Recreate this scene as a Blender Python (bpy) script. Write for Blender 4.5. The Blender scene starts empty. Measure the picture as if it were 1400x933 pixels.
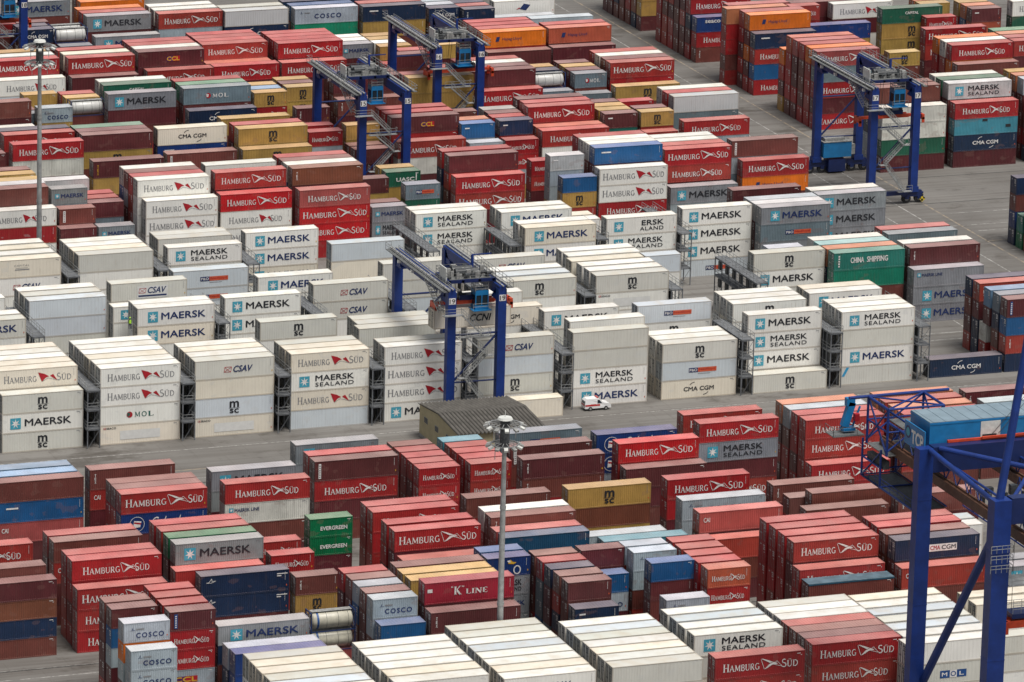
import bpy, math, random, zlib
from mathutils import Vector, Matrix
random.seed(11)
scene = bpy.context.scene
COL = scene.collection

# ------------------------------------------------------------------ camera
F_PX, PITCH, YAW, ROLL, CAM_H = 8037.80, 0.2729939, 0.3635558, 0.0257924, 247.132
cP, sP = math.cos(PITCH), math.sin(PITCH)
hv = Vector((math.sin(YAW), math.cos(YAW), 0)); rv = Vector((math.cos(YAW), -math.sin(YAW), 0))
fw = hv * cP + Vector((0, 0, -sP)); uv = hv * sP + Vector((0, 0, cP))
cr, sr = math.cos(ROLL), math.sin(ROLL)
r2 = rv * cr + uv * sr; u2 = -rv * sr + uv * cr
cam_d = bpy.data.cameras.new('camera'); cam = bpy.data.objects.new('camera', cam_d); COL.objects.link(cam)
M = Matrix((r2, u2, -fw)).transposed().to_4x4(); M.translation = Vector((0, 0, CAM_H)); cam.matrix_world = M
cam_d.sensor_fit = 'HORIZONTAL'; cam_d.sensor_width = 36.0; cam_d.lens = F_PX / 1400 * 36.0
cam_d.clip_start = 1.0; cam_d.clip_end = 20000.0
scene.camera = cam

# ------------------------------------------------------------------ world, sun, exposure
SUN_EL, SUN_AZ = math.radians(69), math.radians(155)      # azimuth measured from +Y towards +X
world = bpy.data.worlds.new('World'); scene.world = world; world.use_nodes = True
wn = world.node_tree; bg = wn.nodes['Background']
sky = wn.nodes.new('ShaderNodeTexSky'); sky.sky_type = 'NISHITA'; sky.sun_disc = False
sky.sun_elevation = SUN_EL; sky.sun_rotation = SUN_AZ; sky.dust_density = 4.0; sky.air_density = 1.2; sky.ozone_density = 1.0
hs = wn.nodes.new('ShaderNodeHueSaturation'); hs.inputs['Saturation'].default_value = 0.35
wn.links.new(sky.outputs[0], hs.inputs['Color']); wn.links.new(hs.outputs[0], bg.inputs['Color'])
bg.inputs['Strength'].default_value = 0.075
sun_d = bpy.data.lights.new('sun', 'SUN'); sun_d.energy = 3.0; sun_d.angle = math.radians(25); sun_d.color = (1.0, 0.96, 0.9)
sun = bpy.data.objects.new('sun', sun_d); COL.objects.link(sun)
sd = Vector((math.sin(SUN_AZ) * math.cos(SUN_EL), math.cos(SUN_AZ) * math.cos(SUN_EL), math.sin(SUN_EL)))
sun.rotation_euler = sd.to_track_quat('Z', 'Y').to_euler()
vs = scene.view_settings; vs.view_transform = 'Standard'; vs.look = 'None'; vs.gamma = 1.0; vs.exposure = 0.2; vs.use_curve_mapping = False
scene.cycles.max_bounces = 4; scene.cycles.diffuse_bounces = 2; scene.cycles.glossy_bounces = 2

# ------------------------------------------------------------------ materials
def new_mat(name, col=(.5, .5, .5), rough=.5, metal=0.0, spec=.5):
    m = bpy.data.materials.new(name); m.use_nodes = True
    b = m.node_tree.nodes['Principled BSDF']
    b.inputs['Base Color'].default_value = (*col, 1); b.inputs['Roughness'].default_value = rough
    b.inputs['Metallic'].default_value = metal; b.inputs['Specular IOR Level'].default_value = spec
    return m
class NT:
    def __init__(s, m): s.t = m.node_tree; s.b = s.t.nodes['Principled BSDF']
    def n(s, typ, **kw):
        x = s.t.nodes.new(typ)
        for k, v in kw.items():
            if k in x.inputs.keys(): x.inputs[k].default_value = v
            else: setattr(x, k, v)
        return x
    def l(s, a, b): s.t.links.new(a, b)
    def noise(s, vec, scale, detail=3, rough=.55):
        x = s.n('ShaderNodeTexNoise'); x.inputs['Scale'].default_value = scale; x.inputs['Detail'].default_value = detail; x.inputs['Roughness'].default_value = rough
        s.l(vec, x.inputs['Vector']); return x.outputs[0]
    def ramp(s, fac, p0, p1, v0=0.0, v1=1.0):
        x = s.n('ShaderNodeMapRange', interpolation_type='SMOOTHSTEP'); x.inputs[1].default_value = p0; x.inputs[2].default_value = p1; x.inputs[3].default_value = v0; x.inputs[4].default_value = v1
        s.l(fac, x.inputs[0]); return x.outputs[0]
    def mix(s, fac, a, b, mode='MIX'):
        x = s.n('ShaderNodeMix', data_type='RGBA', blend_type=mode)
        for sock, val in ((x.inputs[0], fac), (x.inputs[6], a), (x.inputs[7], b)):
            if hasattr(val, 'type') and hasattr(val, 'links'): s.l(val, sock)
            elif isinstance(val, (tuple, list)): sock.default_value = (*val, 1)
            else: sock.default_value = val
        return x.outputs[2]
    def math(s, op, a, b=0.0):
        x = s.n('ShaderNodeMath', operation=op)
        for i, v in enumerate((a, b)):
            if hasattr(v, 'links'): s.l(v, x.inputs[i])
            else: x.inputs[i].default_value = v
        return x.outputs[0]
    def scaled(s, vec, sc):
        x = s.n('ShaderNodeMapping'); x.inputs['Scale'].default_value = sc; s.l(vec, x.inputs['Vector']); return x.outputs[0]
def paint(name, source, roof=False, reefer=False, bump=False):
    """Weathered container paint; source 'object' takes the object's own colour, 'attr' the per-container paint attribute."""
    m = new_mat(name); t = NT(m)
    geo = t.n('ShaderNodeNewGeometry'); pos = geo.outputs['Position']
    if source == 'object': base = t.n('ShaderNodeObjectInfo').outputs['Color']
    else: base = t.n('ShaderNodeAttribute', attribute_name='paint').outputs['Color']
    blot = t.ramp(t.noise(pos, .35, 4), .3, .72, .95 if reefer else .84, 1.03 if reefer else 1.12)
    mul = t.n('ShaderNodeVectorMath', operation='SCALE'); t.l(base, mul.inputs[0]); t.l(blot, mul.inputs['Scale'])
    c = mul.outputs[0]
    sx = t.n('ShaderNodeSeparateXYZ'); t.l(geo.outputs['True Normal'], sx.inputs[0])
    top = t.ramp(sx.outputs[2], .6, .9)
    streak = t.ramp(t.noise(t.scaled(pos, (2.6, 2.6, .22)), 1.0, 4, .65), .52, .80)
    side = t.math('SUBTRACT', 1.0, top); side_dirt = t.math('MULTIPLY', streak, side)
    c = t.mix(t.math('MULTIPLY', side_dirt, .17 if reefer else .30), c, (.26, .19, .13) if reefer else (.10, .07, .055))
    runs = t.ramp(t.noise(t.scaled(pos, (5.5, 5.5, .35)), 1.0, 5, .7), .60, .74)
    c = t.mix(t.math('MULTIPLY', t.math('MULTIPLY', runs, side), .42), c, (.24, .135, .06) if reefer else (.07, .035, .025))
    patch = t.ramp(t.noise(t.scaled(pos, (.55, .55, .9)), 1.0, 2, .4), .64, .66)
    c = t.mix(t.math('MULTIPLY', t.math('MULTIPLY', patch, side), .22), c, (.55, .56, .55) if reefer else (.22, .12, .10))
    # dusty, bleached tops; dry boxes also carry a painted sheen
    if reefer:
        fade = t.ramp(t.noise(pos, .45, 4, .6), .40, .74, 0.0, .42); c = t.mix(t.math('MULTIPLY', top, fade), c, (.52, .43, .30))
    else:   # chalky faded tops, with pale sky sheen added into the colour
        fade = t.ramp(t.noise(pos, .22, 3), .3, .72, .75, 1.2)
        ch = t.n('ShaderNodeVectorMath', operation='SCALE'); ch.inputs[0].default_value = (.21, .165, .15); t.l(t.math('MULTIPLY', top, fade), ch.inputs['Scale'])
        ad = t.n('ShaderNodeVectorMath', operation='ADD'); t.l(c, ad.inputs[0]); t.l(ch.outputs[0], ad.inputs[1]); c = ad.outputs[0]
    spots = t.ramp(t.noise(t.scaled(pos, (.5, 1.0, 1.0)), 1.3, 5, .7), .66, .76)
    c = t.mix(t.math('MULTIPLY', t.math('MULTIPLY', spots, top), .55), c, (.15, .09, .05))
    rust = t.ramp(t.noise(t.scaled(pos, (1.5, 1.5, .7)), 1.7, 6, .78), .67, .77)
    c = t.mix(t.math('MULTIPLY', rust, .62), c, (.20, .085, .035))
    t.l(c, t.b.inputs['Base Color'])
    t.b.inputs['Roughness'].default_value = .42 if not reefer else .5
    t.b.inputs['Specular IOR Level'].default_value = .5
    if bump:
        px = t.n('ShaderNodeSeparateXYZ'); t.l(pos, px.inputs[0])
        w = t.math('SINE', t.math('MULTIPLY', t.math('ADD', px.outputs[0], px.outputs[1]), 2 * math.pi / .278))
        w = t.ramp(w, -.5, .5)
        b = t.n('ShaderNodeBump'); b.inputs['Strength'].default_value = .8; b.inputs['Distance'].default_value = .035
        t.l(w, b.inputs['Height']); t.l(b.outputs[0], t.b.inputs['Normal'])
    return m
M_DRY = paint('container_paint', 'object'); M_REEF = paint('reefer_paint', 'object', reefer=True)
M_DRYS = paint('container_paint_mass', 'attr', bump=True); M_REEFS = paint('reefer_paint_mass', 'attr', reefer=True)
def speck(name, col, rough=.55, amt=.25, scale=1.5, metal=0.0):
    m = new_mat(name, col, rough, metal); t = NT(m)
    pos = t.n('ShaderNodeNewGeometry').outputs['Position']
    f = t.ramp(t.noise(pos, scale, 4, .6), .3, .72, 1 - amt, 1 + amt * .6)
    mul = t.n('ShaderNodeVectorMath', operation='SCALE'); mul.inputs[0].default_value = col; t.l(f, mul.inputs['Scale'])
    t.l(mul.outputs[0], t.b.inputs['Base Color']); return m
MAT = dict(
    white=speck('white_lettering', (.74, .72, .70), .55, .18, 2.0), black=speck('black_lettering', (.018, .02, .026), .5, .2), navy=speck('navy_lettering', (.012, .03, .12), .5, .2),
    grey=speck('grey_lettering', (.24, .24, .25)), star=speck('light_blue_panel', (.06, .34, .46), .5, .15), red=speck('red_emblem', (.40, .012, .022), .5, .15), orange=speck('orange_panel', (.58, .10, .04), .5, .15),
    yellow=speck('yellow_lettering', (.62, .36, .03), .5, .15), blue=speck('blue_panel', (.012, .07, .24), .5, .15), purple=speck('purple_panel', (.10, .015, .10)), patch=speck('pale_patch', (.68, .68, .66), .5, .06),
    greenm=speck('green_emblem', (.02, .12, .10)), tarp=speck('blue_tarpaulin', (.10, .16, .20), .6, .3, .8), tarpedge=speck('tarp_edge', (.01, .07, .12), .5),
    rod=speck('lock_rod_steel', (.40, .39, .38), .45, .3, 3.0, .3), dark=speck('dark_recess', (.02, .021, .024), .7), steel=speck('galvanised_steel', (.36, .37, .37), .5, .25, 1.0, .35),
    crane=speck('blue_crane_paint', (.005, .030, .185), .5, .22, .5), cranelt=speck('deep_blue_crane_paint', (.008, .020, .095), .42, .16, .5), cab=speck('light_blue_cab_paint', (.012, .17, .40), .4, .14, .7),
    deck=speck('grey_walkway_grating', (.135, .14, .14), .6, .25, 2.0), greyp=speck('grey_machine_paint', (.30, .30, .29), .55, .35, 2.5), machine=speck('dark_machinery', (.05, .055, .06), .55, .5, 3.0),
    panel=speck('pale_panel', (.60, .61, .58), .5, .15), spreader=speck('red_orange_spreader_paint', (.55, .06, .02), .5, .2, 1.2), glass=new_mat('dark_glass', (.02, .03, .04), .08), tyre=speck('black_tyre', (.02, .02, .021), .8),
    rack=speck('grey_rack_steel', (.15, .16, .175), .6, .3, .8), rackdeck=speck('dark_rack_deck', (.14, .147, .157), .7, .3, 1.0), hazard=None, rust=speck('rusty_rail_paint', (.13, .06, .035), .6, .3, 1.0),
    lamp=new_mat('lamp_lens', (.85, .86, .85), .25), beige=speck('beige_plaster', (.42, .36, .22), .8, .12, .6), hivis=new_mat('hi_vis_yellow', (.42, .75, .05), .7), cloth=speck('dark_work_clothes', (.03, .04, .07), .8), skin=new_mat('skin', (.35, .2, .14), .6),
    carwhite=new_mat('white_car_paint', (.75, .75, .75), .25), carred=new_mat('red_car_stripe', (.5, .03, .03), .3), tank=speck('cream_tank_steel', (.46, .44, .36), .4, .15, 1.5), tankw=speck('white_tank_steel', (.50, .50, .48), .35, .12, 1.5), tankframe=speck('blue_tank_frame', (.01, .03, .12), .5), line=None, skyblue=new_mat('sky_blue_stripe', (.03, .30, .55), .4))
hz = new_mat('hazard_stripes', (.6, .45, .02), .5); t = NT(hz)
geo = t.n('ShaderNodeNewGeometry'); ck = t.n('ShaderNodeTexChecker'); ck.inputs['Scale'].default_value = 2.6; ck.inputs[1].default_value = (.62, .46, .02, 1); ck.inputs[2].default_value = (.02, .02, .02, 1)
t.l(geo.outputs['Position'], ck.inputs[0]); t.l(ck.outputs[0], t.b.inputs['Base Color']); MAT['hazard'] = hz

# ------------------------------------------------------------------ mesh helpers
class MB:
    def __init__(s): s.v = []; s.f = []; s.m = []
    def quad(s, a, b, c, d, m=0): k = len(s.v); s.v += [tuple(a), tuple(b), tuple(c), tuple(d)]; s.f.append((k, k + 1, k + 2, k + 3)); s.m.append(m)
    def poly(s, pts, m=0): k = len(s.v); s.v += [tuple(p) for p in pts]; s.f.append(tuple(range(k, k + len(pts)))); s.m.append(m)
    def box(s, x0, y0, z0, x1, y1, z1, m=0):
        k = len(s.v); s.v += [(x0, y0, z0), (x1, y0, z0), (x1, y1, z0), (x0, y1, z0), (x0, y0, z1), (x1, y0, z1), (x1, y1, z1), (x0, y1, z1)]
        for q in ((0, 3, 2, 1), (4, 5, 6, 7), (0, 1, 5, 4), (2, 3, 7, 6), (1, 2, 6, 5), (3, 0, 4, 7)): s.f.append(tuple(k + i for i in q)); s.m.append(m)
    def beam(s, p, q, w, h=None, m=0):
        h = h or w; p, q = Vector(p), Vector(q); d = (q - p).normalized()
        up = Vector((0, 0, 1)) if abs(d.z) < .95 else Vector((1, 0, 0))
        a = d.cross(up).normalized() * (w / 2); b = a.cross(d).normalized() * (h / 2); k = len(s.v)
        for o in (p, q): s.v += [tuple(o - a - b), tuple(o + a - b), tuple(o + a + b), tuple(o - a + b)]
        for f in ((3, 2, 1, 0), (4, 5, 6, 7), (0, 1, 5, 4), (1, 2, 6, 5), (2, 3, 7, 6), (3, 0, 4, 7)): s.f.append(tuple(k + i for i in f)); s.m.append(m)
    def tube(s, p, q, r, n=8, m=0, r2=None):
        p, q = Vector(p), Vector(q); d = (q - p).normalized(); up = Vector((0, 0, 1)) if abs(d.z) < .95 else Vector((1, 0, 0))
        a = d.cross(up).normalized(); b = a.cross(d).normalized(); k = len(s.v); r2 = r if r2 is None else r2
        for o, rr in ((p, r), (q, r2)):
            for i in range(n): an = 2 * math.pi * i / n; s.v.append(tuple(o + (a * math.cos(an) + b * math.sin(an)) * rr))
        for i in range(n): j = (i + 1) % n; s.f.append((k + i, k + n + i, k + n + j, k + j)); s.m.append(m)
        s.f.append(tuple(k + i for i in range(n))); s.m.append(m); s.f.append(tuple(k + n + i for i in reversed(range(n)))); s.m.append(m)
    def rail(s, pts, h=1.05, m=0, step=1.6, r=.035):
        for a, b in zip(pts[:-1], pts[1:]):
            a, b = Vector(a), Vector(b); n = max(1, int((b - a).length / step))
            for hh in (h, h * .55): s.beam(a + Vector((0, 0, hh)), b + Vector((0, 0, hh)), r * 1.6, r * 1.6, m)
            for i in range(n + 1): c = a.lerp(b, i / n); s.beam(c, c + Vector((0, 0, h)), r * 1.4, r * 1.4, m)
    def stairs(s, a, b, w=.8, m=0, rail=True):
        a, b = Vector(a), Vector(b); d = b - a; hd = Vector((d.x, d.y, 0)).normalized(); side = Vector((-hd.y, hd.x, 0)) * (w / 2)
        for sg in (-1, 1):
            s.beam(a + side * sg, b + side * sg, .06, .22, m)
            if rail:
                for hh in (.55, 1.0): s.beam(a + side * sg + Vector((0, 0, hh)), b + side * sg + Vector((0, 0, hh)), .05, .05, m)
                for i in range(5): c = a.lerp(b, i / 4) + side * sg; s.beam(c, c + Vector((0, 0, 1.0)), .045, .045, m)
        n = max(3, int(abs(d.z) / .3))
        for i in range(n): c = a.lerp(b, (i + .5) / n); s.beam(c - side, c + side, .22, .04, m)
    def mesh(s, name, mats, smooth=False):
        me = bpy.data.meshes.new(name); me.from_pydata(s.v, [], s.f)
        for m in mats: me.materials.append(m)
        if len(mats) > 1: me.polygons.foreach_set('material_index', s.m)
        if smooth: me.polygons.foreach_set('use_smooth', [True] * len(s.f))
        me.update(); return me
    def build(s, name, mats, parent=None, loc=None, smooth=False):
        return put(name, s.mesh(name, mats, smooth), parent, loc)
def put(name, data, parent=None, loc=None, rot=None, col=None):
    o = bpy.data.objects.new(name, data); COL.objects.link(o)
    if parent is not None: o.parent = parent
    if loc is not None: o.location = loc
    if rot is not None: o.rotation_euler = rot
    if col is not None: o.color = (*col, 1)
    return o
def tag(o, label=None, cat=None, group=None, kind=None):
    for k, v in (('label', label), ('category', cat), ('group', group), ('kind', kind)):
        if v: o[k] = v
    return o
def thing(name, loc, label, cat, group=None):
    o = put(name, None, None, loc); o.empty_display_size = .5; return tag(o, label, cat, group)

# ------------------------------------------------------------------ lettering: plain sans from Blender's own font, serif drawn by hand
_txt = {}
def text_poly(s, bold=0.0, space=1.0):
    k = (s, bold, space)
    if k not in _txt:
        cu = bpy.data.curves.new('text', 'FONT'); cu.body = s; cu.size = 1.0; cu.offset = bold; cu.space_character = space; cu.resolution_u = 3; cu.fill_mode = 'FRONT'
        ob = bpy.data.objects.new('text', cu); COL.objects.link(ob)
        dg = bpy.context.evaluated_depsgraph_get(); me = bpy.data.meshes.new_from_object(ob.evaluated_get(dg))
        v = [(p.co.x, p.co.y) for p in me.vertices]; f = [tuple(q.vertices) for q in me.polygons]
        bpy.data.objects.remove(ob); bpy.data.curves.remove(cu); bpy.data.meshes.remove(me)
        x0, x1 = min(p[0] for p in v), max(p[0] for p in v); y0, y1 = min(p[1] for p in v), max(p[1] for p in v)
        _txt[k] = ([((x - x0) / (x1 - x0), (y - y0) / (y1 - y0)) for x, y in v], f, (x1 - x0) / (y1 - y0))
    return _txt[k]
def arc(cx, cy, rx, ry, a0, a1, n=9): return [(cx + rx * math.cos(math.radians(a0 + (a1 - a0) * i / n)), cy + ry * math.sin(math.radians(a0 + (a1 - a0) * i / n))) for i in range(n + 1)]
T, S_ = .15, .06        # thick and thin strokes of the serif capitals (height 1)
GL = {
    'H': (.78, [([(.14, 0), (.14, 1)], T), ([(.64, 0), (.64, 1)], T), ([(.14, .5), (.64, .5)], S_), 's.14', 's.64', 't.14', 't.64']),
    'A': (.80, [([(.08, 0), (.40, 1)], S_ + .02), ([(.70, 0), (.40, 1)], T), ([(.2, .33), (.6, .33)], S_), 's.08', 's.70']),
    'M': (.98, [([(.12, 0), (.16, 1)], S_ + .02), ([(.84, 0), (.82, 1)], T), ([(.17, 1), (.49, .12)], T), ([(.81, 1), (.49, .12)], S_ + .02), 's.12', 's.84', 't.14', 't.84']),
    'B': (.66, [([(.14, 0), (.14, 1)], T), (arc(.3, .75, .24, .23, 90, -90), .10), (arc(.32, .26, .28, .25, 90, -90), .11), ([(.14, .98), (.3, .98)], S_), ([(.14, .52), (.3, .52)], S_), ([(.14, .02), (.32, .02)], S_)]),
    'U': (.78, [([(.14, 1), (.14, .3)], T), ([(.64, 1), (.64, .3)], S_ + .02), (arc(.39, .3, .25, .27, 180, 360), .10), 't.14', 't.64']),
    'R': (.72, [([(.14, 0), (.14, 1)], T), (arc(.3, .73, .25, .25, 90, -90), .11), ([(.14, .97), (.3, .97)], S_), ([(.14, .48), (.3, .48)], S_), ([(.34, .48), (.66, 0)], T), 's.14']),
    'G': (.80, [(arc(.42, .5, .33, .47, 50, 320, 12), .12), ([(.66, .05), (.66, .45)], T), ([(.5, .45), (.78, .45)], S_)]),
    'S': (.58, [(arc(.29, .74, .20, .22, 40, 270, 10), .10), (arc(.29, .26, .22, .24, 90, -140, 10), .12)]),
    'Ü': (.78, [([(.14, 1), (.14, .3)], T), ([(.64, 1), (.64, .3)], S_ + .02), (arc(.39, .3, .25, .27, 180, 360), .10), 't.14', 't.64', ([(.24, 1.17), (.34, 1.17)], .11), ([(.46, 1.17), (.56, 1.17)], .11)]),
    'D': (.80, [([(.14, 0), (.14, 1)], T), (arc(.3, .5, .40, .47, 90, -90, 10), .12), ([(.14, .97), (.3, .97)], S_), ([(.14, .03), (.3, .03)], S_)]),
    'K': (.78, [([(.14, 0), (.14, 1)], .19), ([(.2, .45), (.64, 1)], .08), ([(.3, .55), (.68, 0)], .2), 's.14', 't.14', 's.68', 't.64']),
    'L': (.62, [([(.14, 0), (.14, 1)], .19), ([(.05, .04), (.58, .04)], .08), ([(.56, .0), (.56, .25)], .07), 't.14']),
    'I': (.34, [([(.16, 0), (.16, 1)], .19), 's.16', 't.16']),
    'N': (.84, [([(.12, 0), (.12, 1)], .08), ([(.12, 1), (.7, 0)], .19), ([(.7, 0), (.7, 1)], .08), 's.12', 't.70', 't.08']),
    'E': (.62, [([(.14, 0), (.14, 1)], .19), ([(.05, .04), (.56, .04)], .08), ([(.05, .96), (.54, .96)], .08), ([(.14, .5), (.44, .5)], .08), ([(.54, 0), (.54, .24)], .06), ([(.52, .76), (.52, 1)], .06)]),
    'O': (.86, [(arc(.42, .5, .33, .46, 0, 360, 16), .14)]), ' ': (.4, []), '"': (.3, [([(.08, .85), (.08, 1)], .07), ([(.2, .85), (.2, 1)], .07)]),
}
def serif_poly(s, caps=()):
    """Hand-drawn serif capitals; indices in caps are drawn a quarter taller."""
    V, Fc, x = [], [], 0.0
    def ribbon(pts, w, ox, k):
        pts = [Vector((p[0] * k + ox, p[1] * k)) for p in pts]; w *= k; L, R = [], []
        for i, p in enumerate(pts):
            d = (pts[min(i + 1, len(pts) - 1)] - pts[max(i - 1, 0)]).normalized(); n = Vector((-d.y, d.x)) * (w / 2); L.append(p + n); R.append(p - n)
        for i in range(len(pts) - 1): b = len(V); V.extend([tuple(R[i]), tuple(R[i + 1]), tuple(L[i + 1]), tuple(L[i])]); Fc.append((b, b + 1, b + 2, b + 3))
    for i, ch in enumerate(s):
        adv, st = GL[ch]; k = 1.28 if i in caps else 1.0
        for q in st:
            if isinstance(q, str):
                xx = float(q[1:]); yy = .025 if q[0] == 's' else .975; ribbon([(xx - .14, yy), (xx + .14, yy)], .05, x, k)
            else: ribbon(q[0], q[1], x, k)
        x += adv * k + .06
    return [(a / x, b) for a, b in V], Fc, x
class Logo:
    """Collects flat marks on a container side: x from the left end, z from the bottom, in metres."""
    def __init__(s): s.parts = {}; s.grp = 0
    def mb(s, part, mat): return s.parts.setdefault((part, mat, s.grp), MB())
    Y = -.014
    def raw(s, part, mat, V, Fc, x, z, sx, sz, shear=0.0, lift=0.0):
        b = s.mb(part, mat); k = len(b.v)
        for a, c in V: b.v.append((x + a * sx + shear * c * sz, s.Y - lift, z + c * sz))
        for f in Fc: b.f.append(tuple(k + i for i in f)); b.m.append(0)
    def text(s, mat, st, x, z, w, h, bold=.02, shear=0.0, space=1.0, part='lettering', lift=0.0):
        V, Fc, asp = text_poly(st, 0.0, space); d = bold * 2.3 * h
        for k, (ox, oz) in enumerate(((0, 0), (d, 0), (d / 2, d * .5), (d / 2, -d * .4)) if bold > .012 else ((0, 0),)): s.raw(part, mat, V, Fc, x + ox - d / 2, z + oz, w, h, shear, lift + .002 * k)
    def serif(s, mat, st, x, z, w, h, caps=()):
        V, Fc, _ = serif_poly(st, caps); s.raw('lettering', mat, V, Fc, x, z, w, h)
    def rect(s, mat, x, z, w, h, part='logo_panel', lift=0.0): s.raw(part, mat, [(0, 0), (1, 0), (1, 1), (0, 1)], [(0, 1, 2, 3)], x, z, w, h, lift=lift)
    def poly(s, mat, pts, x, z, w, h, part='emblem', lift=0.0): s.raw(part, mat, pts, [tuple(range(len(pts)))], x, z, w, h, lift=lift)
    def line(s, mat, pts, wd, x, z, w, h, part='emblem', lift=0.0):
        pts = [Vector((p[0] * w, p[1] * h)) for p in pts]
        for a, b in zip(pts[:-1], pts[1:]):
            d = (b - a).normalized(); n = Vector((-d.y, d.x)) * (wd / 2); q = [a - n, b - n, b + n, a + n]
            s.raw(part, mat, [tuple(p) for p in q], [(0, 1, 2, 3)], x, z, 1, 1, lift=lift)
def star(lg, x, z, w, h):
    lg.rect('star', x, z, w, h)
    pts = []
    for i in range(14):
        r = .44 if i % 2 == 0 else .17; a = math.pi / 2 + i * math.pi / 7; pts.append((.5 + r * math.cos(a), .5 + r * math.sin(a)))
    V = [(.5, .5)] + pts; lg.raw('emblem', 'white', V, [(0, 1 + i, 1 + (i + 1) % 14) for i in range(14)], x, z, w, h, lift=.006)
def disc(n=16): return [(.5 + .5 * math.cos(2 * math.pi * i / n), .5 + .5 * math.sin(2 * math.pi * i / n)) for i in range(n)]
def logo(key, L, H, var=0):
    """The marks of one container side as {(part, material): MB}."""
    g = Logo(); X = lambda f: f * L; Z = lambda f: f * H; small = L < 8
    def HSm(txt, em, red):
        a = (.05, .53, .535, .785, .775, .955, .34, .30) if var % 3 == 0 else ((.12, .54, .54, .73, .70, .87, .30, .28) if var % 3 == 1 else (.09, .50, .51, .75, .74, .93, .32, .29))
        if small: a = (.10, .55, .53, .70, .69, .87, .34, .22)
        x0, x1, e0, e1, s0, s1, zb, hh = a
        g.serif(txt, 'HAMBURG', X(x0), Z(zb), X(x1 - x0), Z(hh), (0,)); g.grp = 1; g.serif(txt, 'SÜD', X(s0), Z(zb), X(s1 - s0), Z(hh), (0,)); g.grp = 0
        ex, ew, ez, eh = X(e0), X(e1 - e0), Z(zb - .04), Z(hh * 1.75)
        if red:
            g.poly('red', [(0, 1), (.20, .02), (.42, .44), (.58, .52), (.34, .80)], ex, ez, ew, eh)
            g.poly('red', [(.62, .58), (.78, .74), (1.0, .08), (.72, .42)], ex, ez, ew, eh)
            g.line('grey', [(.20, .02), (.52, .36), (1.0, .08)], .05, ex, ez, ew, eh)
        else:
            g.line('white', [(0, .95), (.16, .05)], .06, ex, ez, ew, eh)
            g.raw('emblem', 'white', [(0, 1), (.08, 1), (.34, .82), (.58, .62), (.42, .56), (.26, .74)], [(0, 1, 2, 5), (2, 3, 4, 5)], ex, ez, ew, eh)
            g.raw('emblem', 'white', [(.16, .02), (.30, .12), (.52, .38), (.80, .44), (.62, .62), (.40, .48)], [(0, 1, 2, 5), (2, 3, 4, 5)], ex, ez, ew, eh)
            g.line('white', [(.62, .50), (.74, .70), (1.0, .16), (.62, .40)], .055, ex, ez, ew, eh)
    if key == 'HS': HSm('white', 'white', False)
    elif key == 'HSW': HSm('grey', 'red', True)
    elif key == 'MK':
        if small: star(g, X(.10), Z(.40), X(.12), Z(.28)); g.text('navy', 'MAERSK', X(.27), Z(.42), X(.62), Z(.24), .03)
        else: star(g, X(.10 if var % 2 else .135), Z(.20), X(.13), Z(.58)); g.text('black' if var % 2 else 'navy', 'MAERSK', X(.28 if var % 2 else .31), Z(.33), X(.57), Z(.36), .03)
    elif key in ('MS', 'MSP'):
        star(g, X(.11), Z(.22), X(.13), Z(.56))
        if key == 'MS': g.text('black', 'MAERSK', X(.315), Z(.50), X(.49), Z(.29), .03); g.text('black', 'SEALAND', X(.315), Z(.20), X(.49), Z(.21), .015, space=1.1)
        else: g.text('black', 'ERSK', X(.50), Z(.50), X(.31), Z(.29), .03); g.text('black', 'ALAND', X(.475), Z(.20), X(.335), Z(.21), .015, space=1.1)
    elif key == 'ML': star(g, X(.05), Z(.58), X(.05), Z(.22)); g.text('navy', 'MAERSK LINE', X(.115), Z(.60), X(.29), Z(.16), .02)
    elif key == 'MSC':
        k = 1.7 if small else 1.0; x0 = .5 - .055 * k
        g.text('black', 'm', X(x0), Z(.47), X(.11 * k), Z(.30), .055); g.rect('black', X(x0 - .015 * k), Z(.42), X(.14 * k), Z(.02), 'lettering'); g.text('black', 'sc', X(x0), Z(.16), X(.11 * k), Z(.22), .05)
    elif key == 'CO':
        if small: g.text('navy', 'COSCO', X(.27), Z(.24), X(.60), Z(.24), .035, space=1.25); g.text('grey', 'YYRR', X(.27), Z(.62), X(.16), Z(.09), .02) if False else g.rect('grey', X(.27), Z(.63), X(.17), Z(.07), 'lettering'); g.line('navy', [(0, .3), (.3, .3), (.5, 1), (.5, .3), (1, .3)], .05, X(.15), Z(.56), X(.10), Z(.2))
        else: g.text('navy', 'COSCO', X(.31), Z(.34), X(.42), Z(.28), .035, space=1.35); g.rect('grey', X(.15), Z(.68), X(.09), Z(.06), 'lettering'); g.line('navy', [(0, .3), (.3, .3), (.5, 1), (.5, .3), (1, .3)], .05, X(.08), Z(.62), X(.05), Z(.2))
    elif key in ('CMA', 'CMW'):
        c = 'white' if key == 'CMA' else 'black'; x0, w = (.30, .40) if not small else (.2, .62)
        g.text(c, 'CMA CGM', X(x0), Z(.38), X(w), Z(.22), .035); up = arc(0, 0, 1, 1, 150, 95, 8); dn = arc(1, 1, 1, 1, -30, -85, 8)
        g.line(c, arc(.55, .2, .5, .8, 165, 95, 8), .10, X(x0 + w * .18), Z(.60), X(w * .36), Z(.24)); g.line(c, arc(.45, .8, .5, .8, -15, -85, 8), .10, X(x0 + w * .48), Z(.14), X(w * .36), Z(.24))
    elif key == 'CM2':
        g.rect('white', X(.40), Z(.34), X(.33), Z(.34)); g.text('red', 'CMA', X(.415), Z(.41), X(.115), Z(.2), .03, lift=.006); g.text('black', 'CGM', X(.55), Z(.41), X(.165), Z(.2), .035, lift=.006)
    elif key in ('CSAV', 'CSB'):
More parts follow.
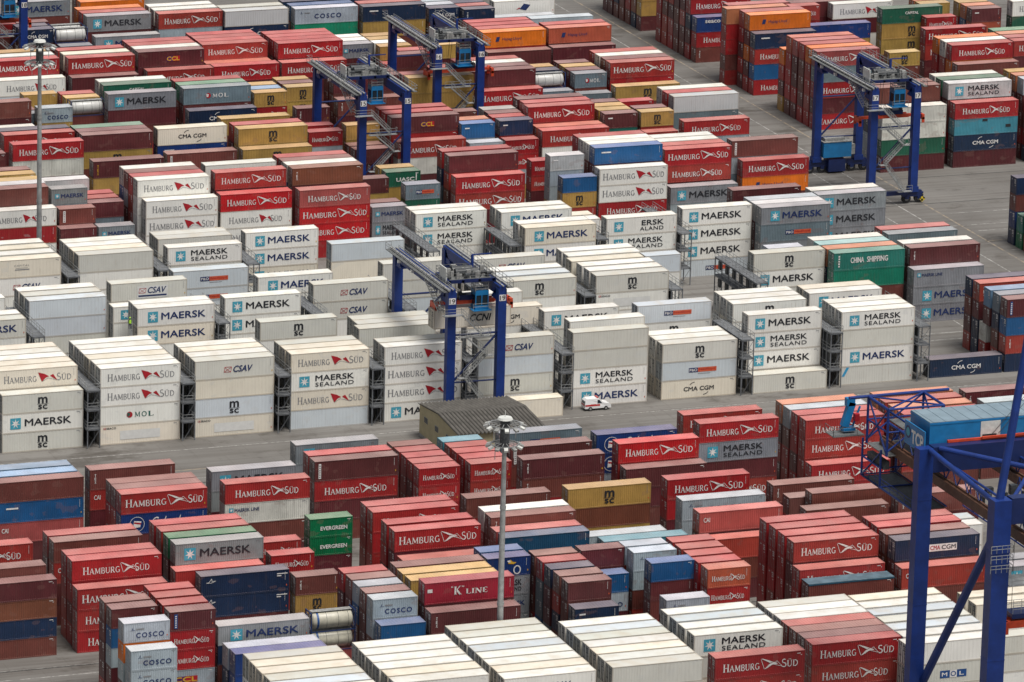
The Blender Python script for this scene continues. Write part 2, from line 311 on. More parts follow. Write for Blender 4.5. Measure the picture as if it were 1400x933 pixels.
        if key == 'CSB': g.rect('patch', X(.345), Z(.12), X(.40), Z(.66)); g.rect('navy', X(.36), Z(.20), X(.37), Z(.09), 'lettering', .006)
        zz = .40 if key == 'CSB' else .34
        g.line('red', [(0, 0), (1, 0), (1.12, 1), (.12, 1), (0, 0)], .07, X(.365), Z(zz), X(.085), Z(.26), lift=.006); g.line('red', [(.12, 1), (.5, .45), (1.12, 1)], .06, X(.365), Z(zz), X(.085), Z(.26), lift=.006); g.line('red', [(0, 0), (.5, .45), (1, 0)], .06, X(.365), Z(zz), X(.085), Z(.26), lift=.006)
        g.text('navy', 'CSAV', X(.475), Z(zz - .02), X(.23), Z(.32), .03, shear=.25, lift=.006)
    elif key == 'PO':
        x0, w = (.36, .37) if not small else (.30, .52)
        g.rect('navy', X(x0), Z(.38), X(w * .33), Z(.24)); g.text('white', 'P&O', X(x0 + w * .03), Z(.43), X(w * .27), Z(.14), .02, lift=.006)
        g.rect('orange', X(x0 + w * .33), Z(.38), X(w * .67), Z(.24)); g.text('red', 'Nedlloyd', X(x0 + w * .37), Z(.43), X(w * .58), Z(.14), .015, lift=.006); g.rect('grey', X(x0 + w * .33), Z(.28), X(w * .45), Z(.025), 'lettering')
    elif key in ('MOL', 'MOLW'):
        c = 'white' if key == 'MOL' else 'greenm'; x0 = .33
        g.poly('red', [p for p in disc()], X(x0), Z(.34), X(.075 if not small else .12), Z(.32)); g.poly(c, [(.1, .9), (.75, .8), (.6, .3), (.2, .2)], X(x0), Z(.34), X(.06 if not small else .10), Z(.30), lift=.006)
        k = 1 if not small else 1.35
        for i, ch in enumerate('MOL'): g.serif(c, ch, X(x0 + (.10 + .085 * i) * k), Z(.36), X(.075 * k), Z(.26))
    elif key == 'MOLB':
        g.rect('blue', X(.40), Z(.30), X(.30), Z(.34)); g.text('white', 'M', X(.42), Z(.38), X(.06), Z(.17), .03, lift=.006); g.rect('white', X(.51), Z(.30), X(.08), Z(.34), lift=.006); g.text('blue', 'O', X(.52), Z(.36), X(.06), Z(.22), .03, lift=.012); g.text('white', 'L', X(.62), Z(.38), X(.05), Z(.17), .03, lift=.006)
    elif key == 'CCL':
        x0, w = (.43, .20) if not small else (.10, .52)
        g.rect('purple', X(x0), Z(.34), X(w * .5), Z(.32)); g.rect('red', X(x0 + w * .5), Z(.34), X(w * .5), Z(.32)); g.text('yellow', 'CCL', X(x0 + w * .03), Z(.38), X(w * .94), Z(.24), .05, lift=.006)
    elif key == 'HL': g.poly('navy', [(0, 0), (.75, 0), (1, 1), (.25, 1)], X(.20), Z(.38), X(.07), Z(.30)); g.text('navy', 'Hapag-Lloyd', X(.31), Z(.38), X(.30), Z(.24), .012)
    elif key == 'EV': g.text('white', 'EVERGREEN', X(.25), Z(.36), X(.62), Z(.20), .04)
    elif key == 'KL': g.serif('white', '"K"', X(.29), Z(.36), X(.16), Z(.40)); g.serif('white', 'LINE', X(.46), Z(.36), X(.25), Z(.25)); g.rect('white', X(.03), Z(.55), X(.055), Z(.16), 'emblem')
    elif key == 'CS':
        g.text('white', 'CHINA', X(.235), Z(.40), X(.185), Z(.30), .03); g.text('white', 'SHIPPING', X(.465), Z(.40), X(.295), Z(.30), .03)
        for i in range(5): g.rect('white', X(.06), Z(.20 + .14 * i), X(.022), Z(.09), 'lettering')
    elif key == 'GES': g.text('red', 'GE', X(.04), Z(.80), X(.035), Z(.10), .02); g.text('black', 'SEACO', X(.08), Z(.80), X(.12), Z(.10), .03); g.rect('patch', X(.25), Z(.22), X(.50), Z(.46))
    elif key == 'SEACO': g.text('white', 'seaco', X(.14), Z(.62), X(.25), Z(.18), .04)
    elif key in ('OII', 'OIW'): g.text('white' if key == 'OII' else 'red', 'CAI', X(.05), Z(.52), X(.075), Z(.22), .02)
    elif key == 'COL':
        g.line('white', arc(.5, .5, .5, .5, 0, 360, 18), .07, X(.10), Z(.12), X(.17), Z(.72)); g.poly('white', [(.25, .25), (.30, .75), (.8, .68), (.72, .30)], X(.10), Z(.12), X(.17), Z(.72)); g.poly('red', [(.30, .55), (.31, .66), (.78, .58), (.76, .46)], X(.10), Z(.12), X(.17), Z(.72), lift=.006)
        g.text('white', 'Columbus', X(.34), Z(.30), X(.46), Z(.48), .01, shear=.30)
    elif key == 'UASC': g.text('white', 'UASC', X(.30), Z(.36), X(.52), Z(.24), .05); g.rect('white', X(.86), Z(.38), X(.03), Z(.5), 'emblem')
    elif key in ('CAP',): g.text('white', 'CAPITAL', X(.38), Z(.58), X(.22), Z(.17), .03)
    elif key == 'CAPW': g.text('grey', 'CAPITAL', X(.38), Z(.62), X(.20), Z(.10), .01, space=1.2); g.rect('grey', X(.40), Z(.52), X(.16), Z(.02), 'lettering'); g.rect('grey', X(.39), Z(.42), X(.19), Z(.05), 'lettering')
    elif key in ('TEX', 'TXT', 'TXY'):
        c = 'yellow' if key == 'TXY' else 'white'; hh = .5 if key == 'TEX' else .62
        for i, ch in enumerate('TEX' if key != 'TXT' else 'TRITON'): n = 3 if key != 'TXT' else 6; g.text(c, ch, X(.055 if not small else .10), Z(.82 - hh * (i + 1) / n), X(.018 if not small else .036), Z(hh / n * .78), .03)
    elif key in ('TXW', 'TXB'):
        g.rect('white' if key == 'TXW' else 'blue', X(.045 if not small else .10), Z(.14), X(.030 if not small else .07), Z(.74))
        for i in range(6): g.rect('grey' if key == 'TXW' else 'white', X(.051 if not small else .118), Z(.19 + .11 * i), X(.018 if not small else .034), Z(.06), 'lettering', .006)
    elif key == 'CCNI': g.text('black', 'CCNI', X(.46), Z(.30), X(.26), Z(.36), .035, shear=.25); g.line('black', [(0, .2), (.6, .5), (1, .45)], .12, X(.40), Z(.34), X(.055), Z(.2))
    elif key == 'LOG': g.text('red', 'EVO', X(.38), Z(.46), X(.10), Z(.13), .03) if False else None; g.poly('navy', [(0, .3), (.4, 1), (1, .8), (.6, .1)], X(.42), Z(.28), X(.18), Z(.5)); g.poly('red', [(0, .2), (.5, .7), (.6, .4)], X(.36), Z(.34), X(.12), Z(.3), lift=.006)
    elif key == 'STR': g.poly('skyblue', [(0, 0), (.35, 0), (1, 1), (.62, 1)], X(.03), Z(.48), X(.10), Z(.48))
    elif key == 'EMB': g.poly('yellow', [(.1, .5), (.35, 1), (.6, .7), (1, .6), (.7, .4), (.4, .45)], X(.46), Z(.45), X(.22), Z(.42)); g.poly('white', [(0, .7), (.3, .75), (.45, .5), (.15, .5)], X(.46), Z(.5), X(.2), Z(.45), lift=.006); g.line('white', arc(.5, .5, .5, .5, 0, 360, 16), .16, X(.62), Z(.10), X(.15), Z(.42), 'lettering')
    elif key == 'SM': g.rect('white', X(.10), Z(.66), X(.14), Z(.08), 'lettering')
    elif key == 'SHP':
        g.line('white', [(0, .2), (.3, .3), (.55, 1), (.6, .45), (1, .5), (.5, .15), (0, .2)], .06, X(.06), Z(.62), X(.11), Z(.24))
        for i, (w, z) in enumerate(((.12, .80), (.05, .70))): g.rect('white', X(.86 if i == 0 else .86), Z(z), X(w), Z(.045), 'lettering')
    elif key == 'DMG': g.rect('dark', X(.44), Z(.80), X(.08), Z(.14), 'dent'); g.rect('dark', X(.81), Z(.36), X(.08), Z(.18), 'dent')
    if key not in ('CS', 'DMG') and not (key == '' and var % 4 == 0):
        dk = key in ('HSW', 'MK', 'MS', 'MSP', 'ML', 'CO', 'CSAV', 'CSB', 'CMW', 'GES', 'MOLW', 'CAPW', 'OIW', 'STR', 'MSC') or key == 'D'
        c = 'grey' if dk else 'white'; k = .5 if not small else 1.0
        if var % 2: g.rect(c, L - (.9 + .1 * (var % 3)) * (1 if not small else .8), Z(.87), .5, Z(.028), 'number_marking'); g.rect(c, L - .58, Z(.80), .16, Z(.022), 'number_marking')
        else: [g.rect(c, L - .60, Z(.52 + .065 * i), .055, Z(.04), 'number_marking') for i in range(6)]; g.rect('orange' if var % 3 else 'yellow', L - .42, Z(.22), .12, Z(.08), 'number_marking')
    return g.parts
_logo = {}
def logo_meshes(key, L, H, var):
    k = (key, L > 8, round(H, 2), var)
    if k not in _logo: _logo[k] = [(part, mk, mb) for (part, mk, _), mb in logo(key, L, H, var).items() if mb.f]
    return _logo[k]

# ------------------------------------------------------------------ container meshes
W = 2.438
def corr(mb, x0, x1, y, z0, z1, out, depth=.036, pitch=.278):
    """Corrugated side wall in the plane y; out is -1 for the -Y side."""
    n = max(2, int((x1 - x0) / pitch)); p = (x1 - x0) / n; xs = []
    for i in range(n): a = x0 + i * p; xs += [(a, 0), (a + p * .26, 0), (a + p * .5, 1), (a + p * .76, 1)]
    xs.append((x1, 0)); k = len(mb.v)
    for x, d in xs: yy = y - out * depth * d; mb.v += [(x, yy, z0), (x, yy, z1)]
    for i in range(len(xs) - 1):
        a = k + 2 * i; mb.f.append((a, a + 2, a + 3, a + 1) if out < 0 else (a, a + 1, a + 3, a + 2)); mb.m.append(0)
def frame_mb(L, H):
    b = MB(); t = .10
    for y0, y1 in ((0, t), (W - t, W)):
        for x0, x1 in ((0, .15), (L - .15, L)): b.box(x0, y0, 0, x1, y1, H)
        b.box(.15, y0, 0, L - .15, y1 - .01 if y0 == 0 else y1, .15); b.box(.15, y0, H - .11, L - .15, y1, H - .01)
    for x0, x1 in ((0, .12), (L - .12, L)): b.box(x0, t, 0, x1, W - t, .14); b.box(x0, t, H - .13, x1, W - t, H - .005)
    for x0 in (-.006, L - .172):
        for y0 in (-.006, W - .156):
            for z0 in (.0, H - .118): b.box(x0, y0, z0, x0 + .178, y0 + .162, z0 + .122)
    b.box(.12, t, .02, L - .12, W - t, .12); return b
def wall_mb(L, H, reefer):
    b = MB()
    if reefer:
        n = 11; p = (L - .3) / n
        for y, o in ((.012, -1), (W - .012, 1)):
            for i in range(n): corr(b, .15 + i * p, .15 + (i + 1) * p, y, .15, H - .11, o, .014, p / 3.0)
    else: corr(b, .15, L - .15, .012, .15, H - .11, -1); corr(b, .15, L - .15, W - .012, .15, H - .11, 1)
    b.quad((L - .02, .1, .14), (L - .02, W - .1, .14), (L - .02, W - .1, H - .13), (L - .02, .1, H - .13)); return b
def roof_mb(L, H, reefer):
    b = MB(); z = H - .035
    if reefer: b.quad((.1, .09, z), (L - .1, .09, z), (L - .1, W / 2, z + .03), (.1, W / 2, z + .03)); b.quad((.1, W / 2, z + .03), (L - .1, W / 2, z + .03), (L - .1, W - .09, z), (.1, W - .09, z))
    else:
        n = int((L - .3) / .42); p = (L - .24) / n
        for i in range(n):
            a = .12 + i * p
            for x0, x1, d0, d1 in ((a, a + p * .35, 0, 0), (a + p * .35, a + p * .5, 0, .022), (a + p * .5, a + p * .85, .022, .022), (a + p * .85, a + p, .022, 0)): b.quad((x0, .09, z + d0), (x1, .09, z + d1), (x1, W - .09, z + d1), (x0, W - .09, z + d0))
    return b
def door_mb(H, side, reefer):
    b = MB(); y0, y1 = (.10, W / 2 - .01) if side == 0 else (W / 2 + .01, W - .10)
    b.box(.015, y0, .15, .06, y1, H - .14)
    if not reefer:
        for k in range(5): z = .25 + k * (H - .5) / 5; b.box(.003, y0 + .06, z, .015, y1 - .06, z + (H - .5) / 5 * .55)
    for f in (.28, .72):
        y = y0 + (y1 - y0) * f; b.beam((-.03, y, .12), (-.03, y, H - .1), .05, .05, 1)
        for z in (.3, H * .35, H * .65, H - .35): b.box(-.055, y - .06, z, .0, y + .06, z + .07, 1)
    for z, w in ((H - .52, .62), (H - .78, .46), (H - 1.04, .56), (H - 1.42, .34)) if side == 0 else ((H - .52, .4), (H - 1.9, .5)): b.box(-.006, y0 + .18, z, -.001, y0 + .18 + w, z + .16, 2)
    return b
def unit_mb(L, H):
    b = MB(); x = L - .05
    b.box(x, .16, .2, x + .04, W - .16, H - .16); b.box(x + .04, .3, H * .62, x + .06, W - .3, H * .88, 1); b.box(x + .04, .3, .3, x + .055, W * .5, H * .42, 1); b.box(x + .04, W * .56, .35, x + .07, W - .35, H * .4, 2)
    for y in (W * .33, W * .67): b.tube((x + .06, y, H * .75), (x + .075, y, H * .75), .28, 12, 2)
    return b
_cm = {}
def cmesh(kind, L, H):
    k = (kind, round(L, 1), round(H, 2))
    if k in _cm: return _cm[k]
    rf = kind == 'reefer'; pm = M_REEF if rf else M_DRY
    d = dict(frame=frame_mb(L, H).mesh('frame', [pm]), wall=wall_mb(L, H, rf).mesh('wall_panel', [pm]), roof=roof_mb(L, H, rf).mesh('roof', [pm]),
             d0=door_mb(H, 0, rf).mesh('door', [pm, MAT['machine'] if rf else MAT['rod'], MAT['grey'] if rf else MAT['white']]), d1=door_mb(H, 1, rf).mesh('door', [pm, MAT['machine'] if rf else MAT['rod'], MAT['grey'] if rf else MAT['white']]))
    if rf: d['unit'] = unit_mb(L, H).mesh('refrigeration_unit', [pm, MAT['dark'], MAT['greyp']])
    _cm[k] = d; return d
PAL = {'r':(0.345,0.016,0.02),'r3':(0.46,0.01,0.015),'R':(0.36,0.075,0.07),'r2':(0.36,0.05,0.035),'o2':(0.42,0.085,0.045),'m':(0.105,0.018,0.024),'b':(0.165,0.045,0.035),'b2':(0.19,0.062,0.034),'p':(0.2,0.08,0.065),'o':(0.68,0.16,0.012),'o3':(0.5,0.17,0.08),'w':(0.8,0.79,0.745),'i':(0.77,0.71,0.6),'W':(0.62,0.615,0.56),'W2':(0.52,0.53,0.54),'W3':(0.3,0.3,0.29),'c':(0.36,0.42,0.46),'cr':(0.58,0.63,0.67),'g':(0.235,0.25,0.27),'s':(0.15,0.2,0.235),'n':(0.01,0.026,0.068),'k':(0.01,0.038,0.165),'u':(0.012,0.095,0.25),'u2':(0.01,0.06,0.125),'l':(0.15,0.28,0.42),'T':(0.05,0.22,0.3),'T2':(0.25,0.48,0.45),'t':(0.02,0.16,0.13),'t2':(0.01,0.22,0.13),'G':(0.015,0.11,0.065),'G2':(0.08,0.24,0.15),'E':(0.0,0.15,0.055),'y':(0.42,0.26,0.07),'K':(0.34,0.012,0.035)}
_lm = {}
def lmesh(part, mk, mb, key):
    if key not in _lm: _lm[key] = mb.mesh(part, [MAT[mk]])
    return _lm[key]
def jitter(c, seed):
    r = random.Random(seed)
    if c[0] > .25 and c[1] < .05: k = max(0, r.uniform(-.35, .6)); c = tuple(a * (1 - k) + b_ * k for a, b_ in zip(c, (.33, .062, .042)))
    if .05 < c[0] < .2 and c[1] < .05: k = r.uniform(0, .5); c = tuple(a * (1 - k) + b_ * k for a, b_ in zip(c, (.15, .05, .045)))
    lite = min(c) > .4; v = r.uniform(.93, 1.05) if lite else r.uniform(.86, 1.14); q = .008 if lite else .04; return tuple(min(.88, max(0, x * v * r.uniform(1 - q, 1 + q))) for x in c)
def container(kind, X, Y, Z, L, H, col, lg, label, var):
    rf = kind == 'reefer'
    o = thing('refrigerated_container' if rf else 'shipping_container', (X, Y, Z), label, 'refrigerated container' if rf else 'shipping container', 'refrigerated containers stacked in the yard' if rf else 'shipping containers stacked in the yard')
    m = cmesh(kind, L, H); c = jitter(PAL[col], (X, Y, Z).__repr__()); rc = jitter(c, 'r%s' % ((X, Y, Z),))
    put('frame', m['frame'], o, None, None, tuple(x * .60 + y for x, y in zip(c, (.095, .066, .036))) if rf else tuple(x * .82 + .006 for x in c)); put('wall_panel', m['wall'], o, None, None, c)
    put('roof', m['roof'], o, None, None, rc)
    put('door', m['d0'], o, None, None, c); put('door', m['d1'], o, None, None, c)
    if rf: put('refrigeration_unit', m['unit'], o, None, None, c)
    if lg == 'TARP':
        b = MB(); b.box(-.02, -.02, H + .0, L + .02, W + .02, H + .09); b.box(-.03, -.03, H - .16, L + .03, -.014, H - .004, 1); b.box(-.03, W + .014, H - .16, L + .03, W + .03, H - .004, 1); b.build('tarpaulin', [MAT['tarp'], MAT['tarpedge']], o)
    for i, (part, mk, mb) in enumerate(logo_meshes(lg, L, H, var)): put(part, lmesh(part, mk, mb, (lg, i, L > 8, round(H, 2), var)), o)
    return o
def tank(X, Y, Z, L, H, label, cream):
    o = thing('tank_container', (X, Y, Z), label, 'tank container', 'tank containers among the stacks')
    f = MB(); t = .13
    for x in (0, L - t):
        for y in (0, W - t): f.box(x, y, 0, x + t, y + t, H)
        f.box(x, t, 0, x + t, W - t, t); f.box(x, t, H - t, x + t, W - t, H); f.beam((x + t / 2, t, t), (x + t / 2, W - t, H - t), .08); f.beam((x + t / 2, W - t, t), (x + t / 2, t, H - t), .08)
    for y in (0, W - .1): f.box(t, y, 0, L - t, y + .1, .12)
    f.build('frame', [MAT['tankframe']], o)
    b = MB(); r = min(W, H) / 2 - .08; n = 24; prof = [(.16, .0), (.2, r * .55), (.34, r * .88), (.55, r), (L - .55, r), (L - .34, r * .88), (L - .2, r * .55), (L - .16, 0)]
    for x, rr in prof:
        for i in range(n): a = 2 * math.pi * i / n; b.v.append((x, W / 2 + rr * math.cos(a), H / 2 + rr * math.sin(a)))
    for k in range(len(prof) - 1):
        for i in range(n): j = (i + 1) % n; b.f.append((k * n + i, k * n + j, (k + 1) * n + j, (k + 1) * n + i)); b.m.append(0)
    b.build('tank_vessel', [MAT['tank'] if cream else MAT['tankw']], o, smooth=True)
    for i, x in enumerate((.9, L * .36, L * .62, L - .95)):
        q = MB(); w = .05 if (i or not cream) else .28
        for k in range(n):
            a0, a1 = 2 * math.pi * k / n, 2 * math.pi * (k + 1) / n; R = r + .012
            q.quad((x, W / 2 + R * math.cos(a0), H / 2 + R * math.sin(a0)), (x, W / 2 + R * math.cos(a1), H / 2 + R * math.sin(a1)), (x + w, W / 2 + R * math.cos(a1), H / 2 + R * math.sin(a1)), (x + w, W / 2 + R * math.cos(a0), H / 2 + R * math.sin(a0)))
        q.build('band', [MAT['blue'] if (cream and i == 0) else MAT['machine']], o)
    w = MB(); w.box(.3, W / 2 - .5, H - .06, L - .3, W / 2 + .5, H - .03); w.tube((L / 2, W / 2, H - .2), (L / 2, W / 2, H - .0), .35, 10, 0); w.build('top_walkway', [MAT['greyp']], o)
    return o

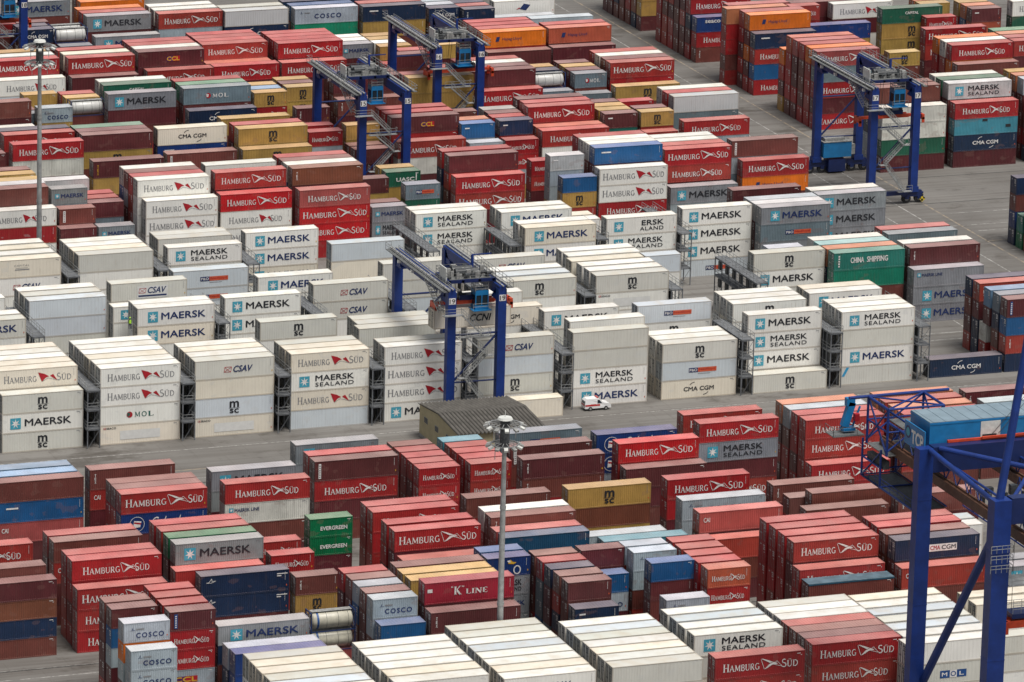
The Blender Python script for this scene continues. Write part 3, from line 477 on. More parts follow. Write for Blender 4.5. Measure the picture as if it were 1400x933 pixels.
# ------------------------------------------------------------------ yard data: one line per column of boxes
COLS = """
228.03 649.89 4 2.896|reefer/w;reefer/w;reefer/i;reefer/w;reefer/w!
227.94 647.14 4 2.896|reefer/w;reefer/w;reefer/W;reefer/w;reefer/w!
227.94 644.37 4 2.896|reefer/w;reefer/W;reefer/w;reefer/W;reefer/w!
227.90 641.65 4 2.896|reefer/w;reefer/w;reefer/w;reefer/i;reefer/w!
227.99 638.84 4 2.896|reefer/i;reefer/w;reefer/w;reefer/w;reefer/i!
227.99 636.09 4 2.896|reefer/W;reefer/i;reefer/w;reefer/W;reefer/w!
213.71 649.49 4 2.896|reefer/w;reefer/w;reefer/w;reefer/w^;reefer/W!
213.67 646.74 4 2.896|reefer/W;reefer/w;reefer/W;reefer/W;reefer/i!
213.63 644.01 4 2.896|reefer/i;reefer/w;reefer/w;reefer/w;reefer/i!
213.70 641.25 4 2.896|reefer/W;reefer/w;reefer/w;reefer/i;reefer/W!
213.62 638.53 4 2.896|reefer/w;reefer/W;reefer/w;reefer/W;reefer/cr!
213.70 635.76 4 2.896|reefer/w;reefer/W;reefer/w;reefer/w;reefer/w
244.27 641.72 4 2.896|reefer/W;reefer/W;reefer/w;reefer/w:CSAV!
244.38 644.45 4 2.896|reefer/w;reefer/W;reefer/W;reefer/i!
244.34 647.19 4 2.896|reefer/w;reefer/w;reefer/w;reefer/w!
244.37 649.93 4 2.896|reefer/w;reefer/W;reefer/w;reefer/w!
244.39 652.67 4 2.896|reefer/w;reefer/W;reefer/w;reefer/cr!
244.35 655.45 4 2.896|reefer/W;reefer/w;reefer/i;reefer/w!
244.28 658.20 4 2.896|reefer/w;reefer/W;reefer/i;reefer/W!
244.29 660.95 4 2.896|reefer/w;reefer/i;reefer/W;reefer/W!
258.75 642.05 4 2.896|reefer/w;reefer/w;reefer/w;reefer/W!
258.75 644.76 4 2.896|reefer/i;reefer/w;reefer/w^;reefer/w!
258.76 647.55 4 2.896|reefer/w;reefer/w;reefer/w;reefer/i!
258.84 650.29 4 2.896|reefer/w;reefer/w;reefer/W;reefer/w!
258.73 653.07 4 2.896|reefer/w;reefer/W;reefer/i;reefer/W!
258.80 655.76 4 2.896|reefer/w;reefer/w;reefer/i;reefer/cr!
258.76 658.56 4 2.896|reefer/w;reefer/W;reefer/w;reefer/w!
273.24 650.72 4 2.896|reefer/w;reefer/i;reefer/W;reefer/w:MS!
273.15 653.66 4 2.896|reefer/w;reefer/W;reefer/i;reefer/w!
273.22 656.63 4 2.896|reefer/w;reefer/w;reefer/w;reefer/cr!
273.15 659.54 4 2.896|reefer/i;reefer/i;reefer/w;reefer/w!
272.41 641.68 4 2.896|dry/r;dry/m;dry/r:HS!;dry/r:HS!
286.32 643.27 4 2.896|dry/m;dry/r:HS;dry/r:HS!;dry/r:HS!
286.33 645.83 4 2.896|dry/r;dry/r;dry/r2;dry/m!
286.28 648.43 4 2.896|dry/r2;dry/r2;dry/b;dry/b!
286.27 651.03 4 2.896|dry/b;dry/r;dry/r;dry/r!
286.36 653.67 4 2.896|dry/R;dry/b;dry/r;reefer/w!
286.29 656.26 4 2.896|dry/r;dry/R;dry/b;reefer/w!
286.32 658.86 4 2.896|dry/R;dry/m;dry/r2;reefer/W!
297.71 639.89 4 2.896|reefer/w;reefer/w;reefer/W:MOLB!;reefer/w!
298.66 642.92 4 2.896|reefer/w;reefer/i;reefer/w;reefer/w!
298.56 645.95 4 2.896|reefer/w;reefer/W;reefer/w;reefer/cr!
298.66 648.98 4 2.896|reefer/i;reefer/w;reefer/w;reefer/W!
298.58 652.03 4 2.896|reefer/w;reefer/w;reefer/w;reefer/cr!
298.62 655.05 4 2.896|reefer/w;reefer/i;reefer/i;reefer/w!
298.66 658.09 4 2.896|reefer/i;reefer/w;reefer/w;reefer/i!
313.03 652.10 4 2.896|reefer/w;reefer/w;reefer/w!;reefer/i!
312.92 655.32 4 2.896|reefer/i;reefer/i;reefer/W;reefer/i!
313.47 644.45 4 2.425|reefer/w;reefer/w!;reefer/W!;reefer/W:MSC!
323.09 665.64 4 2.896|dry/b;dry/g;dry/g:MS^;dry/g:MS!
323.14 668.59 4 2.896|dry/R;dry/n;dry/R^;dry/g^
326.59 674.81 4 2.896|dry/g;dry/g;dry/g
204.28 671.18 2 2.600|dry/b;dry/m^;dry/c^;dry/o^;dry/c:CO!
204.27 667.97 2 2.600|dry/b;dry/c;dry/c:CO!;dry/c:CO!
204.47 677.11 2 2.600|dry/b;dry/m^;dry/c^;dry/u^;dry/m!
204.45 680.07 2 2.600|dry/r^;dry/m^;dry/m^;dry/b^;dry/b!
211.17 673.94 2 2.600|dry/b;dry/c:CCL!;dry/r:HS!;dry/r:HS!;dry/m:TXB!
211.17 677.01 2 2.600|dry/r;dry/r2;dry/b;dry/m;dry/r^
211.20 680.13 2 2.600|dry/m;dry/m;dry/s;dry/r2;dry/r^
211.27 683.17 2 2.600|dry/n;dry/c;dry/m;dry/b;dry/r^
217.74 674.35 4 2.600|dry/m;dry/b^;dry/n^;dry/g:MK!
217.89 670.58 4 2.896|dry/b;dry/n^;dry/c!
218.03 668.11 4 2.896|dry/m;dry/k^;dry/k!
230.67 675.88 2 2.600|dry/r;dry/R;tank/T!;tank/T!
244.57 671.81 4 2.896|dry/r;dry/m;dry/b;dry/m^;dry/K:KL!
244.29 668.49 4 2.896|dry/m;dry/b;dry/m^;dry/m:TEX!
244.84 677.85 4 2.590|dry/r;dry/b;dry/m;dry/y;dry/y!
244.78 680.76 4 2.590|dry/b;dry/b;dry/b;dry/u;dry/y!
244.88 683.75 4 2.590|dry/m;dry/m;dry/m;dry/m;dry/b!
237.50 671.58 2 2.600|dry/r;dry/m;dry/b^;dry/c^;dry/c:CO!
237.51 674.47 2 2.600|dry/m;dry/s;dry/m^;dry/b^;dry/b!
237.54 677.35 2 2.600|dry/b2;dry/r;dry/b2^;dry/u^;dry/c^
237.58 680.25 2 2.600|dry/r2;dry/m;dry/b;dry/b^;dry/p^
237.50 683.10 2 2.600|dry/m;dry/m;dry/b;dry/m^;dry/r^
237.67 668.85 2 2.600|dry/m;dry/b;dry/c;dry/u!
257.40 683.57 2 2.600|dry/b;dry/g;dry/g:MK;dry/g:MS;dry/k:EMB!
257.51 686.54 2 2.600|dry/r;dry/m;dry/r;dry/b2;dry/u^
263.98 671.23 2 2.600|dry/r;dry/m;dry/b^;dry/b^;dry/m!
263.97 674.24 2 2.600|dry/m;dry/b^;dry/n^;dry/r^;dry/p!
263.89 677.23 2 2.600|dry/r;dry/s^;dry/m^;dry/m^;dry/n!
263.94 680.26 2 2.600|dry/s;dry/u^;dry/s^;dry/s^;dry/r!
263.93 683.28 2 2.600|dry/c;dry/r^;dry/b^;dry/m^;dry/p^
263.87 668.18 2 2.600|dry/m;dry/b;dry/n;dry/n:SM!
270.58 683.52 2 2.600|dry/r;dry/r;dry/b;dry/m;dry/m!
270.13 680.56 2 2.600|dry/b;dry/m;dry/c:CO;dry/u!
276.85 680.75 2 2.600|dry/b;dry/r^;dry/b^;dry/c^;dry/c:CO!
276.80 683.73 2 2.600|dry/b;dry/n;dry/s;dry/r2;dry/c^
277.42 675.90 2 2.600|dry/b;dry/r;dry/b^;dry/m!;dry/u!
276.60 668.37 2 2.600|dry/b;dry/m;dry/b^;dry/c:CO!
283.56 671.47 2 2.600|dry/m;dry/b;dry/m;dry/r:HS!;dry/o2:HS!
283.47 674.50 2 2.600|dry/r;dry/r;dry/r;dry/r^;dry/r^
283.55 677.58 2 2.600|dry/r2;dry/m;dry/r;dry/r;dry/r^
283.53 680.59 2 2.600|dry/r;dry/R;dry/r;dry/R;dry/r^
283.51 683.62 2 2.600|dry/r;dry/r2;dry/m;dry/r2;dry/r^
297.08 674.82 4 2.896|dry/m;dry/r;dry/b^;dry/m^;dry/r:HS!
297.09 677.88 4 2.896|dry/r;dry/r^;dry/r^;dry/r^;dry/r!
297.10 680.91 4 2.896|dry/r2;dry/r^;dry/r^;dry/r^;dry/r!
297.02 683.91 4 2.896|dry/m;dry/r^;dry/r^;dry/r^;dry/r!
296.77 671.88 4 2.896|dry/b;dry/m;dry/r^;dry/r:HS!
296.98 669.24 4 2.600|dry/r;dry/b;dry/m;dry/b:TARP!
310.47 677.95 4 2.896|dry/m;dry/r;dry/b;dry/m;dry/r:HS!
310.45 680.69 4 2.896|dry/b;dry/r2;dry/r;dry/r;dry/r!
310.30 671.73 4 2.896|dry/b;dry/r;dry/m;dry/b^;dry/n:CM2!
310.23 674.69 4 2.896|dry/n;dry/s;dry/n;dry/b2^;dry/b!
310.03 668.77 4 2.896|dry/r;dry/m;dry/b!;dry/r2:OII!
320.24 691.49 4 3.000|reefer/w;reefer/w;reefer/w!
320.28 694.44 4 3.000|reefer/w;reefer/W;reefer/cr!
191.62 710.82 4 2.896|dry/r;dry/b;dry/m;dry/r:HS!
190.68 701.30 4 2.896|dry/b;dry/r;dry/m;dry/b!
206.51 701.80 4 2.896|dry/r^;dry/m^;dry/r^;dry/r:HS!
206.53 704.51 4 2.896|dry/r2^;dry/r2^;dry/r^;dry/r!
206.48 710.22 4 2.896|dry/b;dry/m;dry/r:OII^;dry/b!
206.49 713.16 4 2.896|dry/m;dry/m;dry/m^;dry/r!
191.38 698.73 4 2.600|dry/b!;dry/n!;dry/b2!;dry/m!
206.34 698.63 4 2.896|dry/r:HS!;dry/r:HS!;dry/r:HS!
221.45 710.88 4 2.896|dry/b;dry/r;dry/m;dry/r:HS!
221.36 713.73 4 2.896|dry/b;dry/r;dry/r2;dry/r!
221.56 704.89 4 2.896|dry/b;dry/b;dry/m:TXT^;dry/g:MK!
221.52 707.85 4 2.896|dry/b2;dry/s;dry/m^;dry/E!
223.38 699.44 4 2.896|dry/m;dry/n:SHP!;dry/n:SHP!
220.84 702.40 4 2.896|dry/b;dry/m;dry/r!
235.89 707.99 2 2.600|dry/r;dry/m;dry/r:HS!
235.99 713.88 2 2.600|dry/m;dry/r;dry/r:HS!
236.14 698.39 2 2.600|dry/m;dry/y:MSC!;dry/b:TEX!
243.33 714.05 2 2.600|dry/b;dry/m!;dry/E:EV!;dry/E:EV!
251.26 711.19 4 2.896|dry/m;dry/r:HS^;dry/r:HS^;dry/r:HS!
251.28 714.04 4 2.896|dry/b;dry/r2^;dry/r^;dry/r!
251.24 702.28 4 2.896|dry/b;dry/c;dry/m^;dry/r:HS!
251.29 705.58 4 2.896|dry/r;dry/m;dry/r^;dry/r!
251.16 698.63 4 2.896|dry/b;dry/m;dry/r2^
280.34 713.81 4 2.896|dry/m;dry/y;dry/b2!;dry/y:MSC!
265.54 713.65 4 2.896|dry/b;dry/m;dry/r;dry/b!
265.73 704.60 4 2.896|dry/b;dry/r;dry/m^;dry/b:TEX!
265.81 707.48 4 2.896|dry/s;dry/r2;dry/R^;dry/w!
265.57 702.02 4 2.600|dry/m;dry/b;dry/m;dry/R!
265.66 699.16 4 2.600|dry/m;dry/m;dry/b;dry/u2!
279.90 699.01 4 2.896|dry/b;dry/m;dry/T!
277.88 701.69 4 2.896|dry/b;dry/m;dry/c!
293.62 698.85 4 2.896|dry/b;dry/b;dry/m^;dry/R:OII!
294.57 695.68 4 2.896|dry/m;dry/b;dry/r2!
293.48 704.67 4 2.896|dry/b;dry/m;dry/c^;dry/c:CO!
295.13 714.16 4 2.896|dry/b;dry/m^;dry/r^;dry/r:HS!
309.76 711.45 4 2.600|dry/m;dry/r;dry/m;dry/b:TEX!
311.88 702.95 4 2.896|dry/r;dry/b;dry/m;dry/b!
322.99 698.90 4 2.896|dry/b;dry/r;dry/m;dry/b:TEX!
309.61 699.43 4 2.600|dry/b;dry/r;dry/m;dry/b!
309.62 705.39 4 2.600|dry/u;dry/m;dry/r;dry/p^
206.47 737.63 4 2.896|dry/m;dry/R:OII!;dry/u:SM!;dry/b!
206.43 740.57 4 2.896|dry/r2;dry/r2;dry/b;dry/l!
206.43 743.52 4 2.896|dry/m;dry/b;dry/u;dry/l
220.26 740.09 4 2.896|dry/t;dry/m^;dry/r:OII^;dry/b:TEX!
221.13 728.17 4 2.896|dry/b;dry/m;dry/k:COL!;dry/r:HS!
221.14 730.72 4 2.896|dry/m;dry/b;dry/r2^;dry/b!
221.21 733.33 4 2.896|dry/m;dry/r^;dry/r^;dry/b!
236.06 728.79 4 2.896|dry/m;dry/b!;dry/W:ML!;dry/r:HS!
236.05 734.85 4 2.896|dry/b;dry/m^;dry/g^;dry/g:MK!
251.17 743.77 4 2.896|dry/b;dry/m;dry/g;dry/g:MK!
251.20 735.48 4 2.896|dry/b;dry/m!;dry/r:HS!;dry/m:TXW!
251.29 738.45 4 2.896|dry/b;dry/m;dry/m;dry/r!
265.28 732.08 2 2.600|dry/m;dry/r;dry/r:HS!;dry/r:HS!
265.32 734.86 2 2.600|dry/r;dry/r;dry/m^;dry/r^
265.40 737.70 2 2.600|dry/m;dry/r^;dry/r^;dry/r^
265.38 740.53 2 2.600|dry/r;dry/R;dry/r^;dry/r^
265.31 743.34 2 2.600|dry/R;dry/r;dry/r;dry/b^
272.97 732.27 2 2.600|dry/r;dry/m;dry/r:HS!;dry/r:HS!
272.97 735.06 2 2.600|dry/r2;dry/R^;dry/r^;dry/r^
272.96 737.87 2 2.600|dry/m;dry/m;dry/r;dry/r^
272.96 740.65 2 2.600|dry/r2;dry/b;dry/r;dry/r^
272.89 743.47 2 2.600|dry/m;dry/r;dry/m;dry/T^
280.69 741.03 4 2.896|dry/m;dry/b;dry/s;dry/s:PO!
279.73 734.66 4 2.896|dry/m;dry/r;dry/b;dry/m:TXW!
279.27 728.51 4 2.896|dry/m;dry/r;dry/b:TEX!;dry/m:TEX!
294.92 732.10 4 2.896|dry/b;dry/m;dry/r^;dry/r3:HS!
295.04 729.25 4 2.896|dry/b;dry/m;dry/m!
293.57 737.08 4 2.896|dry/m;dry/c;dry/k:COL;dry/k:COL!
309.70 738.26 4 2.896|dry/r:HS;dry/m!;dry/g:MS!;dry/r:HS!
309.12 742.97 4 2.896|dry/r;dry/b;dry/m;dry/r:HS!
325.02 735.75 4 2.896|dry/m;dry/r^;dry/r:HS!;dry/r:HS!
324.99 738.60 4 2.896|dry/r^;dry/m^;dry/r^;dry/r!
324.96 741.48 4 2.896|dry/r^;dry/r^;dry/b^;dry/c!
324.98 744.30 4 2.896|dry/m^;dry/r^;dry/m^;dry/o3!
324.84 732.66 4 2.896|dry/r;dry/r:HS!
339.85 734.78 4 2.896|dry/b!;dry/r!;dry/m!;dry/r:HS!
339.85 738.03 4 2.896|dry/m^;dry/m^;dry/b^;dry/o3!
339.75 741.21 4 2.896|dry/r;dry/r;dry/r^;dry/r!
339.79 744.41 4 2.896|dry/r2;dry/r;dry/r;dry/o3!
353.25 742.76 4 2.896|dry/m;dry/b;dry/r;dry/m:TXT!
353.60 737.25 4 2.896|dry/b!;dry/b!;dry/m!;dry/c!
221.26 788.02 4 2.896|reefer/W:MSC!;reefer/w:MK!;reefer/W:MSC!
221.20 790.81 4 2.896|reefer/w;reefer/w;reefer/W;reefer/i:HSW!
221.19 793.48 4 2.896|reefer/W;reefer/i;reefer/w;reefer/i!
221.17 796.20 4 2.896|reefer/W;reefer/w;reefer/w;reefer/w!
221.22 798.92 4 2.896|reefer/w;reefer/w;reefer/w;reefer/w!
221.21 801.64 4 2.896|reefer/w;reefer/W;reefer/i;reefer/i!
236.01 788.03 4 2.896|reefer/i:GES!;reefer/w:MOLW!;reefer/w:HSW!;reefer/w:HSW!
235.99 790.74 4 2.896|reefer/W!;reefer/w^;reefer/w^;reefer/w!
235.88 793.40 4 2.896|reefer/i!;reefer/w!;reefer/W!;reefer/i!
235.92 796.14 4 2.896|reefer/W^;reefer/W^;reefer/W^;reefer/w!
235.96 798.84 4 2.896|reefer/w;reefer/w;reefer/w^;reefer/w!
235.91 801.57 4 2.896|reefer/i;reefer/W;reefer/W;reefer/w!
250.40 787.99 4 2.896|reefer/i:GES!;reefer/cr:MSC!;reefer/i!;reefer/W:CSAV!
250.44 790.70 4 2.896|reefer/i!;reefer/W!;reefer/w!;reefer/w!
250.44 793.41 4 2.896|reefer/w^;reefer/W^;reefer/w^;reefer/i!
250.40 796.14 4 2.896|reefer/W;reefer/w;reefer/i;reefer/w!
265.17 788.02 4 2.896|reefer/cr!;reefer/i:HSW!;reefer/w:MS!;reefer/i:HSW!
265.12 790.73 4 2.896|reefer/w!;reefer/i!;reefer/w!;reefer/i!
265.09 793.41 4 2.896|reefer/i^;reefer/i^;reefer/w^;reefer/W!
279.71 788.01 4 2.896|reefer/w:MK!;reefer/w:HSW!;reefer/w:HSW!;reefer/w:HSW!
279.74 790.73 4 2.896|reefer/w!;reefer/w!;reefer/w!;reefer/W:OIW!
294.37 787.98 4 2.896|reefer/w!;reefer/W:MSC!;reefer/cr!;reefer/W:CSAV!
294.63 784.30 4 2.896|reefer/i!
309.56 788.01 4 2.896|reefer/w:MK!;reefer/w:MS!;reefer/W!;reefer/W!
324.07 787.97 4 2.896|reefer/i:CMW!;reefer/cr:PO!;reefer/W:MSC!
324.00 790.71 4 2.896|reefer/i!;reefer/w!;reefer/w!
324.06 793.40 4 2.896|reefer/w;reefer/w;reefer/w!
338.80 787.33 4 2.896|reefer/W:MSC!
338.84 790.22 4 2.896|reefer/W!;reefer/w:MK!;reefer/w:MS!;reefer/w:MK!
353.36 788.01 4 2.896|reefer/W:STR!;reefer/w:MK!;reefer/W!;reefer/w:MS!
353.38 790.74 4 2.896|reefer/w!;reefer/w!;reefer/w!;reefer/w!
353.47 793.44 4 2.896|reefer/w^;reefer/w!;reefer/w!;reefer/w!
368.48 788.02 4 2.896|dry/n:CMA!
381.07 787.98 4 2.896|dry/n^;dry/r2:TEX^;dry/u^;dry/m:TXB!
381.07 790.89 4 2.896|dry/r^;dry/b^;dry/n^;dry/s^
380.95 793.81 4 2.896|;;dry/m^;dry/l^
380.95 797.83 4 2.896|dry/n^;dry/n^;dry/m^;dry/r2:TEX!
380.98 800.76 4 2.896|dry/r^;dry/m^;dry/b^;dry/n^
380.95 794.90 4 2.896|dry/r^;dry/W^
266.24 805.93 4 2.896|reefer/w;reefer/w;reefer/w!;reefer/W:MSC!
279.34 798.54 4 2.896|reefer/w;reefer/w;reefer/w;reefer/W!
280.02 801.19 4 2.896|reefer/w;reefer/w;reefer/w;reefer/W!
280.08 803.70 4 2.896|reefer/w;reefer/w;reefer/w;reefer/W!
311.32 794.01 4 2.895|reefer/W^;reefer/i^;reefer/w^;reefer/w!
298.54 804.11 4 2.896|reefer/w!;reefer/w!;reefer/w!;reefer/i:CMW!
309.61 800.36 4 2.896|reefer/w!;reefer/w!;reefer/W!;reefer/w:MK!
298.46 812.41 4 2.896|reefer/w;reefer/w;reefer/w!;reefer/w!
324.49 799.53 4 2.896|reefer/w;reefer/w;reefer/w:MSC!;reefer/cr:PO!
339.06 796.77 4 2.896|reefer/w;reefer/w;reefer/w:MK!;reefer/w:MSC!
339.12 799.53 4 2.896|reefer/i;reefer/w;reefer/i^;reefer/w!
339.15 802.30 4 2.896|reefer/w;reefer/w;reefer/w!;reefer/w!
352.87 799.43 4 2.896|reefer/w;reefer/w;reefer/w;reefer/w:MK!
352.93 802.18 4 2.896|reefer/w;reefer/w;reefer/w;reefer/i!
236.27 826.56 4 2.896|reefer/w;reefer/W!;reefer/cr!;reefer/cr!
236.29 829.46 4 2.896|reefer/w;reefer/w;reefer/W;reefer/W!
236.28 832.40 4 2.896|reefer/i;reefer/i;reefer/w;reefer/w!
221.21 829.55 4 2.896|reefer/w;reefer/w;reefer/W;reefer/w
221.02 817.43 4 2.896|reefer/w;reefer/w;reefer/w!;reefer/W:MK!
221.00 820.43 4 2.896|reefer/w;reefer/i;reefer/w;reefer/w!
250.80 818.14 4 2.896|reefer/w;reefer/w!;reefer/i:MK!;reefer/w:MK!
250.86 820.70 4 2.896|reefer/W;reefer/W;reefer/w^;reefer/w!
250.98 832.66 4 2.896|reefer/w;reefer/w^;reefer/w^;reefer/W:CSB!
249.03 824.92 4 2.534|reefer/W;reefer/w;reefer/w!;reefer/w:MK!
262.32 837.11 4 2.896|reefer/w;reefer/w;reefer/cr:PO!;reefer/cr:PO!
273.93 830.55 4 2.896|reefer/w;reefer/w;reefer/w:MS!;reefer/w:MK!
265.33 820.40 4 2.896|reefer/w;reefer/w!;reefer/w:MK!;reefer/w:MK!
280.78 824.22 4 2.896|reefer/w;reefer/w!;reefer/W:CSAV!;reefer/W:CSAV!
295.17 833.08 4 2.896|reefer/w!;reefer/cr!;reefer/W!;reefer/W!
309.52 831.97 4 2.896|reefer/w;reefer/w;reefer/w!;reefer/W:CSAV!
309.55 818.23 4 2.896|reefer/w;reefer/w;reefer/w!;reefer/W:MSC!
309.67 821.42 4 2.896|reefer/w;reefer/w;reefer/w;reefer/cr!
309.62 824.64 4 2.896|reefer/w;reefer/w;reefer/w;reefer/w!
324.81 817.79 4 2.896|reefer/w;reefer/w;reefer/w:GES!;reefer/W:MSC!
324.86 820.84 4 2.896|reefer/w;reefer/w;reefer/w!;reefer/w!
324.82 823.91 4 2.896|reefer/w;reefer/w^;reefer/i!;reefer/w!
324.25 826.92 4 2.896|reefer/w;reefer/w;reefer/i;reefer/i!
324.89 830.01 4 2.896|reefer/w;reefer/W;reefer/W;reefer/w!
324.91 833.03 4 2.896|reefer/W;reefer/i;reefer/w;reefer/w!
336.66 826.96 2 2.896|reefer/w;reefer/w!;reefer/w!;reefer/cr!
353.75 823.61 4 2.896|reefer/w;reefer/W;reefer/w:MK!;reefer/W:MSC!
366.26 820.64 4 2.896|dry/m;dry/b;dry/t2!;dry/t:CS!
366.24 823.43 4 2.896|dry/b;dry/r;dry/n^;dry/o3^
366.15 826.27 4 2.896|dry/b;dry/r2;dry/R;dry/T2^
366.25 829.09 4 2.896|dry/r;dry/n;dry/m;dry/W^
357.33 826.24 2 2.896|dry/b;dry/m;dry/g;dry/c^
379.35 820.56 4 2.896|dry/b;dry/g^;dry/m^;dry/m:TEX!
379.38 823.49 4 2.896|dry/r;dry/n;dry/r;dry/W^
378.96 817.97 4 2.896|dry/g:MK!;dry/g:MK!;dry/g:ML!
379.46 829.46 4 2.896|dry/b;dry/m;dry/g;dry/s!
379.47 832.45 4 2.896|dry/m;dry/r;dry/n;dry/R^
236.05 850.41 4 2.896|reefer/w;reefer/w!;reefer/w:CSAV!;reefer/i:CAPW!
235.96 853.63 4 2.896|reefer/w;reefer/i;reefer/w;reefer/w!
235.99 856.82 4 2.896|reefer/w;reefer/W;reefer/i;reefer/i!
235.96 860.03 4 2.896|reefer/w;reefer/W;reefer/w;reefer/w!
251.05 850.47 4 2.896|reefer/w;reefer/w;reefer/w!;reefer/W!
250.98 853.11 4 2.896|reefer/w;reefer/W;reefer/w^;reefer/i!
250.99 855.76 4 2.896|reefer/w;reefer/w^;reefer/w^;reefer/w!
250.98 858.42 4 2.896|reefer/w;reefer/w^;reefer/w^;reefer/w!
265.78 851.13 4 2.896|reefer/w;reefer/w;reefer/W!;reefer/w:MS!
265.89 856.68 4 2.896|reefer/w;reefer/w^;reefer/W!;reefer/W!
265.95 859.15 4 2.896|reefer/w;reefer/w;reefer/w;reefer/W!
280.41 856.83 4 2.896|reefer/w;reefer/i:MK!;reefer/w:MK!;reefer/w:MK!
291.34 846.70 4 2.896|reefer/w;reefer/w;reefer/i!;reefer/cr!
310.54 861.19 4 2.896|reefer/w!;reefer/w!;reefer/w:MS!;reefer/w:MS!
310.56 863.95 4 2.896|reefer/w;reefer/W^;reefer/w!;reefer/w!
324.25 858.57 4 2.896|reefer/w;reefer/w!;reefer/w!;reefer/w:MK!
324.27 861.50 4 2.896|;;;reefer/w!
324.46 848.19 4 2.896|reefer/w;reefer/w;reefer/w:MK!;reefer/i:MK!
324.36 851.01 4 2.896|reefer/w;reefer/w;reefer/w^;reefer/w!
339.30 850.37 4 2.896|reefer/w;reefer/w;reefer/w:MS!;reefer/w:MSP!
330.41 861.50 4 2.896|reefer/w;reefer/w;reefer/w!
330.32 864.49 4 2.896|reefer/w;reefer/w;reefer/i
353.57 853.13 4 2.896|reefer/cr:PO!;reefer/w:MK!;reefer/w:MK!;reefer/w:MK!
366.31 850.42 4 2.896|dry/m;dry/g^;dry/s:PO!;dry/g:MK!
366.32 853.03 4 2.896|dry/n;dry/b^;dry/m^;dry/W2^
366.33 855.67 4 2.896|dry/m;dry/b2;dry/s;dry/c^
378.75 856.06 4 2.896|dry/g;dry/g:MK;dry/g:MK!;dry/g:MK!
378.72 859.01 4 2.896|dry/m;dry/u;dry/m;dry/W^
366.21 862.40 4 2.896|dry/r;dry/b;dry/m;dry/m!
243.91 880.04 4 2.896|reefer/w;reefer/w;reefer/r!;reefer/w:HSW!
243.29 882.69 4 2.896|dry/b;dry/r;dry/m;dry/b;dry/b!
243.60 885.33 4 2.896|dry/b;dry/r;dry/b;dry/m;dry/W2
243.61 887.80 4 2.896|dry/R;dry/s;dry/m;dry/c;dry/y
253.63 894.53 4 3.075|dry/b;dry/m;dry/g;dry/W2
257.02 886.26 2 2.600|dry/b;dry/m;dry/b;dry/c;dry/g:MK!
257.49 883.18 2 2.600|dry/r;dry/b;dry/m;dry/b:TXW!
256.94 880.61 2 2.600|dry/r;dry/b^;dry/m!
263.07 885.87 2 2.600|dry/r;dry/b;dry/s;dry/m!
263.12 888.83 2 2.600|dry/b2;dry/m;dry/b;dry/r
263.14 891.77 2 2.600|dry/b2;dry/b;dry/m;dry/r
263.25 880.36 2 2.600|dry/m;dry/b;dry/g:MK!
251.51 897.32 2 2.600|dry/b;dry/r;dry/m;dry/b;dry/y
251.47 900.28 2 2.600|dry/r;dry/b;dry/b;dry/m;dry/b
270.42 882.70 4 2.896|dry/w;dry/w;dry/w^;dry/w^;reefer/w:HSW!
270.38 885.27 4 2.896|dry/r;dry/n;dry/R^;dry/r2^;dry/r^
270.39 887.90 4 2.896|dry/b;dry/r;dry/m^;dry/c^;dry/b^
270.43 890.50 4 2.896|dry/m;dry/c;dry/b;dry/u^;reefer/w!
271.09 880.12 4 2.896|reefer/w;reefer/w^;reefer/w:HSW!;reefer/w:HSW!
284.04 889.45 4 2.896|reefer/w;reefer/w;reefer/m;reefer/w;reefer/w!
284.07 884.27 4 2.896|dry/m;dry/r;dry/b;dry/m^;dry/r:HS!
284.03 881.06 4 2.896|dry/b;reefer/w:HSW!;reefer/w:HSW!;dry/r3:HS!
297.18 883.85 4 2.896|dry/m;dry/r;dry/b;dry/m^;dry/b2:TEX!
297.10 886.44 4 2.896|dry/r2;dry/r2;dry/n;dry/u;reefer/w!
297.20 889.06 4 2.896|dry/m;dry/n;dry/r;dry/b;dry/b^
297.14 891.67 4 2.896|dry/b;dry/m;dry/b;dry/c;dry/r^
297.36 880.54 4 2.896|dry/r;dry/r3:HS!;dry/r3:HS!;dry/R:HS!
309.92 889.60 2 2.600|dry/r;dry/b;dry/y;dry/m
316.63 892.92 2 2.600|dry/m;dry/b;dry/y;dry/G:UASC!
316.55 895.87 2 2.600|dry/b2;dry/r;dry/r2;dry/y^
316.94 884.03 2 2.600|dry/b;dry/m;dry/G:MOL^;dry/s:PO!
310.10 881.01 2 2.600|dry/b;dry/g:MS!;dry/g:MK!
310.03 883.96 2 2.600|dry/m;dry/b;dry/m
324.93 885.35 4 2.896|dry/r;dry/b;dry/m^;dry/r^;dry/m!
324.87 888.64 4 2.896|dry/m;dry/r;dry/s^;dry/n^;dry/r^
325.07 882.26 4 2.896|dry/r;dry/m;dry/r:HS!;dry/r:HS!
342.87 894.04 2 2.600|dry/y;dry/m^;dry/r:HS^;dry/r:HS^
343.35 886.71 2 2.600|dry/b;dry/y;dry/c^;dry/c^;dry/W2:SM!
343.81 881.79 2 2.600|dry/b;dry/r:HS;dry/y:MSC!;dry/u!
350.40 884.52 4 2.896|dry/m;dry/r;dry/b;dry/m^;dry/u:SM!
350.38 887.11 4 2.896|dry/r;dry/n;dry/r;dry/b^;reefer/w!
350.36 889.69 4 2.896|dry/m;dry/b;dry/m;dry/m;reefer/w!
350.35 892.33 4 2.896|dry/c;dry/c;dry/m;dry/r;dry/r^
350.17 881.41 4 2.896|reefer/w;dry/r:HS!;reefer/w:HSW!;reefer/w:HSW!
365.80 891.28 4 2.896|dry/b;dry/m;dry/r:HS!;dry/r:HS!
365.80 894.08 4 2.896|dry/r;dry/m;dry/m;dry/r
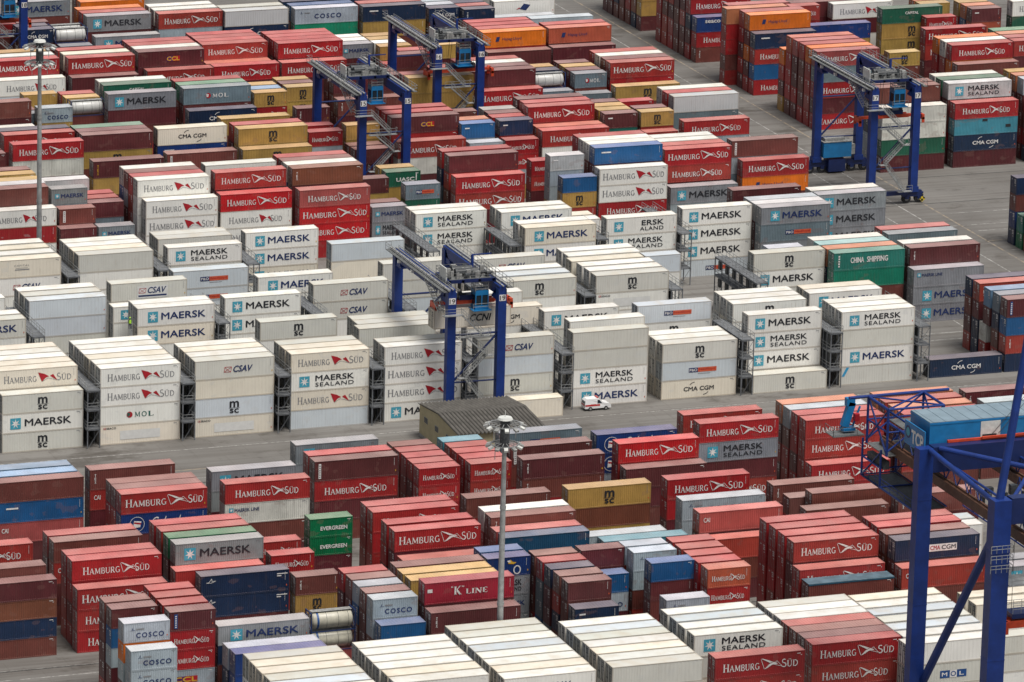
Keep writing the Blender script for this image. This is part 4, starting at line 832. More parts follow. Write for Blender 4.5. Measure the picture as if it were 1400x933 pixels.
365.73 896.89 4 2.896|dry/r2;dry/b;dry/m;reefer/w!
365.82 899.70 4 2.896|dry/R;dry/m;dry/r;reefer/w!
365.80 888.10 4 2.896|dry/c^;dry/g:MK!
379.26 894.20 4 2.896|dry/m;dry/s;dry/c;dry/b:TXW!
380.19 891.36 4 2.896|dry/m;dry/o:HL!;dry/r:HS!
257.56 911.01 4 2.896|dry/m;dry/b;dry/m;dry/W:SM!;dry/r:HS!
257.93 917.68 4 2.896|dry/r;dry/b;dry/b;dry/m;dry/r:HS!
257.94 920.66 4 2.896|dry/r;dry/m;dry/r;dry/m;dry/n
270.51 914.37 4 2.896|dry/r;dry/m;dry/b;dry/y:MSC!;dry/m!
270.55 917.01 4 2.896|dry/m;dry/m;dry/r;dry/m;dry/m^
270.56 919.57 4 2.896|dry/b;dry/b;dry/r;dry/m;dry/G2
270.45 907.72 4 2.896|dry/r;dry/b;dry/y^;dry/m:TXY!
250.54 911.68 2 2.600|dry/b;dry/r;dry/m;dry/b;dry/m
250.49 914.62 2 2.600|dry/m;dry/u;dry/b;dry/m;dry/r
283.92 915.49 4 2.896|dry/r;dry/b;dry/m;dry/k:SM^;reefer/i:CMW!
283.78 909.55 4 2.896|dry/r;dry/b;dry/m;dry/b:TXW!
297.04 912.08 4 2.896|dry/r;dry/m;dry/b;dry/y^;dry/y:MSC!
297.03 915.00 4 2.896|dry/m;dry/s;dry/n;dry/m^;dry/r^
296.93 909.25 4 2.896|dry/b;dry/m;dry/y;dry/y:MSC!
296.38 919.63 4 2.896|dry/b;dry/r;dry/m;dry/b;dry/y:MSC!
309.70 912.78 2 2.600|dry/r;dry/m;dry/b;dry/c;dry/r:HS!
309.57 917.24 2 2.600|dry/m;dry/r;dry/b;dry/m;dry/r:HS
324.65 913.28 4 2.896|dry/r;dry/b;dry/m^;dry/r^;dry/m:CCL!
324.66 916.46 4 2.896|dry/u;dry/r;dry/r;dry/r^;dry/r^
324.67 919.65 4 2.896|dry/s;dry/n;dry/r;dry/n;dry/r^
317.39 915.82 2 2.600|dry/r;dry/b;dry/m;dry/y^;dry/y!
316.72 909.06 2 2.600|dry/b;dry/r;dry/m;dry/m!
316.69 912.02 2 2.600|dry/m;dry/b2;dry/m;dry/b^
323.92 907.72 4 2.896|dry/b;dry/m;dry/W^;dry/r:HS!
336.74 911.77 2 2.600|dry/r;dry/m;dry/b;dry/c;dry/u:SM!
336.78 914.71 2 2.600|dry/u;dry/s;dry/m;dry/r;dry/o3
337.09 908.62 2 2.600|dry/r;dry/b;dry/m;dry/c^
343.85 912.24 2 2.600|dry/r;dry/b;dry/m;dry/r^;dry/n:SM!
343.56 915.06 2 2.600|dry/s;dry/c;dry/b;dry/b2;dry/r^
343.85 917.85 2 2.600|dry/r;dry/b;dry/b;dry/n;dry/m^
343.92 920.70 2 2.600|dry/c;dry/b;dry/m;dry/s;dry/W3^
343.71 908.90 2 2.600|dry/y;dry/c;dry/r:HS;dry/r:HS!
336.75 920.55 2 2.600|dry/m;dry/b;dry/r;dry/m;dry/b
349.92 914.76 4 2.896|dry/r;dry/b;dry/m;dry/r;dry/r:HS!
350.31 917.72 4 2.896|dry/r;dry/b;dry/R;dry/r;dry/r^
350.19 920.69 4 2.896|dry/r;dry/b;dry/R;dry/r;dry/m^
350.48 909.09 4 2.896|dry/b;dry/m;reefer/w!;dry/r:HS!
350.46 911.88 4 2.896|dry/R;dry/b;dry/b;dry/o2^
376.62 909.33 4 2.896|dry/m;dry/b;dry/c;dry/r:HS!
363.16 912.47 2 2.600|dry/r;dry/m;dry/b;dry/t;dry/m:SM!
363.13 915.36 2 2.600|dry/u;dry/m;dry/b2;dry/c;dry/y^
363.13 918.26 2 2.600|dry/r;dry/s;dry/m;dry/c;dry/y
363.12 921.18 2 2.600|dry/u;dry/r;dry/u;dry/n;dry/m
369.75 912.17 2 2.600|dry/r;dry/m;dry/b;dry/r^;dry/y:MSC!
369.69 915.13 2 2.600|dry/m;dry/b2;dry/b2;dry/r;dry/m
369.04 908.18 2 2.600|dry/r;dry/b;dry/m;dry/r:HS
369.28 920.37 2 2.600|dry/b;dry/r;dry/m;dry/b;dry/r:HS
362.83 907.72 2 2.600|dry/r;dry/b;dry/m;dry/G
377.19 915.76 4 2.896|reefer/w;reefer/w;reefer/w;dry/s;reefer/W2!
377.09 918.52 4 2.896|reefer/W;reefer/w;reefer/w;reefer/w;dry/r^
377.21 921.33 4 2.896|reefer/W;reefer/w;reefer/w;reefer/w;reefer/w!
376.02 942.81 4 2.896|dry/r;dry/b;dry/m;dry/r^;dry/r:HS!
376.11 945.58 4 2.896|dry/r;dry/R;dry/r;dry/r2;dry/m^
376.10 948.39 4 2.896|dry/r;dry/b;dry/b;dry/m;reefer/w!
376.12 951.15 4 2.896|dry/r;dry/m;dry/r;dry/b;dry/r^
374.76 936.82 4 2.896|dry/r;dry/m;dry/b;dry/y:MSC!
369.09 942.21 2 2.600|dry/b;dry/r;dry/m;dry/b^;dry/s:MOL!
369.09 945.09 2 2.600|dry/u;dry/m;dry/c;dry/b;dry/m^
369.19 947.98 2 2.600|dry/R;dry/r;dry/m;dry/b;dry/y^
369.20 950.93 2 2.600|dry/m;dry/b;dry/m;dry/b;dry/m^
368.39 937.80 2 2.600|dry/r;dry/b;dry/m;dry/s:MOL
361.83 943.52 2 2.600|dry/b2;dry/m;dry/m;dry/b;tank/T!
361.79 946.41 2 2.600|dry/m;dry/c;dry/n;dry/r;dry/n
361.75 949.32 2 2.600|dry/r;dry/m;dry/m;dry/r;dry/y
349.56 942.47 4 2.896|dry/r;dry/b;dry/m;dry/r;dry/m!
349.55 945.29 4 2.896|dry/r;dry/R;dry/n;dry/b;dry/m
349.63 948.07 4 2.896|dry/n;dry/m;dry/b;dry/c;reefer/w!
349.55 950.84 4 2.896|dry/b;dry/m;dry/n;dry/R;dry/r^
349.80 939.31 4 2.896|dry/r;dry/b;dry/m^;dry/r:HS!
362.34 941.08 2 2.600|dry/r;dry/b;dry/m;dry/s
337.29 940.55 4 2.896|dry/b;dry/m;dry/s:MOLB;dry/y!;dry/y!
337.20 943.35 4 2.896|dry/b;dry/b2;dry/r;dry/R^;dry/R^
349.54 963.65 2 2.600|dry/r;dry/b;dry/m;dry/r
283.17 941.81 4 2.896|dry/m;dry/r;dry/b;dry/m!;dry/g:MK!
284.30 948.31 4 2.896|dry/m;dry/r;dry/b;dry/m;dry/G:CAP!
284.28 951.12 4 2.896|dry/m;dry/m;dry/b2;dry/r;reefer/w!
259.33 943.03 4 2.896|dry/r;dry/b;dry/m;dry/s:MOLB
259.32 945.99 4 2.896|dry/b;dry/R;dry/u;dry/m
270.42 940.59 2 2.600|dry/r;dry/m;dry/b;dry/y^;dry/c:CO!
277.19 943.95 2 2.600|dry/R;dry/s;dry/r2;dry/b;tank/T!
277.12 946.82 2 2.600|dry/b;dry/c;dry/c;dry/n;dry/y^
277.06 949.72 2 2.600|dry/n;dry/m;dry/m;dry/c;dry/r^
257.00 940.59 4 2.896|dry/m;dry/r;dry/b;dry/m;dry/b!
270.69 950.85 2 2.600|dry/m;dry/r;dry/m;dry/b;dry/y^
255.95 934.02 4 2.896|dry/b;dry/m;dry/n;dry/W
296.93 942.61 4 2.896|dry/m;dry/r;dry/b^;dry/m^;dry/s:MOL!
296.98 945.41 4 2.896|dry/s;dry/m;dry/m^;dry/r2^;dry/G2^
297.04 948.22 4 2.896|dry/r2;dry/r;dry/b2;dry/s;dry/r^
296.54 937.99 4 2.896|dry/r;dry/b;dry/m;dry/n:CMA!
309.67 942.42 2 2.600|dry/r;dry/m;dry/b;dry/r:HS;dry/y:MSC!
309.62 945.34 2 2.600|dry/m;dry/u;dry/b;dry/u;dry/l
309.62 948.23 2 2.600|dry/R;dry/b;dry/b2;dry/m;dry/y
316.45 945.07 2 2.600|dry/r;dry/m;dry/b;dry/y:MSC;dry/y:MSC!
316.40 947.96 2 2.600|dry/r;dry/r2;dry/b;dry/r;dry/m^
316.47 950.87 2 2.600|dry/b;dry/m;dry/r;dry/n;dry/y^
316.62 939.85 2 2.600|dry/m;dry/r;dry/b;dry/m:TEX!
324.04 939.55 4 2.896|dry/b;dry/r;dry/m^;dry/b:TEX!
324.63 943.84 4 2.896|dry/b;dry/r;dry/m^;dry/b^;dry/m!
324.70 946.80 4 2.896|dry/b2;dry/m;dry/R;dry/m^;dry/m^
284.24 969.67 4 2.896|dry/m;dry/r;dry/b;dry/m^;dry/r:HS!
284.22 972.79 4 2.896|dry/m;dry/r;dry/r;dry/m^;reefer/i!
284.16 975.98 4 2.896|dry/R;dry/r2;dry/r;dry/b;dry/r^
284.16 967.04 4 2.896|dry/m;dry/r;dry/b;dry/m!
270.64 970.55 4 2.896|dry/m;dry/r;dry/b;dry/m;dry/r:HS!
270.66 973.72 4 2.896|dry/R;dry/r2;dry/m;dry/r;reefer/w!
270.66 976.91 4 2.896|dry/r;dry/r;dry/r;dry/R;dry/y
271.05 968.00 4 2.896|reefer/w;reefer/w;reefer/cr;reefer/w:HSW!
297.53 971.34 4 2.896|dry/m;dry/r;dry/b;dry/m^;dry/m:CCL!
297.63 974.03 4 2.896|dry/m;dry/m;dry/m;dry/u;reefer/w!
297.61 976.70 4 2.896|dry/R;dry/c;dry/m;dry/b;dry/r^
297.64 979.36 4 2.896|dry/b;dry/R;dry/s;dry/s;dry/r^
298.49 968.76 4 2.896|dry/r;dry/b;dry/m;dry/r:HS!
310.33 974.26 4 2.896|dry/m;dry/r;dry/b;dry/m;dry/r:HS!
310.42 976.90 4 2.896|dry/r;dry/r;dry/m;dry/r;dry/r^
310.44 979.46 4 2.896|dry/b;dry/b;dry/r;dry/r;dry/r
310.37 982.07 4 2.896|dry/r;dry/m;dry/m;dry/r;dry/r^
310.97 969.37 4 2.896|dry/r;dry/b;dry/m;dry/r:HS!
310.33 971.84 4 2.896|dry/r;dry/b;dry/r;dry/o2
323.73 971.93 4 2.896|dry/m;dry/r;dry/b;dry/m;dry/r:HS!
323.70 974.57 4 2.896|dry/r;dry/r;dry/r;dry/m^;dry/r^
323.75 977.14 4 2.896|dry/r;dry/r;dry/R;dry/m;dry/r^
323.76 979.78 4 2.896|dry/R;dry/r;dry/m;dry/r;dry/r^
323.54 969.05 4 2.896|dry/r;dry/b;dry/m;dry/r:HS!
336.41 974.45 2 2.600|dry/m;dry/r;dry/b;dry/m;dry/g:MK!
336.49 977.37 2 2.600|dry/m;dry/r;dry/c;dry/b2;dry/w
336.43 980.22 2 2.600|dry/m;dry/n;dry/m;dry/m;dry/w
342.75 971.26 2 2.600|dry/b;dry/r;dry/m;dry/b^;dry/y:MSC^
342.70 974.17 2 2.600|dry/m;dry/c;dry/u;dry/n^;dry/w^
342.77 977.07 2 2.600|dry/b;dry/m;dry/s;dry/m;dry/y
342.75 979.95 2 2.600|dry/m;dry/m;dry/R;dry/c;dry/y
343.34 964.44 2 2.600|dry/b;dry/r;dry/m;dry/b;dry/m!
345.00 967.39 2 2.600|;;;;dry/r^
351.49 970.11 2 2.600|dry/b;dry/r;dry/b;dry/m;dry/y!
342.61 968.50 2 2.600|dry/r;dry/b;dry/m;dry/r^
362.42 971.28 4 2.896|dry/r;dry/b;dry/m;dry/r^;dry/o:HL!
362.46 974.12 4 2.896|dry/m;dry/r;dry/R;dry/r^;dry/r^
362.42 976.97 4 2.896|dry/m;dry/r2;dry/r;dry/b^;dry/r^
362.47 979.80 4 2.896|dry/r;dry/r2;dry/m^;dry/r2^;dry/r^
362.18 967.72 4 2.896|dry/r;dry/b;dry/m;dry/m!
375.31 971.69 4 2.896|dry/m;dry/r;dry/b;dry/m;dry/o2:HL!
375.35 974.65 4 2.896|dry/m;dry/r;dry/r;dry/R;dry/r^
375.00 968.53 4 2.896|dry/r;dry/b;dry/m;dry/m!
376.88 984.81 4 2.664|dry/r;dry/b;dry/m;dry/W;dry/c
296.94 1001.39 4 2.896|dry/m;dry/r;dry/b;dry/m;dry/g:MK!
296.90 1004.28 4 2.896|dry/r;dry/b2;dry/s;dry/b2;dry/r^
296.92 1007.19 4 2.896|dry/c;dry/b2;dry/m;dry/u;dry/o^
297.31 997.03 4 2.896|dry/r;dry/b;dry/m;dry/g:MK!
284.14 999.75 2 2.600|dry/m;dry/r;dry/m;dry/b^;dry/n:CMA!
284.07 1002.69 2 2.600|dry/m;dry/s;dry/r2;dry/m^;dry/n^
284.95 1005.66 2 2.600|dry/s;dry/R;dry/b;dry/b;dry/m
290.31 998.79 2 2.600|dry/m;dry/b2;dry/b;dry/m^;tank/T!
290.31 1001.73 2 2.600|dry/b;dry/R;dry/b;dry/b;tank/W3!
278.75 1005.31 2 2.600|dry/b;dry/r;dry/m;dry/b;dry/r:HS
278.73 1008.29 2 2.600|dry/r;dry/r;dry/m;dry/r2;dry/r
290.55 996.26 2 2.600|dry/r;dry/m;dry/b;dry/s
310.20 1000.20 4 2.896|dry/r;dry/m;dry/b;dry/c^;dry/r:HS!
310.28 1003.44 4 2.896|dry/r;dry/m;dry/r;dry/b^;reefer/w!
310.28 1006.63 4 2.896|dry/r;dry/R;dry/m;dry/r2;reefer/w!
322.56 999.27 4 2.896|reefer/w;reefer/w;reefer/w;dry/n:CMA;reefer/W2!
322.58 1002.48 4 2.896|reefer/w;reefer/i;reefer/w;reefer/w;reefer/W:MSC!
335.66 998.21 4 2.896|dry/r;dry/m;dry/b;dry/t2!;dry/c:CO!
335.73 1001.14 4 2.896|dry/m;dry/r;dry/n;dry/r^;dry/u^
348.41 996.92 4 2.896|dry/r;dry/m;dry/b;dry/y!;dry/n:SM!
348.51 999.87 4 2.896|;;;;dry/R
348.41 1004.09 4 2.896|dry/m;dry/r;dry/c;dry/R;dry/n
351.04 1001.45 4 2.600|dry/r;dry/m;dry/b;dry/y
368.05 996.62 2 2.600|dry/m;dry/r^;dry/m^;dry/b^;dry/n:TEX^
368.07 999.55 2 2.600|dry/r;dry/b;dry/s;dry/b2;dry/R
368.05 1002.50 2 2.600|dry/r;dry/u;dry/b2;dry/b;dry/n
362.00 998.98 2 2.600|dry/m;dry/r;dry/m^;dry/b^;dry/n:CMA!
362.06 1002.11 2 2.600|;;;;dry/c
361.96 1005.04 2 2.600|dry/m;dry/m;dry/b;dry/m;dry/c
378.01 1007.61 4 2.896|reefer/w;reefer/w;dry/G;reefer/w:LOG!
376.54 1003.39 4 3.186|dry/b;dry/m;dry/c
285.82 1015.83 4 2.896|dry/m;dry/r;dry/m;dry/b;dry/g:MK!
299.27 1013.33 4 2.896|dry/r;dry/b;dry/m;dry/r;dry/o^
299.22 1016.24 4 2.896|dry/r;dry/b;dry/r;dry/r^;dry/b^
335.33 1004.63 4 2.896|dry/b;dry/r;dry/m;dry/b;dry/n
415.03 1025.57 4 2.896|dry/m^;dry/y^;dry/y;dry/m
415.06 1028.54 4 2.896|dry/n^;dry/b2^;dry/r;dry/r
415.05 1031.48 4 2.896|dry/b^;dry/r^;dry/n;dry/n
414.97 1034.47 4 2.896|dry/b^;dry/b^;dry/n;dry/G
414.95 1037.38 4 2.896|dry/b^;dry/n^;dry/c;dry/m
414.93 1040.38 4 2.896|dry/m^;dry/r;dry/m;dry/m
415.05 1043.29 4 2.896|dry/m^;dry/m;dry/s;dry/r
415.07 997.62 4 2.896|dry/b:TEX^;dry/r:HS^;dry/k:SEACO!
414.96 1000.62 4 2.896|dry/r^;dry/m^;dry/n^;dry/r:HS!;dry/r
415.00 1003.58 4 2.896|dry/b^;dry/m^;dry/R^;dry/m^;dry/r
414.97 1006.49 4 2.896|dry/b^;dry/m^;dry/b^;dry/m^;dry/o2
415.04 1009.43 4 2.896|dry/r^;dry/R^;dry/m^;dry/r^;dry/m
415.02 1012.41 4 2.896|dry/r2^;dry/r2^;dry/b^;dry/r2;dry/n
414.98 1015.36 4 2.896|dry/r^;dry/r^;dry/r^;dry/m;dry/r
415.29 970.01 4 2.896|dry/r:HS^;dry/u^;dry/r:HS^;dry/n:SM!
415.33 972.98 4 2.896|dry/r^;dry/m^;dry/o^;dry/m^;dry/o:HL!
415.35 975.71 4 2.896|dry/m^;dry/r^;dry/m^;dry/r^;dry/R^
413.17 978.88 4 2.896|dry/r^;dry/b^;dry/r^;dry/r^;dry/o3!
414.69 981.83 4 2.896|dry/r2;dry/m;dry/m;dry/r;dry/R^
415.46 942.02 4 2.896|dry/r:HS!;dry/m!;dry/r:HS!;dry/s!;dry/R:HS!
415.49 944.97 4 2.896|dry/r^;dry/R^;dry/r^;dry/r^;dry/o^
415.49 947.88 4 2.896|dry/r^;dry/m^;dry/b^;dry/b^;dry/r^
415.46 950.83 4 2.896|dry/m^;dry/r^;dry/m^;dry/m^;dry/R^
415.52 953.80 4 2.896|dry/b^;dry/r^;dry/r^;dry/r^;dry/o2^
415.47 956.78 4 2.896|dry/y^;dry/m^;dry/r^;dry/o^
414.20 909.91 4 2.896|dry/m!;dry/G:CAP!;dry/W:MSC!;dry/W:MSC!
414.23 912.91 4 2.896|dry/m^;dry/r^;dry/b^;dry/m^;dry/b!
414.16 915.84 4 2.896|dry/c^;dry/c^;dry/n^;dry/n^;dry/b^
428.07 909.89 4 2.896|dry/m!;dry/n:CMA!;dry/T:DMG!;dry/r:HS!
427.99 912.90 4 2.896|dry/m^;dry/r^;dry/b^;dry/m^;dry/W2:MS!
427.99 915.88 4 2.896|dry/m;dry/r;dry/b;dry/m;dry/G:CAP^
428.02 918.79 4 2.896|dry/r;dry/n;dry/n;dry/b2;reefer/w!
442.47 909.92 4 2.896|dry/n^;dry/r:HS^;dry/b^;dry/r:HS
442.47 912.89 4 2.896|dry/m^;dry/r^;dry/b^;dry/m^;dry/c^
442.34 915.85 4 2.896|dry/u;dry/m;dry/r2;dry/m^;dry/o3^
442.42 918.83 4 2.896|dry/m;dry/b;dry/c;dry/b2;dry/y^
441.34 940.67 4 2.896|dry/m;dry/r;dry/b;dry/o^;dry/r:HS!
441.37 943.58 4 2.896|dry/r2;dry/r;dry/m;dry/R^;reefer/w:MSC!
441.25 946.46 4 2.896|dry/r;dry/r;dry/r^;dry/r^;dry/o^
441.19 937.63 4 2.896|dry/r;dry/b;dry/m;dry/b!
442.15 953.89 4 2.896|dry/r;dry/b^;dry/m^;dry/r:HS^;dry/r:HS!
453.90 941.18 4 2.896|dry/m;dry/r;dry/b;dry/m;dry/r:HS^
453.87 944.10 4 2.896|dry/r;dry/b;dry/r;dry/r;dry/R
453.86 947.01 4 2.896|dry/r;dry/b;dry/r;dry/b;dry/o3
453.87 949.92 4 2.896|dry/r2;dry/r;dry/R;dry/r;dry/G2^
441.47 971.84 4 2.896|dry/b^;dry/m^;dry/y:MSC!;dry/y:MSC!;dry/G:CAP!
430.50 943.86 2 2.600|dry/m;dry/r;dry/m;dry/b^;dry/y:MSC!
460.71 973.92 2 2.600|dry/r;dry/m;dry/b;dry/o2^;dry/m:SM!
460.74 976.84 2 2.600|dry/r;dry/r;dry/r2;dry/u^;dry/o3^
460.68 979.75 2 2.600|dry/n;dry/m;dry/m;dry/r^;dry/y^
468.06 971.93 4 2.896|reefer/w;reefer/w;reefer/w;dry/G^;reefer/w:HSW!
449.30 969.19 2 2.600|dry/m;dry/r;dry/b;dry/m;dry/r:HS^
450.21 974.26 2 2.896|dry/m;dry/r;dry/b;dry/m;dry/y
450.27 977.20 2 2.896|dry/b2;dry/b;dry/r;dry/b;dry/o3^
427.99 974.01 4 2.896|dry/b;dry/m;dry/y;dry/k!
425.59 978.18 2 2.896|dry/r;dry/b;dry/m;dry/r:HS;dry/r:HS
426.91 980.75 4 2.896|dry/m;dry/r;dry/b;dry/m;dry/m
434.11 977.88 4 2.896|reefer/w;reefer/w;reefer/w;dry/m^;reefer/w:HSW!
415.55 858.02 4 2.896|dry/n^;dry/k^;dry/b^;dry/n^
415.61 855.00 4 2.896|dry/E^;dry/t^
415.57 851.98 4 2.896|dry/b;dry/n;dry/m;dry/u
415.59 849.00 4 2.896|dry/b;dry/n;dry/r
"""
